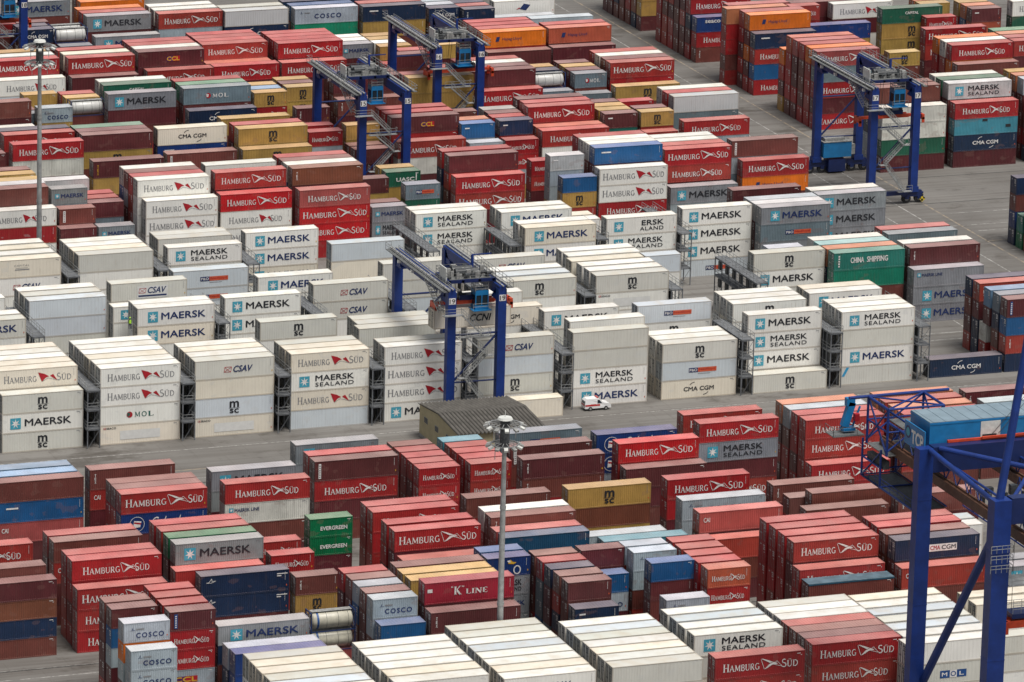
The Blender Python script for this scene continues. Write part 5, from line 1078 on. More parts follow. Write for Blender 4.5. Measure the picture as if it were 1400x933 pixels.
LABELS = """white refrigerated container beside an off-white one, sixth row back
white refrigerated container, fifth row back, seventh stack from the quay crane
white refrigerated container, on top of its stack beside a cream one, fourth row back
white refrigerated container right behind a cream one, seventh stack from the quay crane
cream refrigerated container right behind a white one, seventh stack from the quay crane
white refrigerated container in front of a cream one, seventh stack from the quay crane
off-white refrigerated container, sixth row back
cream refrigerated container right behind a cream one in front of an off-white one
cream refrigerated container right behind an off-white one in front of a cream one
off-white refrigerated container right behind a bluish white one in front of a cream one
bluish white refrigerated container in front of an off-white one beside a cream one
white refrigerated container in front of a cream one beside an off-white one
cream refrigerated container beside a white one, sixth stack from the quay crane
white refrigerated container beside a cream one, sixth stack from the quay crane
white refrigerated container in front of a bluish white one by the nearer light mast
bluish white refrigerated container in front of a white one by the nearer light mast
white refrigerated container right behind a bluish white one beside a bluish white one
off-white refrigerated container right behind a white one by the nearer light mast
off-white refrigerated container, eighth row back
off-white refrigerated container beside a red one
white refrigerated container right behind an off-white one in front of a cream one
cream refrigerated container near the quay crane
white refrigerated container right behind a cream one in front of an off-white one
off-white refrigerated container, on top of its stack beside a bluish white one
bluish white refrigerated container right behind an off-white one beside a white one
white refrigerated container, seventh row back
white refrigerated container with star panel and two dark words beside a red one
white refrigerated container in front of a bluish white one beside an off-white one
bluish white refrigerated container beside a bluish white one, fourth row back
white refrigerated container right behind a bluish white one, fifth row back
red container, second from the top, fourth stack from the quay crane near the quay crane
red container with white winged emblem beside an off-white one
red container with white winged emblem, second from the top near the quay crane
red container with white winged emblem in front of a maroon one beside a white one
maroon container beside a bluish white one
brown container beside an off-white one
red container beside a bluish white one
white refrigerated container right behind a red one beside a white one
white refrigerated container beside a bluish white one near the quay crane
off-white refrigerated container right behind a white one beside a cream one
off-white refrigerated container with blue letter panel
white refrigerated container resting on an off-white one with blue letter panel
white refrigerated container right behind a white one beside a red one
bluish white refrigerated container right behind a white one beside a maroon one
off-white refrigerated container beside a brown one
bluish white refrigerated container right behind an off-white one beside a red one
white refrigerated container in front of a cream one, sixth row back
cream refrigerated container, seventh row back
white refrigerated container, second from the top in the front white block
cream refrigerated container resting on a white one beside a bluish white one
cream refrigerated container right behind a cream one, first stack from the quay crane
white refrigerated container under an off-white one in the front white block
off-white refrigerated container resting on a white one under an off-white one
off-white refrigerated container resting on an off-white one in the front white block
grey container, on top of its stack in front of a grey one
pale grey container with spaced navy lettering resting on an orange one
pale grey container with spaced navy lettering, second from the top
pale grey container with spaced navy lettering in front of an orange one
short maroon container resting on a blue one
brown container resting on a brown one right behind a maroon one
pale grey container with yellow letters on purple
red container with white winged emblem beside a navy one
red container with white winged emblem under a maroon one with blue vertical panel
maroon container with blue vertical panel
grey container with star panel and one dark word resting on a navy one
pale grey container right behind a royal blue one
royal blue container resting on a royal blue one in front of a pale grey one
cream tank container, second from the top
cream tank container resting on a turquoise one
crimson container with white serif lettering
maroon container with vertical white letters beside a blue one
mustard container by the nearer light mast
mustard container beside a pinkish brown one
brown container right behind a mustard one beside a red one
pale grey container with spaced navy lettering beside a crimson one
brown container in front of a pale grey one
blue container by the nearer light mast
royal blue container with bird emblem
maroon container in front of a pinkish brown one
short pinkish brown container in front of a navy one
navy container right behind a pinkish brown one
red container in front of a pinkish brown one
navy container with small white mark in front of a brown one
maroon container beside a pinkish brown one
blue container beside a pale grey one
pale grey container with spaced navy lettering beside a red one
maroon container under a blue one
short blue container resting on a maroon one
pale grey container, top tier, first row, fifth stack from quay crane, block behind front whites
red container with white winged emblem under an orange red one
orange red container, top tier, first row, fourth stack from quay crane, block behind front whites
red container with white winged emblem beside a brown one
red container resting on a red one beside a red one, fourth row back
red container resting on a red one beside a red one, fifth row back
red container, on top of its stack resting on a red one, sixth row back
red container right behind a brown one with blue tarpaulin top
brown container with blue tarpaulin top
red container right behind a brown one beside a red one, fourth row back
red container beside a red one, fifth row back, second stack from the quay crane
navy container with white name panel
brown container resting on a rusty brown one
brown container under a rust red one with small white letters
rust red container with small white letters resting on a brown one
white refrigerated container in front of a bluish white one in the middle coloured block
bluish white refrigerated container right behind a white one in the middle coloured block
red container beside a brown one, eleventh stack from the quay crane
brown container right behind a maroon one in the middle coloured block
red container resting on a red one, second row back in the middle coloured block
red container beside a grey one in the middle coloured block
brown container resting on a red one beside a red one
red container resting on a maroon one right behind a brown one
brown container, fourth from the top beside a red one
navy container beside a red one
rusty brown container, second from the top resting on a navy one
maroon container resting on a rusty brown one
red container, third from the top beside a brown one
red container, second from the top beside a navy one
red container, on top of its stack beside a rusty brown one
red container right behind a green one
red container beside a red one, sixth row back
grey container with star panel and one dark word in front of a green one
green container right behind a grey one
navy container with white ship sketch, second from the top
navy container with white ship sketch, on top of its stack
red container right behind a navy one with white ship sketch
short red container with white winged emblem beside a maroon one
short red container beside a green one
mustard container with stacked black letters under a brown one
short brown container with vertical white letters
maroon container under a green one with wide white lettering
green container with wide white lettering, second from the top
green container with wide white lettering, on top of its stack
red container, top tier, fourth row, sixth stack from quay crane, middle coloured block
red container resting on a red one beside a green one
red container with white winged emblem beside a faded red one
red container resting on a red one beside a brown one, third row back
rusty brown container resting on a mustard one
mustard container with stacked black letters resting on a rusty brown one
brown container beside a mustard one in the middle coloured block
brown container, on top of its stack right behind a faded red one
white container in the middle coloured block
faded red container right behind a dark teal one
dark teal container, on top of its stack
turquoise container beside a maroon one
pale grey container right behind a turquoise one
faded red container with small white letters, second row back
rust red container resting on a brown one in the middle coloured block
pale grey container with spaced navy lettering in the middle coloured block
red container with white winged emblem, fourth row back
brown container, on top of its stack, fourth row back, second stack from the quay crane
brown container in front of a pinkish brown one
brown container with vertical white letters beside a brown one
brown container beside a brown one with vertical white letters
faded red container with small white letters, third from the top
blue container with small white mark, second from the top
brown container resting on a blue one
light blue container in front of a light blue one
brown container with vertical white letters resting on a red one
royal blue container with white script and roundel
red container with white winged emblem resting on a royal blue one
brown container right behind a red one with white winged emblem
brown container resting on a red one right behind a brown one
brown container under an off-white one
off-white container with small star and thin lettering
red container with white winged emblem resting on an off-white one beside a red one
grey container beside a maroon one with white vertical panel
grey container beside a brown one, third row back
maroon container resting on a brown one, ninth stack from the quay crane
red container with white winged emblem under a maroon one with white vertical panel
maroon container with white vertical panel resting on a red one
red container right behind a maroon one with white vertical panel
short red container with white winged emblem in front of a maroon one
red container, top tier, first row, eighth stack from quay crane, roadside coloured block
red container with white winged emblem, second from the top, seventh stack from the quay crane
red container resting on a red one, first row back, seventh stack from the quay crane
slate grey container, third row back, sixth stack from the quay crane
maroon container with white vertical panel resting on a brown one
brown container with vertical white letters, second from the top
maroon container with vertical white letters resting on a brown one
bright red container with white winged emblem, second row back, fifth stack from the quay crane
maroon container resting on a maroon one beside a brown one with vertical white letters
royal blue container resting on a royal blue one, third row back
maroon container under a grey one with star panel and two dark words
grey container with star panel and two dark words resting on a maroon one
red container with white winged emblem resting on a grey one
red container, second row back, fourth stack from the quay crane in the roadside coloured block
red container with white winged emblem, second from the top resting on a red one
red container, top tier, second row, third stack from quay crane, roadside coloured block
red container resting on a red one beside a faded orange one
pale grey container, on top of its stack right behind a red one
faded orange container resting on a maroon one right behind a pale grey one
red container resting on a red one, first row back in the roadside coloured block
brown container, fourth from the top in front of a maroon one
red container resting on a brown one under a maroon one
maroon container resting on a red one beside a red one
red container with white winged emblem in front of a faded orange one
faded orange container resting on a brown one
red container right behind a faded orange one beside a pale grey one
faded orange container right behind a red one beside a faded orange one
maroon container, second row back, first stack from the quay crane in the roadside coloured block
brown container, fourth from the top under a brown one
brown container, third from the top resting on a brown one
maroon container resting on a brown one beside a brown one
pale grey container beside a faded orange one
off-white refrigerated container with stacked black letters under a white one
white refrigerated container resting on an off-white one under an off-white one with stacked black letters
off-white refrigerated container with stacked black letters, on top of its stack beside a white one
cream refrigerated container with red pennant emblem beside a white one
cream refrigerated container right behind a cream one beside a cream one
white refrigerated container right behind a cream one, thirteenth stack from the aisle
white refrigerated container in front of a cream one, fifth row back
cream refrigerated container, sixth row back
cream refrigerated container with pale blank patch under a white one
white refrigerated container with round emblem, green letters
white refrigerated container with red pennant emblem beside a cream one
white refrigerated container beside an off-white one with red envelope emblem, twelfth stack from the aisle
off-white refrigerated container right behind a cream one with pale blank patch
white refrigerated container resting on a white one beside a cream one with red pennant emblem
cream refrigerated container, fourth from the top under a white one
white refrigerated container, third from the top resting on a cream one
off-white refrigerated container, second from the top under a cream one
cream refrigerated container, on top of its stack resting on an off-white one
white refrigerated container resting on an off-white one, fourth row back
white refrigerated container, fifth row back, twelfth stack from the aisle
white refrigerated container, sixth row back in the roadside white block
cream refrigerated container with pale blank patch under a bluish white one
bluish white refrigerated container with stacked black letters, third from the top
cream refrigerated container resting on a bluish white one with stacked black letters
off-white refrigerated container with red envelope emblem resting on a cream one
cream refrigerated container under an off-white one
off-white refrigerated container right behind a bluish white one with stacked black letters
white refrigerated container, second from the top right behind a cream one beside a white one
white refrigerated container right behind an off-white one with red envelope emblem
cream refrigerated container resting on a white one right behind a white one
white refrigerated container right behind a cream one, fourth row back, eleventh stack from the aisle
bluish white refrigerated container beside a cream one with pale blank patch
cream refrigerated container with red pennant emblem, third from the top
white refrigerated container with star panel and two dark words resting on a cream one
cream refrigerated container with red pennant emblem resting on a white one
white refrigerated container, fourth from the top right behind a bluish white one
cream refrigerated container, third from the top resting on a white one
white refrigerated container resting on a cream one under a cream one
cream refrigerated container resting on a white one in front of an off-white one
off-white refrigerated container resting on a white one right behind a cream one
white refrigerated container with star panel and one dark word beside a bluish white one
white refrigerated container with red pennant emblem, third from the top
white refrigerated container with red pennant emblem beside a bluish white one
white refrigerated container with red pennant emblem in front of an off-white one
white refrigerated container, fourth from the top under a white one beside a white one
white refrigerated container, third from the top right behind a white one with red pennant emblem
white refrigerated container under an off-white one right behind a white one with red pennant emblem
off-white refrigerated container right behind a white one with red pennant emblem
white refrigerated container, fourth from the top under an off-white one with stacked black letters
off-white refrigerated container with stacked black letters under a bluish white one
bluish white refrigerated container resting on an off-white one around crane nineteen
off-white refrigerated container with red envelope emblem resting on a bluish white one
cream refrigerated container in front of a white one, eighth stack from the aisle
white refrigerated container with star panel and one dark word beside a cream one
white refrigerated container with star panel and two dark words, third from the top
off-white refrigerated container resting on a white one with star panel and two dark words
off-white refrigerated container, on top of its stack behind the white car
cream refrigerated container with dark letters between arcs, third from the top
bluish white refrigerated container with blue and orange panel, second from the top
off-white refrigerated container with stacked black letters resting on a bluish white one
cream refrigerated container right behind a cream one with dark letters between arcs
white refrigerated container right behind a bluish white one with blue and orange panel
white refrigerated container resting on a white one, second row back, fifth stack from the aisle
white refrigerated container, third row back, fifth stack from the aisle
off-white refrigerated container with stacked black letters in front of an off-white one
off-white refrigerated container, fourth from the top right behind an off-white one
white refrigerated container, third from the top resting on an off-white one beside a white one
white refrigerated container, second from the top, second row back, fourth stack from the aisle
white reefer, top tier, second row, fourth stack from aisle, roadside white block
off-white refrigerated container with blue slanting stripe
white refrigerated container with star panel and one dark word under an off-white one
off-white refrigerated container, second from the top in front of a white one
white refrigerated container with star panel and two dark words, third stack from the aisle
white refrigerated container right behind an off-white one with blue slanting stripe
white refrigerated container, third from the top resting on a white one beside a white one
white refrigerated container, second from the top right behind an off-white one
white refrigerated container, on top of its stack, second row back, third stack from the aisle
white refrigerated container, third from the top under a white one right behind a white one
white refrigerated container, second from the top, third row back, third stack from the aisle
white reefer, top tier, third row, third stack from aisle, roadside white block
navy container with white letters between arcs beside a navy one
maroon container, on top of its stack in front of a slate grey one
rust red container, on top of its stack in the roadside white block
white refrigerated container under an off-white one with stacked black letters, fourth row back
off-white refrigerated container with stacked black letters, fourth row back
off-white refrigerated container, third row back around crane nineteen
off-white refrigerated container right behind an off-white one in front of an off-white one
off-white refrigerated container right behind an off-white one, fifth row back
white reefer, top tier, second row, sixth stack from aisle, roadside white block
white reefer, fourth tier, first row, seventh stack from aisle, roadside white block
white refrigerated container resting on a white one under a white one, first row back
white refrigerated container under a cream one with dark letters between arcs
cream refrigerated container with dark letters between arcs resting on a white one
white refrigerated container, fourth from the top under a white one, sixth stack from the aisle
white refrigerated container resting on a white one under an off-white one, third row back
off-white refrigerated container resting on a white one, sixth stack from the aisle
white refrigerated container resting on an off-white one beside a bluish white one
white refrigerated container, second from the top under a white one, eighth stack from the aisle
white refrigerated container resting on a white one, eighth stack from the aisle
white refrigerated container under a bluish white one beside a cream one
bluish white refrigerated container with blue and orange panel resting on a white one
white refrigerated container under a white one with stacked black letters
white refrigerated container with stacked black letters, on top of its stack
white refrigerated container right behind a white one with stacked black letters
white refrigerated container, second from the top, fifth row back
white refrigerated container resting on a white one, fifth row back
white refrigerated container in front of a cream one, fourth row back
cream refrigerated container, third stack from the aisle
off-white refrigerated container under a bluish white one, first row back
bluish white refrigerated container resting on an off-white one under a bluish white one
bluish white refrigerated container resting on a bluish white one in front of an off-white one
off-white refrigerated container right behind a bluish white one in front of a white one
white refrigerated container beside an off-white one with envelope emblem on white panel
white refrigerated container, second from the top, fifteenth stack from the aisle
off-white refrigerated container, fifteenth stack from the aisle
white refrigerated container right behind an off-white one, fifteenth stack from the aisle
white refrigerated container under a cream one, thirteenth stack from the aisle
cream refrigerated container with star panel and one dark word, second from the top
white refrigerated container resting on a cream one with star panel and one dark word
white refrigerated container, on top of its stack, second row back, thirteenth stack from the aisle
off-white refrigerated container with envelope emblem on white panel
white refrigerated container, second from the top, third row back in the second white block
white refrigerated container resting on a white one, third row back in the second white block
bluish white refrigerated container, second from the top under a bluish white one, second row back
bluish white refrigerated container with blue and orange panel resting on a bluish white one
white reefer, second tier, first row, eleventh stack from aisle, second white block
white refrigerated container with star panel and one dark word, eleventh stack from the aisle
white reefer, third tier, first row, twelfth stack from aisle, second white block
white refrigerated container under a white one beside a white one in the second white block
white reefer, top tier, first row, twelfth stack from aisle, second white block
white refrigerated container, third from the top under an off-white one with red envelope emblem
off-white refrigerated container with red envelope emblem, second from the top
off-white refrigerated container with red envelope emblem resting on an off-white one
white refrigerated container, fourth from the top under a bluish white one
bluish white refrigerated container resting on a white one under an off-white one, first row back
off-white refrigerated container, second from the top resting on a bluish white one
off-white refrigerated container resting on an off-white one in the second white block
white refrigerated container under an off-white one with red envelope emblem, fourth row back
off-white refrigerated container with red envelope emblem beside a white one
white refrigerated container beside a white one with pale blank patch
off-white refrigerated container with stacked black letters in front of a bluish white one
bluish white refrigerated container right behind an off-white one, seventh stack from the aisle
white refrigerated container right behind a bluish white one, third row back
white refrigerated container with pale blank patch
off-white refrigerated container with stacked black letters resting on a white one with pale blank patch
white refrigerated container right behind a white one with pale blank patch
white refrigerated container resting on a white one beside a bluish white one
cream refrigerated container, second from the top, third row back
white refrigerated container resting on a cream one in front of a cream one
cream refrigerated container, on top of its stack in the second white block
white refrigerated container right behind a cream one in the second white block
white refrigerated container right behind a white one beside an off-white one with red envelope emblem
short white refrigerated container, third from the top
short white refrigerated container, second from the top
short bluish white refrigerated container, on top of its stack
white refrigerated container under an off-white one, fourth stack from the aisle
off-white refrigerated container with stacked black letters beside a faded orange one
bright green container resting on a brown one
teal green container with two white words
maroon container with vertical white letters resting on a maroon one
grey container with star panel and one dark word, third from the top
grey container with star panel and one dark word in front of a grey one
grey container with small star and thin lettering
slate grey container beside an off-white one
white refrigerated container under a white one with red envelope emblem
white refrigerated container with red envelope emblem
cream refrigerated container with small grey lettering
white refrigerated container right behind a cream one with small grey lettering
cream refrigerated container, third row back in the third white block
white refrigerated container right behind a cream one, fourth row back in the third white block
white refrigerated container beside a white one with red envelope emblem
off-white refrigerated container beside a cream one with small grey lettering
cream refrigerated container resting on a white one right behind an off-white one
white refrigerated container resting on a white one right behind a cream one
white refrigerated container, on top of its stack beside an off-white one, fourth row back
off-white refrigerated container under a white one, tenth stack from the aisle
white refrigerated container with star panel and two dark words beside an off-white one
off-white refrigerated container under an off-white one, second row back
off-white refrigerated container resting on an off-white one beside a white one
off-white refrigerated container right behind an off-white one in the third white block
cream refrigerated container, third from the top in the third white block
white refrigerated container with star panel and one dark word resting on a cream one
white refrigerated container resting on a white one beside an off-white one, first row back
cream refrigerated container under a bluish white one
bluish white refrigerated container resting on a cream one, eighth stack from the aisle
white refrigerated container, fourth from the top under a white one in the third white block
white refrigerated container in front of an off-white one in the third white block
white refrigerated container with star panel and two dark words resting on a white one
white refrigerated container beside a white one, first row back, seventh stack from the aisle
white refrigerated container resting on an off-white one, seventh stack from the aisle
white refrigerated container resting on a white one, second row back, seventh stack from the aisle
white refrigerated container, third from the top under a white one in the third white block
white refrigerated container, second from the top in front of a white one, third row back
white reefer, top tier, third row, sixth stack from aisle, third white block
white refrigerated container resting on a white one right behind a white one, fourth row back
white refrigerated container, second from the top under a cream one, sixth stack from the aisle
cream refrigerated container with star panel and one dark word, on top of its stack
white refrigerated container beside a white one with star panel and half-hidden words
white refrigerated container under a white one with star panel and half-hidden words
white refrigerated container with star panel and half-hidden words
white refrigerated container, on top of its stack under a white one
bluish white refrigerated container with blue and orange panel, fourth from the top
white refrigerated container with star panel and one dark word resting on a bluish white one
white refrigerated container with star panel and one dark word beside a maroon one
white refrigerated container with star panel and one dark word beside a greyish white one
slate grey container with blue and orange panel, second from the top
grey container with star panel and one dark word resting on a slate grey one
grey container with star panel and one dark word resting on a grey one
grey container with star panel and one dark word beside a pale grey one
maroon container, on top of its stack in the third white block
red refrigerated container, second from the top
white refrigerated container with red pennant emblem resting on a red one
brown container in front of a greyish white one
grey container with star panel and one dark word beside a greyish white one
short brown container with white vertical panel
maroon container by the farther light mast
maroon container resting on a slate grey one
grey container with star panel and one dark word beside a maroon one
white refrigerated container with red pennant emblem in front of a red one
white refrigerated container right behind a brown one
white refrigerated container with red pennant emblem beside a grey one
white refrigerated container, on top of its stack beside a bright red one
white refrigerated container beside a brown one
red container with white winged emblem beside a rusty brown one
white refrigerated container, third from the top beside a bright red one
white refrigerated container with red pennant emblem under a bright red one
bright red container with white winged emblem resting on a white one with red pennant emblem
rusty brown container with vertical white letters beside a red one
white refrigerated container right behind a rusty brown one
bright red container with white winged emblem under a bright red one
bright red container with white winged emblem under a faded red one
faded red container with white winged emblem beside a bright red one
dark green container with bold white letters
short slate grey container with blue and orange panel
short grey container with star panel and two dark words
grey container with star panel and one dark word beside a bright red one
maroon container, on top of its stack, second row back, fifth stack from the aisle
red container with white winged emblem, second from the top, fifth stack from the aisle
red container resting on a red one with white winged emblem, fifth stack from the aisle
greyish white container with small white mark
mustard container with stacked black letters under a blue one
blue container resting on a mustard one
blue container with small white mark resting on a maroon one
white refrigerated container resting on a brown one
white refrigerated container right behind a white one in front of a red one
red container with white winged emblem under a white one
white refrigerated container with red pennant emblem resting on a red one with white winged emblem
white refrigerated container with red pennant emblem beside a blue one
red container with white winged emblem, second from the top, second stack from the aisle
red container with white winged emblem resting on a red one, second stack from the aisle
white refrigerated container right behind a red one in the first block beyond the whites
white refrigerated container right behind a white one, fifth row back, second stack from the aisle
grey container with star panel and one dark word resting on a pale grey one
brown container with white vertical panel resting on a pale grey one
orange container with navy emblem and lettering, second from the top
red container with white winged emblem resting on an orange one with navy emblem and lettering
off-white container with small white mark
red container with white winged emblem resting on an off-white one with small white mark
red container in front of a navy one beside a maroon one
mustard container beside a royal blue one
maroon container beside a cream one
maroon container with vertical yellow letters
cream refrigerated container with dark letters between arcs resting on a royal blue one
brown container with white vertical panel beside a mustard one
mustard container with stacked black letters in front of a red one
mustard container with stacked black letters in front of a mustard one
mustard container, fourth row back in the second block beyond the whites
red container with white winged emblem around crane fifteen
maroon container with yellow letters on purple resting on a red one
mustard container, on top of its stack around crane fifteen
maroon container resting on a maroon one beside a red one
red container with white winged emblem resting on an off-white one
short blue container with small white mark
navy container with small white mark beside a blue one
short red container with white winged emblem resting on a red one
red container with white winged emblem beside a mustard one, third row back
white refrigerated container, second from the top under a red one
red container with white winged emblem resting on a white one
red container with white winged emblem resting on a pale grey one beside a red one
maroon container with small white mark resting on a teal green one
mustard container with stacked black letters beside a maroon one with small white mark
greyish white refrigerated container resting on a slate grey one
white refrigerated container right behind a red one beside a red one
red container with white winged emblem beside a slate grey one
white refrigerated container right behind a maroon one, first stack from the aisle
mustard container with stacked black letters beside a slate grey one
short slate grey container with round emblem, white letters
white tank container beside a maroon one
maroon container, on top of its stack beside a turquoise one
white refrigerated container around crane sixteen
red container with white winged emblem beside a mustard one, first row back
mustard container beside a brown one with vertical white letters
mustard container in front of a faded red one
maroon container under a grey one in the third block beyond the whites
grey container with star panel and one dark word beside a slate grey one
dark green container, tenth stack from the aisle
white refrigerated container right behind a dark green one beside a red one
pale grey container with spaced navy lettering resting on a mustard one
white tank container resting on a brown one
brown container beside a pale grey one with spaced navy lettering
slate grey container with round emblem, white letters resting on a maroon one
navy container with white letters between arcs in the third block beyond the whites
mustard container with stacked black letters in front of a light blue one
mustard container with stacked black letters beside a light blue one
short maroon container with vertical white letters
brown container with vertical white letters beside a mustard one
maroon container resting on a brown one beside a faded red one
red container with white winged emblem in front of a cream one
cream refrigerated container right behind a red one
maroon container beside a white one with red pennant emblem
red container in front of a white one beside a red one with white winged emblem
white refrigerated container in front of a mustard one
white refrigerated container with red pennant emblem beside a maroon one
maroon container with yellow letters on purple resting on a maroon one
white refrigerated container right behind a maroon one with yellow letters on purple
red container in front of a maroon one in the fourth block beyond the whites
red container with white winged emblem in front of a red one beside a white one
red container in front of an orange red one in the fourth block beyond the whites
red container, top tier, second row, sixth stack from aisle, fourth block beyond the whites
red container with white winged emblem beside a red one, sixth stack from the aisle
grey container with star panel and one dark word beside a white one
maroon container resting on a brown one in the fourth block beyond the whites
mustard container beside a mustard one with stacked black letters
orange container with navy emblem and lettering resting on a red one
maroon container in front of a red one, second stack from the aisle
orange red container with navy emblem and lettering
maroon container in front of a maroon one in the fourth block beyond the whites
grey container with star panel and one dark word beside a dusty grey one
grey container, on top of its stack beside a slate grey one
navy container with white letters between arcs beside a turquoise one
white tank container in front of a dusty grey one
white tank container right behind a turquoise one
red container with white winged emblem beside a greyish white one
white refrigerated container right behind a red one beside an off-white one
white refrigerated container beside an orange one
greyish white refrigerated container resting on a navy one
off-white refrigerated container right behind a greyish white one
bright green container under a pale grey one
pale grey container with spaced navy lettering resting on a bright green one
mustard container under a navy one
navy container with small white mark resting on a mustard one
navy container with white letters between arcs beside a faded red one
white refrigerated container with navy and red emblem
grey container with star panel and one dark word resting on a brown one
royal blue container in the fourth block across the aisle
red container with white winged emblem resting on a navy one
navy container with small white mark in front of a maroon one
orange container with navy emblem and lettering resting on a maroon one
faded orange container resting on a red one right behind a faded red one
red container with white winged emblem, fifth from the top
maroon container, fourth from the top resting on a red one with white winged emblem
red container with white winged emblem under a slate grey one
slate grey container resting on a red one
faded red container with white winged emblem resting on a slate grey one
maroon container under a dark green one
dark green container with white capitals, third from the top
off-white container with stacked black letters, second from the top
off-white container with stacked black letters, on top of its stack
brown container beside a greyish white one
maroon container under a navy one with white letters between arcs
navy container with white letters between arcs, third from the top
turquoise container with dark dents
red container with white winged emblem resting on a turquoise one
greyish white container with star panel and two dark words
white refrigerated container in the first block across the aisle
red container with white winged emblem resting on an orange one
white refrigerated container resting on a faded red one
brown container in front of an orange one
red container with white winged emblem, fifth row back
mustard container with stacked black letters, third from the top
mustard container with stacked black letters under a dark green one
dark green container with white capitals, on top of its stack
mustard container with stacked black letters resting on a brown one
maroon container with small white mark resting on an orange red one
white refrigerated container resting on a dark green one
royal blue container beside a maroon one
white refrigerated container with red pennant emblem resting on a maroon one""".split("\n")
RACKS = [(233.74, 786.9, 17.2, 3), (248.2, 786.9, 17.2, 3), (262.9, 786.9, 17.2, 3), (277.5, 786.9, 9, 3), (292.2, 786.9, 14, 3), (307.4, 786.9, 17.2, 3), (336.6, 786.9, 12, 3), (351.2, 786.9, 9, 3), (365.8, 786.9, 17.2, 3), (234.0, 816.9, 17.2, 3), (263.15, 816.9, 14, 3), (278.6, 816.9, 12, 3), (293.05, 816.9, 17.2, 3), (307.4, 816.9, 17.2, 3), (322.6, 816.9, 9, 3), (337.1, 816.9, 9, 3), (351.5, 816.9, 17.2, 3), (233.8, 848.7, 17.2, 3), (248.8, 848.7, 17.2, 3), (263.6, 848.7, 17.2, 3), (278.2, 848.7, 17.2, 3), (308.3, 848.7, 17.2, 3), (322.1, 848.7, 12, 3), (337.1, 848.7, 12, 3), (351.55, 848.7, 17.2, 3)]
RACK_LABELS = """grey steel rack with three decks, ninth from the aisle in the roadside white block
grey steel rack with three decks, eighth from the aisle in the roadside white block
grey steel rack with three decks, seventh from the aisle in the roadside white block
grey steel rack with three decks, sixth from the aisle in the roadside white block
grey steel rack with three decks, fifth from the aisle in the roadside white block
grey steel rack with three decks, fourth from the aisle in the roadside white block
grey steel rack with three decks, third from the aisle in the roadside white block
grey steel rack with three decks, second from the aisle in the roadside white block
grey steel rack with three decks, first from the aisle in the roadside white block
grey steel rack with three decks, eighth from the aisle in the second white block
grey steel rack with three decks, seventh from the aisle in the second white block
grey steel rack with three decks, sixth from the aisle in the second white block
grey steel rack with three decks, fifth from the aisle in the second white block
grey steel rack with three decks, fourth from the aisle in the second white block
grey steel rack with three decks, third from the aisle in the second white block
grey steel rack with three decks, second from the aisle in the second white block
grey steel rack with three decks, first from the aisle in the second white block
grey steel rack with three decks, eighth from the aisle in the third white block
grey steel rack with three decks, seventh from the aisle in the third white block
grey steel rack with three decks, sixth from the aisle in the third white block
grey steel rack with three decks, fifth from the aisle in the third white block
grey steel rack with three decks, fourth from the aisle in the third white block
grey steel rack with three decks, third from the aisle in the third white block
grey steel rack with three decks, second from the aisle in the third white block
grey steel rack with three decks, first from the aisle in the third white block""".split("\n")
PERSON = (249.4, 817.4, 8.73)

mass = {'dry': ([], [], []), 'reefer': ([], [], [])}; mass_marks = {}
EDGE = .02
def mass_box(kind, X, Y, Z, L, H, col, lg, var, ends):
    V, Fc, C = mass[kind]; c = jitter(PAL[col], (X, Y, Z).__repr__())
    fc = tuple(x * .60 + y for x, y in zip(c, (.095, .066, .036))) if kind == 'reefer' else tuple(x * .8 + .006 for x in c)
    def bx(x0, y0, z0, x1, y1, z1, c=None):
        c = c or fc; k = len(V); V.extend([(x0, y0, z0), (x1, y0, z0), (x1, y1, z0), (x0, y1, z0), (x0, y0, z1), (x1, y0, z1), (x1, y1, z1), (x0, y1, z1)])
        for q in ((0, 3, 2, 1), (4, 5, 6, 7), (0, 1, 5, 4), (2, 3, 7, 6), (1, 2, 6, 5), (3, 0, 4, 7)): Fc.append(tuple(k + i for i in q)); C.append(c)
    bx(X + EDGE, Y + EDGE, Z + .01, X + L - EDGE, Y + W - EDGE, Z + H - .03, c)
    for x in (X, X + L - .15):
        for y in (Y, Y + W - .1): bx(x, y, Z, x + .15, y + .1, Z + H - .005)
    for y in (Y + .002, Y + W - .102): bx(X + .15, y, Z + .002, X + L - .15, y + .1, Z + .14); bx(X + .15, y, Z + H - .11, X + L - .15, y + .1, Z + H - .012)
    if ends:
        for mk, bs in (('machine' if kind == 'reefer' else 'rod', [(y, .12, .05, H - .22) for y in (.42, .93, 1.50, 2.01)]), ('grey' if kind == 'reefer' else 'white', [(.28, H - .52, .6, .16), (.28, H - .78, .46, .16), (.28, H - 1.04, .55, .16), (.28, H - 1.42, .34, .14), (1.45, H - .55, .4, .14)])):
            v, f = mass_marks.setdefault((kind, mk), ([], []))
            for y, z, w, h in bs: k = len(v); v.extend([(X - .012, Y + y, Z + z), (X - .012, Y + y + w, Z + z), (X - .012, Y + y + w, Z + z + h), (X - .012, Y + y, Z + z + h)]); f.append((k + 3, k + 2, k + 1, k))
    for part, mk, mb in logo_meshes(lg, L, H, var):
        v, f = mass_marks.setdefault((kind, mk), ([], [])); k = len(v)
        v.extend([(a + X, b + Y + .008, c_ + Z) for a, b, c_ in mb.v]); f.extend([tuple(k + i for i in q) for q in mb.f])
li = 0
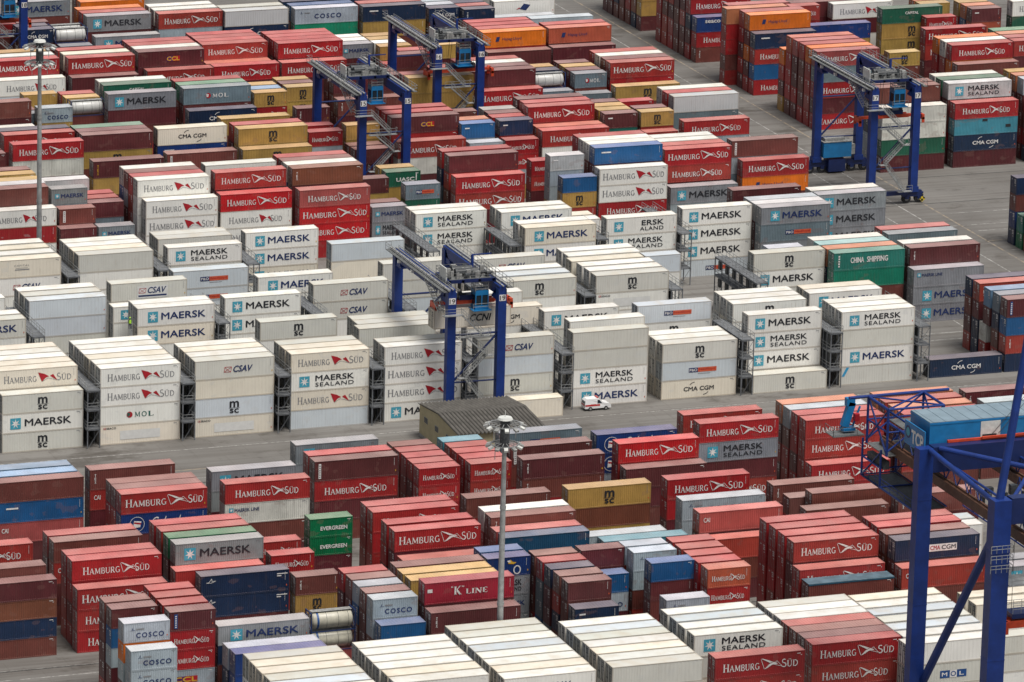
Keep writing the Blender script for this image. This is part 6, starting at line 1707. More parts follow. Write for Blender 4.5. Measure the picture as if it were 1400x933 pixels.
for ln in COLS.strip().split('\n'):
    hd, lv = ln.split('|', 1); X, Y, L, H = hd.split(' '); X, Y, H = float(X), float(Y), float(H); L = 12.192 if L == '4' else 6.058
    for n, q in enumerate(lv.split(';')):
        if not q: continue
        ind = '!' in q; ends = '^' in q; q = q.rstrip('!^'); kind, _, q = q.partition('/'); col, _, lg = q.partition(':')
        var = zlib.crc32(('%s%s%d' % (X, Y, n)).encode()) % 6; Z = n * H
        if ind:
            lb = LABELS[li]; li += 1
            if kind == 'tank': tank(X, Y, Z, L, H, lb, Y < 700)
            else: container(kind, X, Y, Z, L, H, col, lg, lb, var)
        else: mass_box('dry' if kind == 'tank' else kind, X, Y, Z, L, H, 'W3' if kind == 'tank' else col, lg, var, ends)
for kind, nm, mt, ct in (('dry', 'container_stacks', M_DRYS, 'container stacks'), ('reefer', 'refrigerated_container_stacks', M_REEFS, 'refrigerated container stacks')):
    V, Fc, C = mass[kind]; me = bpy.data.meshes.new(nm); nb = len(Fc)
    keys = [k for k in mass_marks if k[0] == kind]; mi = [0] * nb; allV = list(V); allF = list(Fc)
    me.materials.append(mt)
    for j, k in enumerate(keys):
        v, f = mass_marks[k]; o = len(allV); allV += v; allF += [tuple(o + i for i in q) for q in f]; mi += [j + 1] * len(f); me.materials.append(MAT[k[1]])
    me.from_pydata(allV, [], allF); me.polygons.foreach_set('material_index', mi)
    at = me.attributes.new('paint', 'FLOAT_COLOR', 'FACE'); buf = []
    for c in C: buf += [*c, 1.0]
    buf += [1.0] * (4 * (len(allF) - nb)); at.data.foreach_set('color', buf); me.update()
    o = put(nm, me); tag(o, 'many more %s packed under and behind the nearer stacks' % ('white refrigerated containers' if kind == 'reefer' else 'coloured shipping containers'), ct, kind='stuff')

# ------------------------------------------------------------------ ground
gm = new_mat('yard_concrete', (.2, .2, .19), .8); t = NT(gm); pos = t.n('ShaderNodeNewGeometry').outputs['Position']
c = t.mix(t.ramp(t.noise(pos, .035, 4), .35, .65), (.135, .127, .117), (.19, .181, .168))
c = t.mix(t.math('MULTIPLY', t.ramp(t.noise(t.scaled(pos, (.012, .55, 1)), 1.0, 5, .65), .42, .68), .55), c, (.085, .074, .064))
c = t.mix(t.math('MULTIPLY', t.ramp(t.noise(t.scaled(pos, (.05, 1.6, 1)), 1.0, 3, .6), .55, .70), .35), c, (.21, .204, .195))
c = t.mix(t.math('MULTIPLY', t.ramp(t.noise(pos, .11, 5, .7), .56, .70), .5), c, (.062, .052, .044))
c = t.mix(t.math('MULTIPLY', t.ramp(t.noise(pos, 1.2, 4, .7), .62, .72), .45), c, (.055, .05, .046))
br = t.n('ShaderNodeTexBrick'); br.inputs['Scale'].default_value = .2; br.inputs['Mortar Size'].default_value = .008; br.inputs['Brick Width'].default_value = 1.6; br.inputs['Row Height'].default_value = .9
t.l(pos, br.inputs['Vector']); br.inputs['Color1'].default_value = (1, 1, 1, 1); br.inputs['Color2'].default_value = (.93, .93, .93, 1); br.inputs['Mortar'].default_value = (.72, .70, .68, 1)
c = t.mix(t.math('MULTIPLY', t.ramp(t.noise(t.scaled(pos, (.02, 2.6, 1)), 1.0, 3, .6), .60, .72), .5), c, (.05, .045, .042))   # tyre tracks along the lanes
c = t.mix(t.math('MULTIPLY', t.ramp(t.noise(t.scaled(pos, (1.9, .02, 1)), 1.0, 3, .6), .64, .74), .3), c, (.06, .054, .05))
c = t.mix(t.math('MULTIPLY', t.ramp(t.noise(t.scaled(pos, (.05, .09, 1)), 1.0, 6, .75), .53, .66), .7), c, (.055, .046, .038))
c = t.mix(.8, c, br.outputs[0], 'MULTIPLY'); t.l(c, t.b.inputs['Base Color'])
g = MB(); g.quad((-6000, -3000, 0), (7000, -3000, 0), (7000, 9000, 0), (-6000, 9000, 0)); tag(g.build('ground', [gm]), kind='structure')
lm = new_mat('worn_line_paint', (.5, .5, .48), .7); t = NT(lm); pos = t.n('ShaderNodeNewGeometry').outputs['Position']
t.l(t.mix(t.ramp(t.noise(pos, 1.1, 5, .7), .40, .60), (.38, .37, .35), (.15, .143, .135)), t.b.inputs['Base Color'])
ym = new_mat('worn_yellow_line', (.5, .4, .2), .7); t = NT(ym); pos = t.n('ShaderNodeNewGeometry').outputs['Position']
t.l(t.mix(t.ramp(t.noise(pos, .9, 5, .7), .38, .62), (.30, .24, .17), (.15, .14, .13)), t.b.inputs['Base Color'])
dm = speck('dark_joint', (.05, .048, .046), .8, .3)
def strip(mb, x0, y0, x1, y1): mb.quad((x0, y0, .004), (x1, y0, .004), (x1, y1, .004), (x0, y1, .004))
g = MB()
for x in (402.4, 407.6): strip(g, x, 790, x + .25, 1400)
for x in (386.0, 391.5): strip(g, x, 812, x + .22, 905)
for y in (758.5, 762.3, 768.6, 782.6, 807.6, 811.2, 838.5, 872.5, 690.5, 694.0, 720.5, 664.5, 838.0): strip(g, 60, y, 430, y + .22)
for y in (880.5, 868.5, 855.5): strip(g, 414, y, 520, y + .2)
tag(g.build('painted_line', [lm]), kind='structure')
g = MB(); strip(g, 412.4, 835, 412.75, 1400); strip(g, 412.4, 862, 520, 862.3); strip(g, 60, 772.8, 300, 773.1); tag(g.build('yellow_line', [ym]), kind='structure')
g = MB()
for y in (766.2, 698.0 - 4.2, 887.6, 904.8): strip(g, 60, y, 560, y + .30)
tag(g.build('rail_joint', [dm]), kind='structure')
# ------------------------------------------------------------------ reefer rack gantries between the white stacks
def rack_meshes(depth, lv):
    f, r, p = MB(), MB(), MB(); w = 2.0; n = 6; top = 2.9 * lv
    for x in (.07, w - .07):
        for i in range(n + 1): y = .07 + (depth - .14) * i / n; f.beam((x, y, 0), (x, y, top), .14)
        for k in range(1, lv + 1): f.box(x - .06, 0, 2.9 * k - .26, x + .06, depth, 2.9 * k - .04)
    for k in range(1, lv + 1):
        for i in range(n + 1): y = .07 + (depth - .14) * i / n; f.beam((.1, y, 2.9 * k - .15), (w - .1, y, 2.9 * k - .15), .10)
        r.rail([(.05, 0, 2.9 * k), (.05, depth, 2.9 * k)], step=1.4); r.rail([(w - .05, 0, 2.9 * k), (w - .05, depth, 2.9 * k)], step=1.4); r.rail([(.05, .05, 2.9 * k), (w - .05, .05, 2.9 * k)], step=1.0)
    for k in range(lv): f.beam((.2, .07, 2.9 * k + .1), (w - .2, .07, 2.9 * k + 2.6), .05)
    decks = []
    for k in range(1, lv + 1): d = MB(); d.box(.0, .0, 2.9 * k - .04, w, depth, 2.9 * k + .015); decks.append(d.mesh('deck', [MAT['rackdeck']]))
    return f.mesh('frame', [MAT['rack']]), r.mesh('railing', [MAT['steel']]), [(0, .3 + depth * (i + .35) / n, 2.9 * k - 1.9) for k in range(1, lv + 1) for i in range(n)], decks
_sk = MB(); _sk.box(.35, 0, 0, .62, .9, 1.3); _sk.box(.62, .2, .3, .68, .5, .6); SOCKET = _sk.mesh('socket_panel', [MAT['machine']])
_rk = {}
def rack(x, y, depth, lv, label):
    if (depth, lv) not in _rk: _rk[(depth, lv)] = rack_meshes(depth, lv)
    f, r, p, d = _rk[(depth, lv)]
    o = thing('reefer_rack', (x, y, 0), label, 'reefer rack', 'steel plug-in racks between the white stacks')
    put('frame', f, o); put('railing', r, o); [put('socket_panel', SOCKET, o, q) for q in p]
    for q in d: put('deck', q, o)
for (x, y, dp, lv), lb in zip(RACKS, RACK_LABELS): rack(x, y, dp, lv, lb)

# ------------------------------------------------------------------ rubber-tyred gantry cranes
SPAN, SX = 23.6, 7.9
def wheel_mb():
    b = MB(); b.tube((0, -.32, 0), (0, .32, 0), .78, 20); return b
def gantry(x0, yn, num, ty, label, sp=None, clutter=1):
    o = thing('gantry_crane', (x0, yn, 0), label, 'gantry crane', 'blue rubber-tyred gantry cranes over the stacks')
    rnd = random.Random(num)
    CR = [MAT['crane']]
    for x in (0, SX):
        for y in (0, SPAN):
            b = MB(); b.box(x - .65, y - .6, 2.2, x + .65, y + .6, 20.3); b.box(x - .85, y - .7, 2.0, x + .85, y + .7, 2.9); b.box(x - .67, y - .62, 12.4, x + .67, y + .62, 12.55)
            s = 1 if y == 0 else -1
            for i in range(6): t = i / 6; b.box(x - .5, y + s * .6 if s > 0 else y - .6 - 2.2 * (1 - t), 20.3 - 1.9 * (1 - t) - .0, x + .5, y + .6 + 2.2 * (1 - t) if s > 0 else y - .6, 20.3 - 1.9 * (1 - t) + .32)
            leg = b.build('leg', CR, o)
            if y == 0 or num == 17:
                p = MB(); p.box(x - .52, y - .635, 18.5, x + .52, y - .602, 19.45); p.build('number_plate', [MAT['white']], leg)
                V, Fc, _ = text_poly(str(num)); q = MB()
                for dx in (-.02, .02): k = len(q.v); q.v += [(x - .42 + dx + a * .84, y - .645 - dx * .1, 18.62 + c * .70) for a, c in V]; q.f += [tuple(k + i for i in f) for f in Fc]; q.m += [0] * len(Fc); q.build('plate_number', [MAT['black']], leg)
    for y in (0, SPAN):
        b = MB(); b.box(-1.6, y - .38, 1.5, SX + 1.6, y + .38, 2.2); b.box(-1.9, y - .42, 1.15, 1.9, y + .42, 1.9); b.box(SX - 1.9, y - .42, 1.15, SX + 1.9, y + .42, 1.9); b.build('sill_beam', [MAT['cranelt']], o)
        for x in (0, SX):
            for dx in (-1.15, 1.15):
                b = MB(); b.box(x + dx - .35, y - .5, .75, x + dx + .35, y + .5, 1.35); bo = b.build('bogie', [MAT['cranelt']], o)
                w = wheel_mb(); w.build('wheel', [MAT['tyre']], bo, (x + dx, y, .78)); h = MB(); h.tube((0, -.345, 0), (0, -.30, 0), .36, 12); h.build('wheel_hub', [MAT['greyp']], bo, (x + dx, y, .78))
        b = MB()
        b.tube((.6, y, 6.3), (SX - .6, y, 6.3), .13); b.tube((.6, y, 13.6), (SX - .6, y, 13.6), .16); b.tube((.6, y, 6.5), (SX - .6, y, 13.3), .17); b.build('brace', [MAT['cranelt']], o)
    b = MB(); b.box(SX + 1.75, -.5, .35, SX + 1.85, .5, 1.6); b.build('hazard_board', [MAT['hazard']], o)
    b = MB(); b.tube((SX + 1.55, -.82, .8), (SX + 1.55, -.84, .8), .6, 4); b.build('hazard_board', [MAT['hazard']], o)
    for k, x in enumerate((0, SX)):
        b = MB(); b.box(x - .5, -.58, 19.2, x + .5, SPAN + .58, 20.75); b.build('girder', CR, o)
        b = MB(); b.box(x - .12, -.9, 20.75, x + .12, SPAN + .9, 20.9); b.build('trolley_rail', [MAT['greyp']], o)
        sd = -1 if k == 0 else 1
        b = MB(); b.box(min(x + sd * .5, x + sd * 1.55), -1.0, 20.5, max(x + sd * .5, x + sd * 1.55), SPAN + 1.4, 20.58); wk = b.build('walkway', [MAT['deck']], o)
        b = MB(); xx = x + sd * 1.5
        b.rail([(xx, -1.0, 20.6), (xx, SPAN + 1.4, 20.6)], step=1.5); b.rail([(x + sd * .55, -1.0, 20.6), (xx, -1.0, 20.6)]); b.rail([(x + sd * .55, SPAN + 1.4, 20.6), (xx, SPAN + 1.4, 20.6)]); b.rail([(x - sd * .1, 0, 20.8), (x - sd * .1, SPAN, 20.8)], h=.6, step=3)
        b.build('railing', [MAT['steel']], wk)
        b = MB(); b.box(x + sd * .75 - .18, -1.3, 20.75, x + sd * .75 + .18, SPAN + 1, 20.95); b.build('cable_tray', [MAT['greyp']], o)
        for y in (2.5, 8.2, 14.6, 20.5):
            b = MB(); b.box(x + sd * .9 - .22, y - .22, 19.5, x + sd * .9 + .22, y + .22, 20.0); b.build('floodlight', [MAT['lamp']], o)
    # stairs on the near-left leg
    b = MB(); ys = -1.15
    b.stairs((-1.1, 7.5, 20.4), (-1.1, 1.2, 17.0), .8); b.box(-1.6, -1.6, 16.9, 1.6, -.65, 16.98); b.rail([(-1.6, -1.6, 16.98), (1.2, -1.6, 16.98)]); b.rail([(-1.6, -1.6, 16.98), (-1.6, .9, 16.98)])
    b.stairs((1.4, ys, 16.9), (4.7, ys, 13.6)); b.box(.9, -1.6, 13.5, 5.8, -.72, 13.58); b.rail([(.9, -1.6, 13.58), (5.8, -1.6, 13.58)]); b.rail([(5.8, -1.6, 13.58), (5.8, -.7, 13.58)])
    b.stairs((2.1, ys, 13.5), (5.4, ys, 10.6)); b.box(5.0, -1.6, 10.5, 6.4, -.72, 10.58); b.rail([(6.4, -1.6, 10.58), (6.4, -.7, 10.58)])
    b.stairs((5.2, ys + .2, 10.5), (2.0, ys + .2, 7.3)); b.box(1.0, -1.6, 7.2, 2.4, -.72, 7.28); b.rail([(1.0, -1.6, 7.28), (1.0, -.7, 7.28)])
    b.stairs((2.0, ys, 7.2), (5.6, ys, 2.5)); b.box(4.6, -1.5, 2.3, 7.2, -.6, 2.38); b.rail([(4.6, -1.5, 2.38), (7.2, -1.5, 2.38)])
    b.build('stairway', [MAT['steel']], o)
    # trolley with hoist, cab and cages
    b = MB(); y0, y1 = ty, ty + 5.2
    for x in (.5, 2.6, 5.2, SX - .5): b.box(x - .2, y0, 20.95, x + .2, y1, 21.35)
    for y in (y0, (y0 + y1) / 2, y1 - .3): b.box(.1, y, 20.92, SX - .1, y + .35, 21.4)
    tr = b.build('trolley', [MAT['cranelt']], o)
    b = MB(); b.box(.7, y0 + .3, 21.36, SX - .7, y1 - .3, 21.40); b.rail([(.2, y0, 21.4), (SX - .2, y0, 21.4), (SX - .2, y1, 21.4), (.2, y1, 21.4), (.2, y0, 21.4)], step=1.1); b.build('platform', [MAT['deck']], tr)
    b = MB(); b.tube((2.0, y0 + 2.0, 22.1), (5.6, y0 + 2.0, 22.1), .55, 14); b.tube((2.0, y0 + 3.6, 22.1), (5.2, y0 + 3.6, 22.1), .5, 14); b.build('hoist_drum', [MAT['machine']], tr)
    b = MB()
    for i in range(30):
        x, y = rnd.uniform(.6, SX - 1.2), rnd.uniform(y0 + .4, y1 - .6); s = rnd.uniform(.2, .55); b.box(x, y, 21.4, x + s * 1.6, y + s, 21.4 + rnd.uniform(.4, 1.3))
    b.build('machinery', [MAT['greyp']], tr)
    b = MB()
    for i in range(26):
        x, y = rnd.uniform(.5, SX - 1.2), rnd.uniform(y0 + .4, y1 - .6); s = rnd.uniform(.2, .6); b.box(x, y, 21.38, x + s, y + s * 1.2, 21.4 + rnd.uniform(.3, 1.0))
        if i < 5: b.tube((x, y, 22.0), (x + .9, y + .2, 22.0), .22, 8)
    b.build('motor', [MAT['machine']], tr)
    b = MB(); b.box(.15, y0 + .8, 20.9, .30, y0 + 3.6, 23.1); b.build('cable_panel', [MAT['panel']], tr)
    b = MB(); b.beam((SX - 2.4, y1 - 1.0, 21.3), (SX - 2.4, y1 - 1.0, 24.0), .35); b.beam((SX - 2.4, y1 - 1.0, 24.0), (SX + .6, y1 - 1.0, 24.0), .16); b.build('davit', [MAT['crane']], tr)
    # operator cab
    cx, cy = SX - 3.2, y0 + .3
    b = MB(); b.box(cx, cy, 16.6, cx + 2.1, cy + 2.0, 17.2); b.box(cx, cy, 18.75, cx + 2.1, cy + 2.0, 19.5)
    for x in (cx, cx + .95, cx + 1.95): b.box(x, cy, 17.2, x + .15, cy + .15, 18.75)
    b.box(cx, cy + 1.85, 17.2, cx + 2.1, cy + 2.0, 18.75); b.box(cx - .5, cy - .6, 16.48, cx + 2.4, cy + 2.2, 16.58); cb = b.build('cab', [MAT['cab']], tr)
    b = MB(); b.box(cx + .06, cy + .05, 17.2, cx + 2.04, cy + 1.8, 18.75); b.build('window', [MAT['glass']], cb)
    b = MB(); b.rail([(cx - .5, cy - .6, 16.6), (cx + 2.4, cy - .6, 16.6)]); b.build('railing', [MAT['steel']], cb)
    b = MB()
    for x in (cx, cx + 2.0):
        for y in (cy, cy + 1.8): b.beam((x, y, 19.4), (x, y, 21), .07)
    for z in (20.0, 20.5, 21.0, 21.4): b.rail([(cx, cy, z - .5), (cx + 2, cy, z - .5), (cx + 2, cy + 1.8, z - .5), (cx, cy + 1.8, z - .5), (cx, cy, z - .5)], h=.3, step=.7)
    b.build('cab_cage', [MAT['steel']], tr)
    if sp:
        sz, sl, dx = sp; yc = y0 + 2.6; sxm = SX / 2 + dx
        b = MB(); b.box(sxm - 2.2, yc - .8, sz + 1.2, sxm + 2.2, yc + .8, sz + 1.9); b.build('headblock', [MAT['cranelt']], tr)
        for x in (sxm - 1.9, sxm + 1.9):
            for y in (yc - .6, yc + .6): c = MB(); c.tube((x, y, sz + 1.9), (x * .8 + sxm * .2, y, 21.2), .035, 5); c.build('hoist_rope', [MAT['machine']], tr)
        b = MB(); h = sl / 2
        for y in (yc - .7, yc + .4): b.box(sxm - 3.4, y, sz + .55, sxm + 3.4, y + .3, sz + 1.15)
        for s in (-1, 1):
            b.box(min(sxm + s * 3.2, sxm + s * h), yc - .28, sz + .55, max(sxm + s * 3.2, sxm + s * h), yc + .28, sz + 1.0); x = sxm + s * (h - .2); b.box(x - .22, yc - 1.2, sz + .1, x + .22, yc + 1.2, sz + 1.0)
            for y in (yc - 1.2, yc + 1.0): b.box(x - .25, y, sz - .45, x + .25, y + .2, sz + .5)
        b.build('spreader', [MAT['spreader']], tr)
        b = MB()
        for i in range(9): x = sxm + rnd.uniform(-2.4, 2.2); b.box(x, yc - .5 + rnd.uniform(-.3, .3), sz + 1.1, x + rnd.uniform(.3, .8), yc + rnd.uniform(.1, .6), sz + 1.5 + rnd.uniform(.1, .8))
        b.build('spreader_gear', [MAT['machine']], tr)
    # power pack over the far sill beam
    b = MB(); b.box(.9, SPAN - 1.3, 2.9, 6.2, SPAN + 1.2, 5.6); b.box(1.0, SPAN - 1.32, 5.0, 1.9, SPAN - 1.3, 5.4); b.build('power_pack', [MAT['cab']], o)
    b = MB(); b.box(2.0, SPAN - 1.2, .3, 5.2, SPAN + 1.1, 2.5); b.build('electrical_house', [MAT['cranelt']], o)
    b = MB(); b.box(.8, SPAN - 1.4, 5.62, 6.4, SPAN + 1.3, 5.75); b.box(1.2, SPAN - 1.0, 5.75, 5.0, SPAN + .8, 6.3); b.box(6.3, SPAN - 1.0, 3.2, 7.0, SPAN + .4, 5.0); b.build('exhaust_deck', [MAT['greyp']], o)
    return o
gantry(288.8, 784.8, 19, 2.0, 'blue gantry crane numbered 19 lifting a cream container over the white stacks', (16.6, 12.2, 1.0))
gantry(403.1, 889.3, 17, 1.8, 'blue gantry crane numbered 17 standing on open concrete beside the aisle', (13.6, 12.2, 1.0))
gantry(317.2, 907.2, 15, 8.5, 'blue gantry crane numbered 15 among red stacks, trolley halfway along its girders')
gantry(341.4, 937.2, 16, 1.5, 'blue gantry crane numbered 16 beside the orange containers', (14.5, 12.2, 1.5))
gantry(275.2, 994.6, 18, 1.0, 'blue gantry crane cut off by the top left corner of the yard', (14.5, 12.2, 0.0))
# the container on the hook
lift = container('reefer', 287.4, 788.15, 13.7, 12.192, 2.896, 'i', 'CCNI', 'cream container with black italic letters hanging from the red spreader of crane 19', 1)

# ------------------------------------------------------------------ quay crane in the corner
MAT['slate_roof'] = speck('blue_grey_roof_sheet', (.20, .27, .32), .5, .12, .5)
q = thing('quay_crane', (286, 601, 0), 'large blue quay crane with light blue machinery house and lattice boom, close to the camera', 'quay crane')
def qb(name, mat, fn, parent=None):
    b = MB(); fn(b); b.v = [(x - 286, y - 601, z) for x, y, z in b.v]; return b.build(name, [MAT[mat]], parent or q)
for x in (285.9, 304.5):
    for y, w in ((612, 1.85), (590.5, 2.2)):
        qb('leg', 'crane', lambda b: (b.box(x - w / 2, y - w * .42, 0, x + w / 2, y + w * .42, 46.6), b.box(x - w / 2 - .03, y - w * .42 - .03, 40.2, x + w / 2 + .03, y + w * .42 + .03, 40.35), b.box(x - w / 2 - .03, y - w * .42 - .03, 27, x + w / 2 + .03, y + w * .42 + .03, 27.12)))
    qb('diagonal_brace', 'crane', lambda b: b.tube((x - .6, 591, 41.5), (x + 1.0, 611.6, 17), .52, 14))
    qb('portal_girder', 'crane', lambda b: b.box(x - .7, 591, 12, x + .7, 611, 14.2))
    qb('apex_post', 'crane', lambda b: b.tube((x, 590.7, 46.4), (x + 3.6, 592.5, 66), .50, 14))
for y in (612, 590.5): qb('portal_beam', 'cranelt', lambda b: b.box(286.85 if y > 600 else 287.1, y - .75, 43.6, 303.4, y + .75, 46.75))
qb('top_brace', 'crane', lambda b: (b.tube((286.4, 611.2, 46.4), (285.9, 591.5, 45.7), .34, 12), b.tube((287.6, 611.2, 46.6), (303.6, 591.4, 45.9), .34, 12), b.tube((302, 611.2, 46.4), (288, 592, 45.6), .25, 10)))
for x in (288.9, 298.4):
    qb('boom_girder', 'rust', lambda b: (b.box(x - .45, 480, 41.2, x + .45, 630.5, 42.4), b.box(x - .12, 480, 42.4, x + .12, 630.5, 42.6)))
    def truss(b, x=x):
        b.tube((x, 500, 44.6), (x, 629, 44.6), .16)
        for i in range(40): y = 500 + 3.2 * i; b.tube((x, y, 42.4), (x, y + 1.6, 44.6), .09, 6); b.tube((x, y + 1.6, 44.6), (x, y + 3.2, 42.4), .09, 6)
    qb('boom_truss', 'crane', truss)
def backend(b):
    X0, X1, Y0, Y1 = 287.2, 294.6, 625.5, 631.5
    for x in (X0, X1):
        for y in (Y0, Y1): b.tube((x, y, 41.5), (x, y, 47.4), .17)
        b.tube((x, Y0, 47.4), (x, Y1, 47.4), .17); b.tube((x, Y0, 41.6), (x, Y1, 47.3), .13); b.tube((x, Y0, 44.5), (x, Y1, 44.5), .12); b.tube((x, Y0, 47.3), (x, Y1, 42), .11)
    for y in (Y0, Y1):
        b.tube((X0, y, 47.4), (X1, y, 47.4), .15); b.tube((X0, y, 42), (X1, y, 47.3), .12); b.tube((X0, y, 47.3), (X1, y, 42), .12); b.tube((X0, y, 44.5), (X1, y, 44.5), .11)
    b.tube((284.6, 631.5, 47.4), (298.0, 631.5, 47.5), .2)
    b.tube((X0, Y0, 47.4), (X1, Y1, 47.4), .12); b.tube((X0, Y1, 47.4), (X1, Y0, 47.4), .12)
    for x, y in ((286.9, 632), (286.9, 626.5), (291.5, 632), (291.5, 626.5)): b.tube((x, y, 37.2), (x, y, 42), .15)
    for z in (37.3, 39.7): b.tube((286.9, 632, z), (291.5, 632, z), .1); b.tube((286.9, 626.5, z), (291.5, 626.5, z), .1); b.tube((286.9, 626.5, z), (286.9, 632, z), .12); b.tube((291.5, 626.5, z), (291.5, 632, z), .12)
    b.tube((286.9, 632, 37.3), (291.5, 632, 41.8), .1); b.tube((286.9, 632, 37.3), (286.9, 626.5, 41.8), .1); b.tube((291.5, 632, 37.3), (291.5, 626.5, 41.8), .1); b.tube((286.9, 632, 37.3), (286.9, 617, 37.3), .12); b.tube((291.5, 632, 37.3), (291.5, 617, 37.3), .12)
    b.rail([(286.9, 632, 37.4), (286.9, 617, 37.4)], step=2.0)
qb('back_reach_frame', 'crane', backend)
qb('under_walkway', 'machine', lambda b: (b.box(287.1, 626, 39.6, 287.9, 631, 40.6), b.box(286.9, 617, 37.1, 291.4, 631.8, 37.2)))
qb('walkway', 'deck', lambda b: (b.box(289.6, 618.6, 44.5, 297.6, 630.5, 44.6), b.box(287.2, 625.5, 41.4, 294.6, 631.5, 41.5)))
h = qb('machinery_house', 'cab', lambda b: (b.box(287.0, 613.0, 45.6, 307.0, 618.6, 49.25), b.box(286.95, 612.95, 49.0, 307.05, 618.65, 49.2)))
qb('house_roof', 'slate_roof', lambda b: (b.box(287.0, 613.0, 49.26, 307.0, 618.6, 49.34), [b.box(287.4 + i * 1.6, 613, 49.34, 287.5 + i * 1.6, 618.6, 49.38) for i in range(12)]), h)
qb('house_door', 'panel', lambda b: b.box(293.7, 612.93, 46.75, 296.3, 612.985, 48.95), h)
qb('door_gap', 'dark', lambda b: b.box(293.95, 612.89, 47.15, 295.8, 612.925, 47.35), h)
qb('red_pipe', 'spreader', lambda b: (b.beam((289.2, 612.6, 46.95), (299.5, 612.6, 46.95), .3), b.beam((293.6, 612.3, 47.15), (300, 612.3, 47.2), .25)))
sg = qb('sign_panel', 'cab', lambda b: b.box(286.15, 612.55, 45.5, 286.30, 618.3, 48.35))
def tcp(b):
    V, Fc, _ = text_poly('TCP', .035)
    k = len(b.v); b.v += [(286.13, 616.3 - a * 3.5, 45.95 + c * 1.75) for a, c in V]; b.f += [tuple(k + i for i in f) for f in Fc]; b.m += [0] * len(Fc)
qb('lettering', 'white', tcp, sg)
qb('roundel', 'navy', lambda b: (b.tube((286.14, 617.25, 47.1), (286.12, 617.25, 47.1), .78, 18)), sg)
qb('roundel_mark', 'star', lambda b: (b.tube((286.118, 617.25, 47.1), (286.11, 617.25, 47.1), .52, 18)), sg)
c = qb('control_cabin', 'cab', lambda b: (b.beam((285.3, 634.2, 43.0), (286.2, 634.2, 46.0), .8, .9), b.box(285.0, 633.6, 42.4, 286.6, 634.9, 42.8), b.beam((285.0, 634.6, 42.5), (285.7, 634.6, 45), .15), b.beam((286.3, 633.9, 43), (287.2, 633.9, 45.5), .2), b.box(285.4, 633.8, 45.6, 286.5, 634.6, 46.6)))
qb('cabin_platform', 'deck', lambda b: (b.box(283.2, 632.6, 42.1, 287.4, 635.2, 42.2), b.rail([(283.2, 632.6, 42.2), (283.2, 635.2, 42.2)]), b.rail([(283.2, 632.6, 42.2), (286.4, 632.6, 42.2)])), c)
qb('red_flag_box', 'red', lambda b: b.box(286.3, 633.2, 43.8, 286.9, 633.9, 44.7), c)
def gear(b):
    rnd = random.Random(5)
    for i in range(26): x, y, z = rnd.uniform(290, 297), rnd.uniform(597, 608), rnd.uniform(40, 42.5); s = rnd.uniform(.25, .8); b.box(x, y, z, x + s, y + s, z + rnd.uniform(.3, 1.5))
qb('trolley_machinery', 'machine', gear)
def lattice(b):
    for x in (290.4, 297.0):
        for i in range(6): y = 592 + 3 * i; b.tube((x, y, 39.6), (x, y + 1.5, 43.0), .07, 6); b.tube((x, y + 1.5, 43.0), (x, y + 3, 39.6), .07, 6)
        b.tube((x, 592, 39.6), (x, 610, 39.6), .09, 6)
qb('trolley_frame', 'crane', lattice)
def ladder(b):
    for zz in (38, 39.2, 40.4): b.rail([(284.4, 589.1, zz), (287.2, 589.1, zz), (287.2, 592, zz)], h=.9, step=.7)
    b.rail([(287.2, 589.0, 36.3), (291, 589.0, 36.3), (291, 593, 36.3)]); b.box(287, 589, 36.2, 291, 593, 36.3)
qb('leg_platform', 'steel', ladder)
def qspread(b):
    b.box(301.2, 619.2, 20.0, 313.4, 620.0, 20.9); b.box(301.2, 621.0, 20.0, 313.4, 621.6, 20.9); b.box(301.1, 619.0, 19.3, 301.7, 621.8, 20.9); b.box(312.9, 619.0, 19.3, 313.5, 621.8, 20.9)
qb('spreader', 'spreader', qspread)
qb('headblock', 'cranelt', lambda b: (b.box(302.2, 619.2, 21.2, 312.1, 621.6, 21.8), b.box(305.8, 619.4, 21.8, 308.6, 621.4, 23.6), [b.beam((305.9 + .9 * i, 620.4, 23.6), (306.6 + .4 * i, 620.4, 25.6), .14) for i in range(4)], b.tube((307.2, 620, 25.6), (307.2, 620.8, 25.6), .5, 10)))
qb('spreader_marking', 'hazard', lambda b: b.box(305.9, 619.14, 20.05, 308.1, 619.19, 20.85))
qb('railing', 'steel', lambda b: (b.rail([(302.3, 619.3, 21.8), (305.6, 619.3, 21.8)], step=.9), b.rail([(302.3, 621.5, 21.8), (305.6, 621.5, 21.8)], step=.9)))
for x, y in ((306.2, 619.8), (306.2, 621.0), (308.2, 619.8), (308.2, 621.0), (302.6, 620.4)): qb('hoist_rope', 'machine', lambda b: b.tube((x, y, 21.8), (x, y, 41.4), .035, 5))
for dx in (0, .8): qb('stay_rope', 'machine', lambda b: b.tube((295.2 + dx, 612.8, 47.4), (300 + dx, 612.9, 52.5), .035, 5))

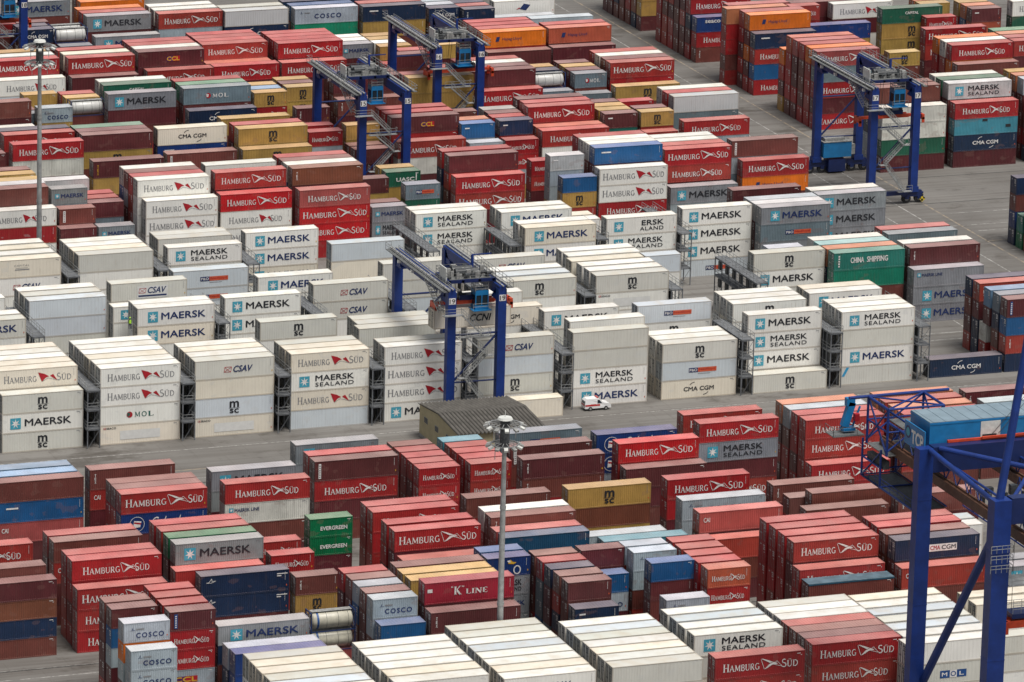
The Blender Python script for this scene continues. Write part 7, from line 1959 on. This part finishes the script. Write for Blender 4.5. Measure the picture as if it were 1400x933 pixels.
# ------------------------------------------------------------------ light masts
def mast(x, y, h, label):
    o = thing('light_mast', (x, y, 0), label, 'light mast', 'tall grey floodlight masts')
    b = MB(); b.tube((0, 0, 0), (0, 0, h * .36), .44, 16, 0, .40); b.tube((0, 0, h * .36), (0, 0, h * .70), .39, 16, 0, .35); b.tube((0, 0, h * .70), (0, 0, h), .34, 16, 0, .26); b.tube((0, 0, h * .36 - .2), (0, 0, h * .36 + .2), .46, 16); b.tube((0, 0, h * .70 - .2), (0, 0, h * .70 + .2), .41, 16); b.build('pole', [MAT['steel']], o, smooth=False)
    for z, r, n in ((h - .3, 2.1, 12), (h - 2.9, 1.8, 12)):
        b = MB()
        for i in range(n): a0, a1 = 2 * math.pi * i / n, 2 * math.pi * (i + 1) / n; b.beam((r * math.cos(a0), r * math.sin(a0), z), (r * math.cos(a1), r * math.sin(a1), z), .14); b.beam((0, 0, z + .25), (r * math.cos(a0), r * math.sin(a0), z), .07)
        b.beam((r * .7, 0, z), (r * .7, 0, z - 2), .08); b.beam((-r * .7, 0, z), (-r * .7, 0, z - 2), .08); rg = b.build('lamp_ring', [MAT['steel']], o)
        for i in range(n):
            a = 2 * math.pi * (i + .5) / n; f = MB(); c = Vector((math.cos(a), math.sin(a), 0)); t = Vector((-math.sin(a), math.cos(a), 0))
            f.beam(c * (r + .02) + Vector((0, 0, z - .1)), c * (r + .62) + Vector((0, 0, z - .30)), .50, .26, 0); f.build('floodlight', [MAT['greyp'] if i % 2 else MAT['panel']], rg)
    b = MB(); b.tube((0, 0, h + .35), (0, 0, h + .62), 1.0, 20, 0, .85); b.tube((0, 0, h + .6), (0, 0, h + 1.5), .04, 6); b.build('head_cover', [MAT['panel']], o)
    b = MB(); b.tube((0, 0, h - 3.4), (0, 0, h + .3), .62, 12); b.build('winch_head', [MAT['machine']], o)
mast(252.1, 664.3, 37.6, 'tall grey floodlight mast with round lamp head in front of the maroon stack')
mast(251.6, 874.5, 40.0, 'tall grey floodlight mast rising behind the farther white stacks')

# ------------------------------------------------------------------ small substation building
o = thing('substation_building', (282.6, 764, 0), 'low beige building with dark corrugated roof under crane 19', 'building')
BX, BY = 13.4, 16.2; ez, rz, ry = 4.75, 5.45, 8.4
b = MB()
b.poly([(0, 0, 0), (BX, 0, 0), (BX, 0, ez), (0, 0, ez)]); b.poly([(BX, BY, 0), (0, BY, 0), (0, BY, ez), (BX, BY, ez)])
b.poly([(0, BY, 0), (0, 0, 0), (0, 0, ez), (0, ry, rz), (0, BY, ez)]); b.poly([(BX, 0, 0), (BX, BY, 0), (BX, BY, ez), (BX, ry, rz), (BX, 0, ez)])
wl = b.build('wall', [MAT['beige']], o)
b = MB(); b.box(-.06, -.04, 0, BX + .06, -.001, .5); b.box(-.05, 0, 0, -.001, BY, .5); b.build('plinth', [MAT['greyp']], wl)
b = MB(); n = 23; st = []
for i in range(n * 4 + 1): x = -.25 + (BX + .5) * i / (n * 4); st.append((x, .19 * math.cos(2 * math.pi * i / 4)))
for yy in ((-.45, ez - .04, ry, rz + .06), (ry, rz + .06, BY + .35, ez - .02)):
    for (xa, za), (xb, zb) in zip(st[:-1], st[1:]): b.quad((xa, yy[0], yy[1] + za + .12), (xb, yy[0], yy[1] + zb + .12), (xb, yy[2], yy[3] + zb + .12), (xa, yy[2], yy[3] + za + .12))
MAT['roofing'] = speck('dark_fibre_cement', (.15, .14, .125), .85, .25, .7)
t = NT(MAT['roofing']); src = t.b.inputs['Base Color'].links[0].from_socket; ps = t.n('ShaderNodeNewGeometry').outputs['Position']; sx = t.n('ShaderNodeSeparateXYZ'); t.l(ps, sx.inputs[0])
wv = t.math('COSINE', t.math('MULTIPLY', t.math('SUBTRACT', sx.outputs[0], 282.35), 2 * math.pi * 23 / 13.9)); mu = t.n('ShaderNodeVectorMath', operation='SCALE'); t.l(src, mu.inputs[0]); t.l(t.ramp(wv, -.9, .3, .30, 1.2), mu.inputs['Scale']); t.l(mu.outputs[0], t.b.inputs['Base Color'])   # shade of the corrugation painted into the valleys as darker colour
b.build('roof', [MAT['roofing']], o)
for y in (3.2, 8.0, 12.6):
    f = MB(); f.box(-.03, y, 2.7, -.005, y + 1.5, 3.6); w = f.build('window', [MAT['greyp']], o)
    g2 = MB()
    for k in range(4): g2.box(-.05, y + .08, 2.76 + .2 * k, -.031, y + 1.42, 2.9 + .2 * k)
    g2.build('louvre', [MAT['machine']], w)

# ------------------------------------------------------------------ ambulance car by the white stack
o = thing('ambulance_car', (310.8, 785.4, 0), 'white ambulance car with red stripe parked by the white stack', 'car')
prof = [(0, .35), (0, 1.05), (.08, 1.5), (.35, 1.82), (1.9, 1.86), (2.35, 1.72), (2.95, 1.16), (3.85, 1.02), (4.15, .80), (4.2, .35)]
b = MB(); k = len(prof)
for y, ins in ((0, 1), (1.68, -1)):
    for x, z in prof: b.v.append((x, y + ins * max(0, (z - 1.0)) * .14, z))
b.f.append(tuple(range(k))); b.m.append(0); b.f.append(tuple(reversed(range(k, 2 * k)))); b.m.append(0)
for i in range(k): j = (i + 1) % k; b.f.append((i, k + i, k + j, j)); b.m.append(0)
bd = b.build('body', [MAT['carwhite']], o)
b = MB()
for y, sg2 in ((0, -1), (1.68, 1)):
    f = lambda x, z: (x, y + (-sg2) * max(0, z - 1.0) * .14 + sg2 * .012, z)
    b.poly([f(2.0, 1.14), f(2.72, 1.14), f(2.30, 1.62), f(2.0, 1.66)])
b.poly([(2.50, .16, 1.64), (3.0, .08, 1.18), (3.0, 1.60, 1.18), (2.50, 1.52, 1.64)]); b.poly([(-.012, .2, 1.1), (-.012, 1.48, 1.1), (.07, 1.4, 1.5), (.07, .3, 1.5)]); b.build('window', [MAT['glass']], bd)
b = MB(); b.box(.05, -.012, .72, 2.4, -.002, .98); b.box(.9, -.014, .98, 1.7, .0, 1.02); b.box(-.014, .1, .75, -.002, 1.58, 1.02); b.build('red_stripe', [MAT['carred']], bd)
b = MB(); b.box(2.0, .3, 1.86, 2.2, 1.38, 1.98); b.build('light_bar', [MAT['carred']], bd)
for x in (.85, 3.35):
    for y in (.02, 1.66): w = MB(); w.tube((0, -.11, 0), (0, .11, 0), .32, 16); wh = w.build('wheel', [MAT['tyre']], o, (x, y, .32)); r = MB(); r.tube((0, -.125, 0), (0, .125, 0), .17, 10); r.build('rim', [MAT['greyp']], wh)

# ------------------------------------------------------------------ worker on the rack
o = thing('person', PERSON, 'worker in hi-vis yellow vest on the grey rack between white stacks', 'person')
me = bpy.data.meshes.new('body')
sk = [(0, 0, .95), (0, 0, 1.2), (0, 0, 1.42), (0, 0, 1.55), (0, -.02, 1.72), (.19, 0, 1.40), (.26, -.05, 1.12), (.22, -.22, .98), (-.19, 0, 1.40), (-.27, .04, 1.12), (-.25, -.12, .90), (.10, 0, .90), (.12, -.04, .48), (.12, .02, .06), (-.10, 0, .90), (-.12, .08, .48), (-.12, .10, .06), (.13, -.14, .03), (-.13, -.06, .03)]
ed = [(0, 1), (1, 2), (2, 3), (3, 4), (2, 5), (5, 6), (6, 7), (2, 8), (8, 9), (9, 10), (0, 11), (11, 12), (12, 13), (0, 14), (14, 15), (15, 16), (13, 17), (16, 18)]
me.from_pydata(sk, ed, []); body = put('body', me, o); sm = body.modifiers.new('skin', 'SKIN')
rad = [.15, .16, .17, .06, .115, .07, .05, .04, .07, .05, .04, .10, .07, .05, .10, .07, .05, .045, .045]
for i, r in enumerate(rad): me.skin_vertices[0].data[i].radius = (r, r)
me.skin_vertices[0].data[0].use_root = True
body.modifiers.new('sub', 'SUBSURF').levels = 1; me.materials.append(MAT['cloth'])
b = MB(); b.tube((0, 0, .92), (0, 0, 1.46), .235, 12, 0, .19); b.build('hi_vis_vest', [MAT['hivis']], body); b = MB(); b.tube((0, -.02, 1.76), (0, -.02, 1.86), .145, 12, 0, .08); b.build('hard_hat', [MAT['hivis']], body)
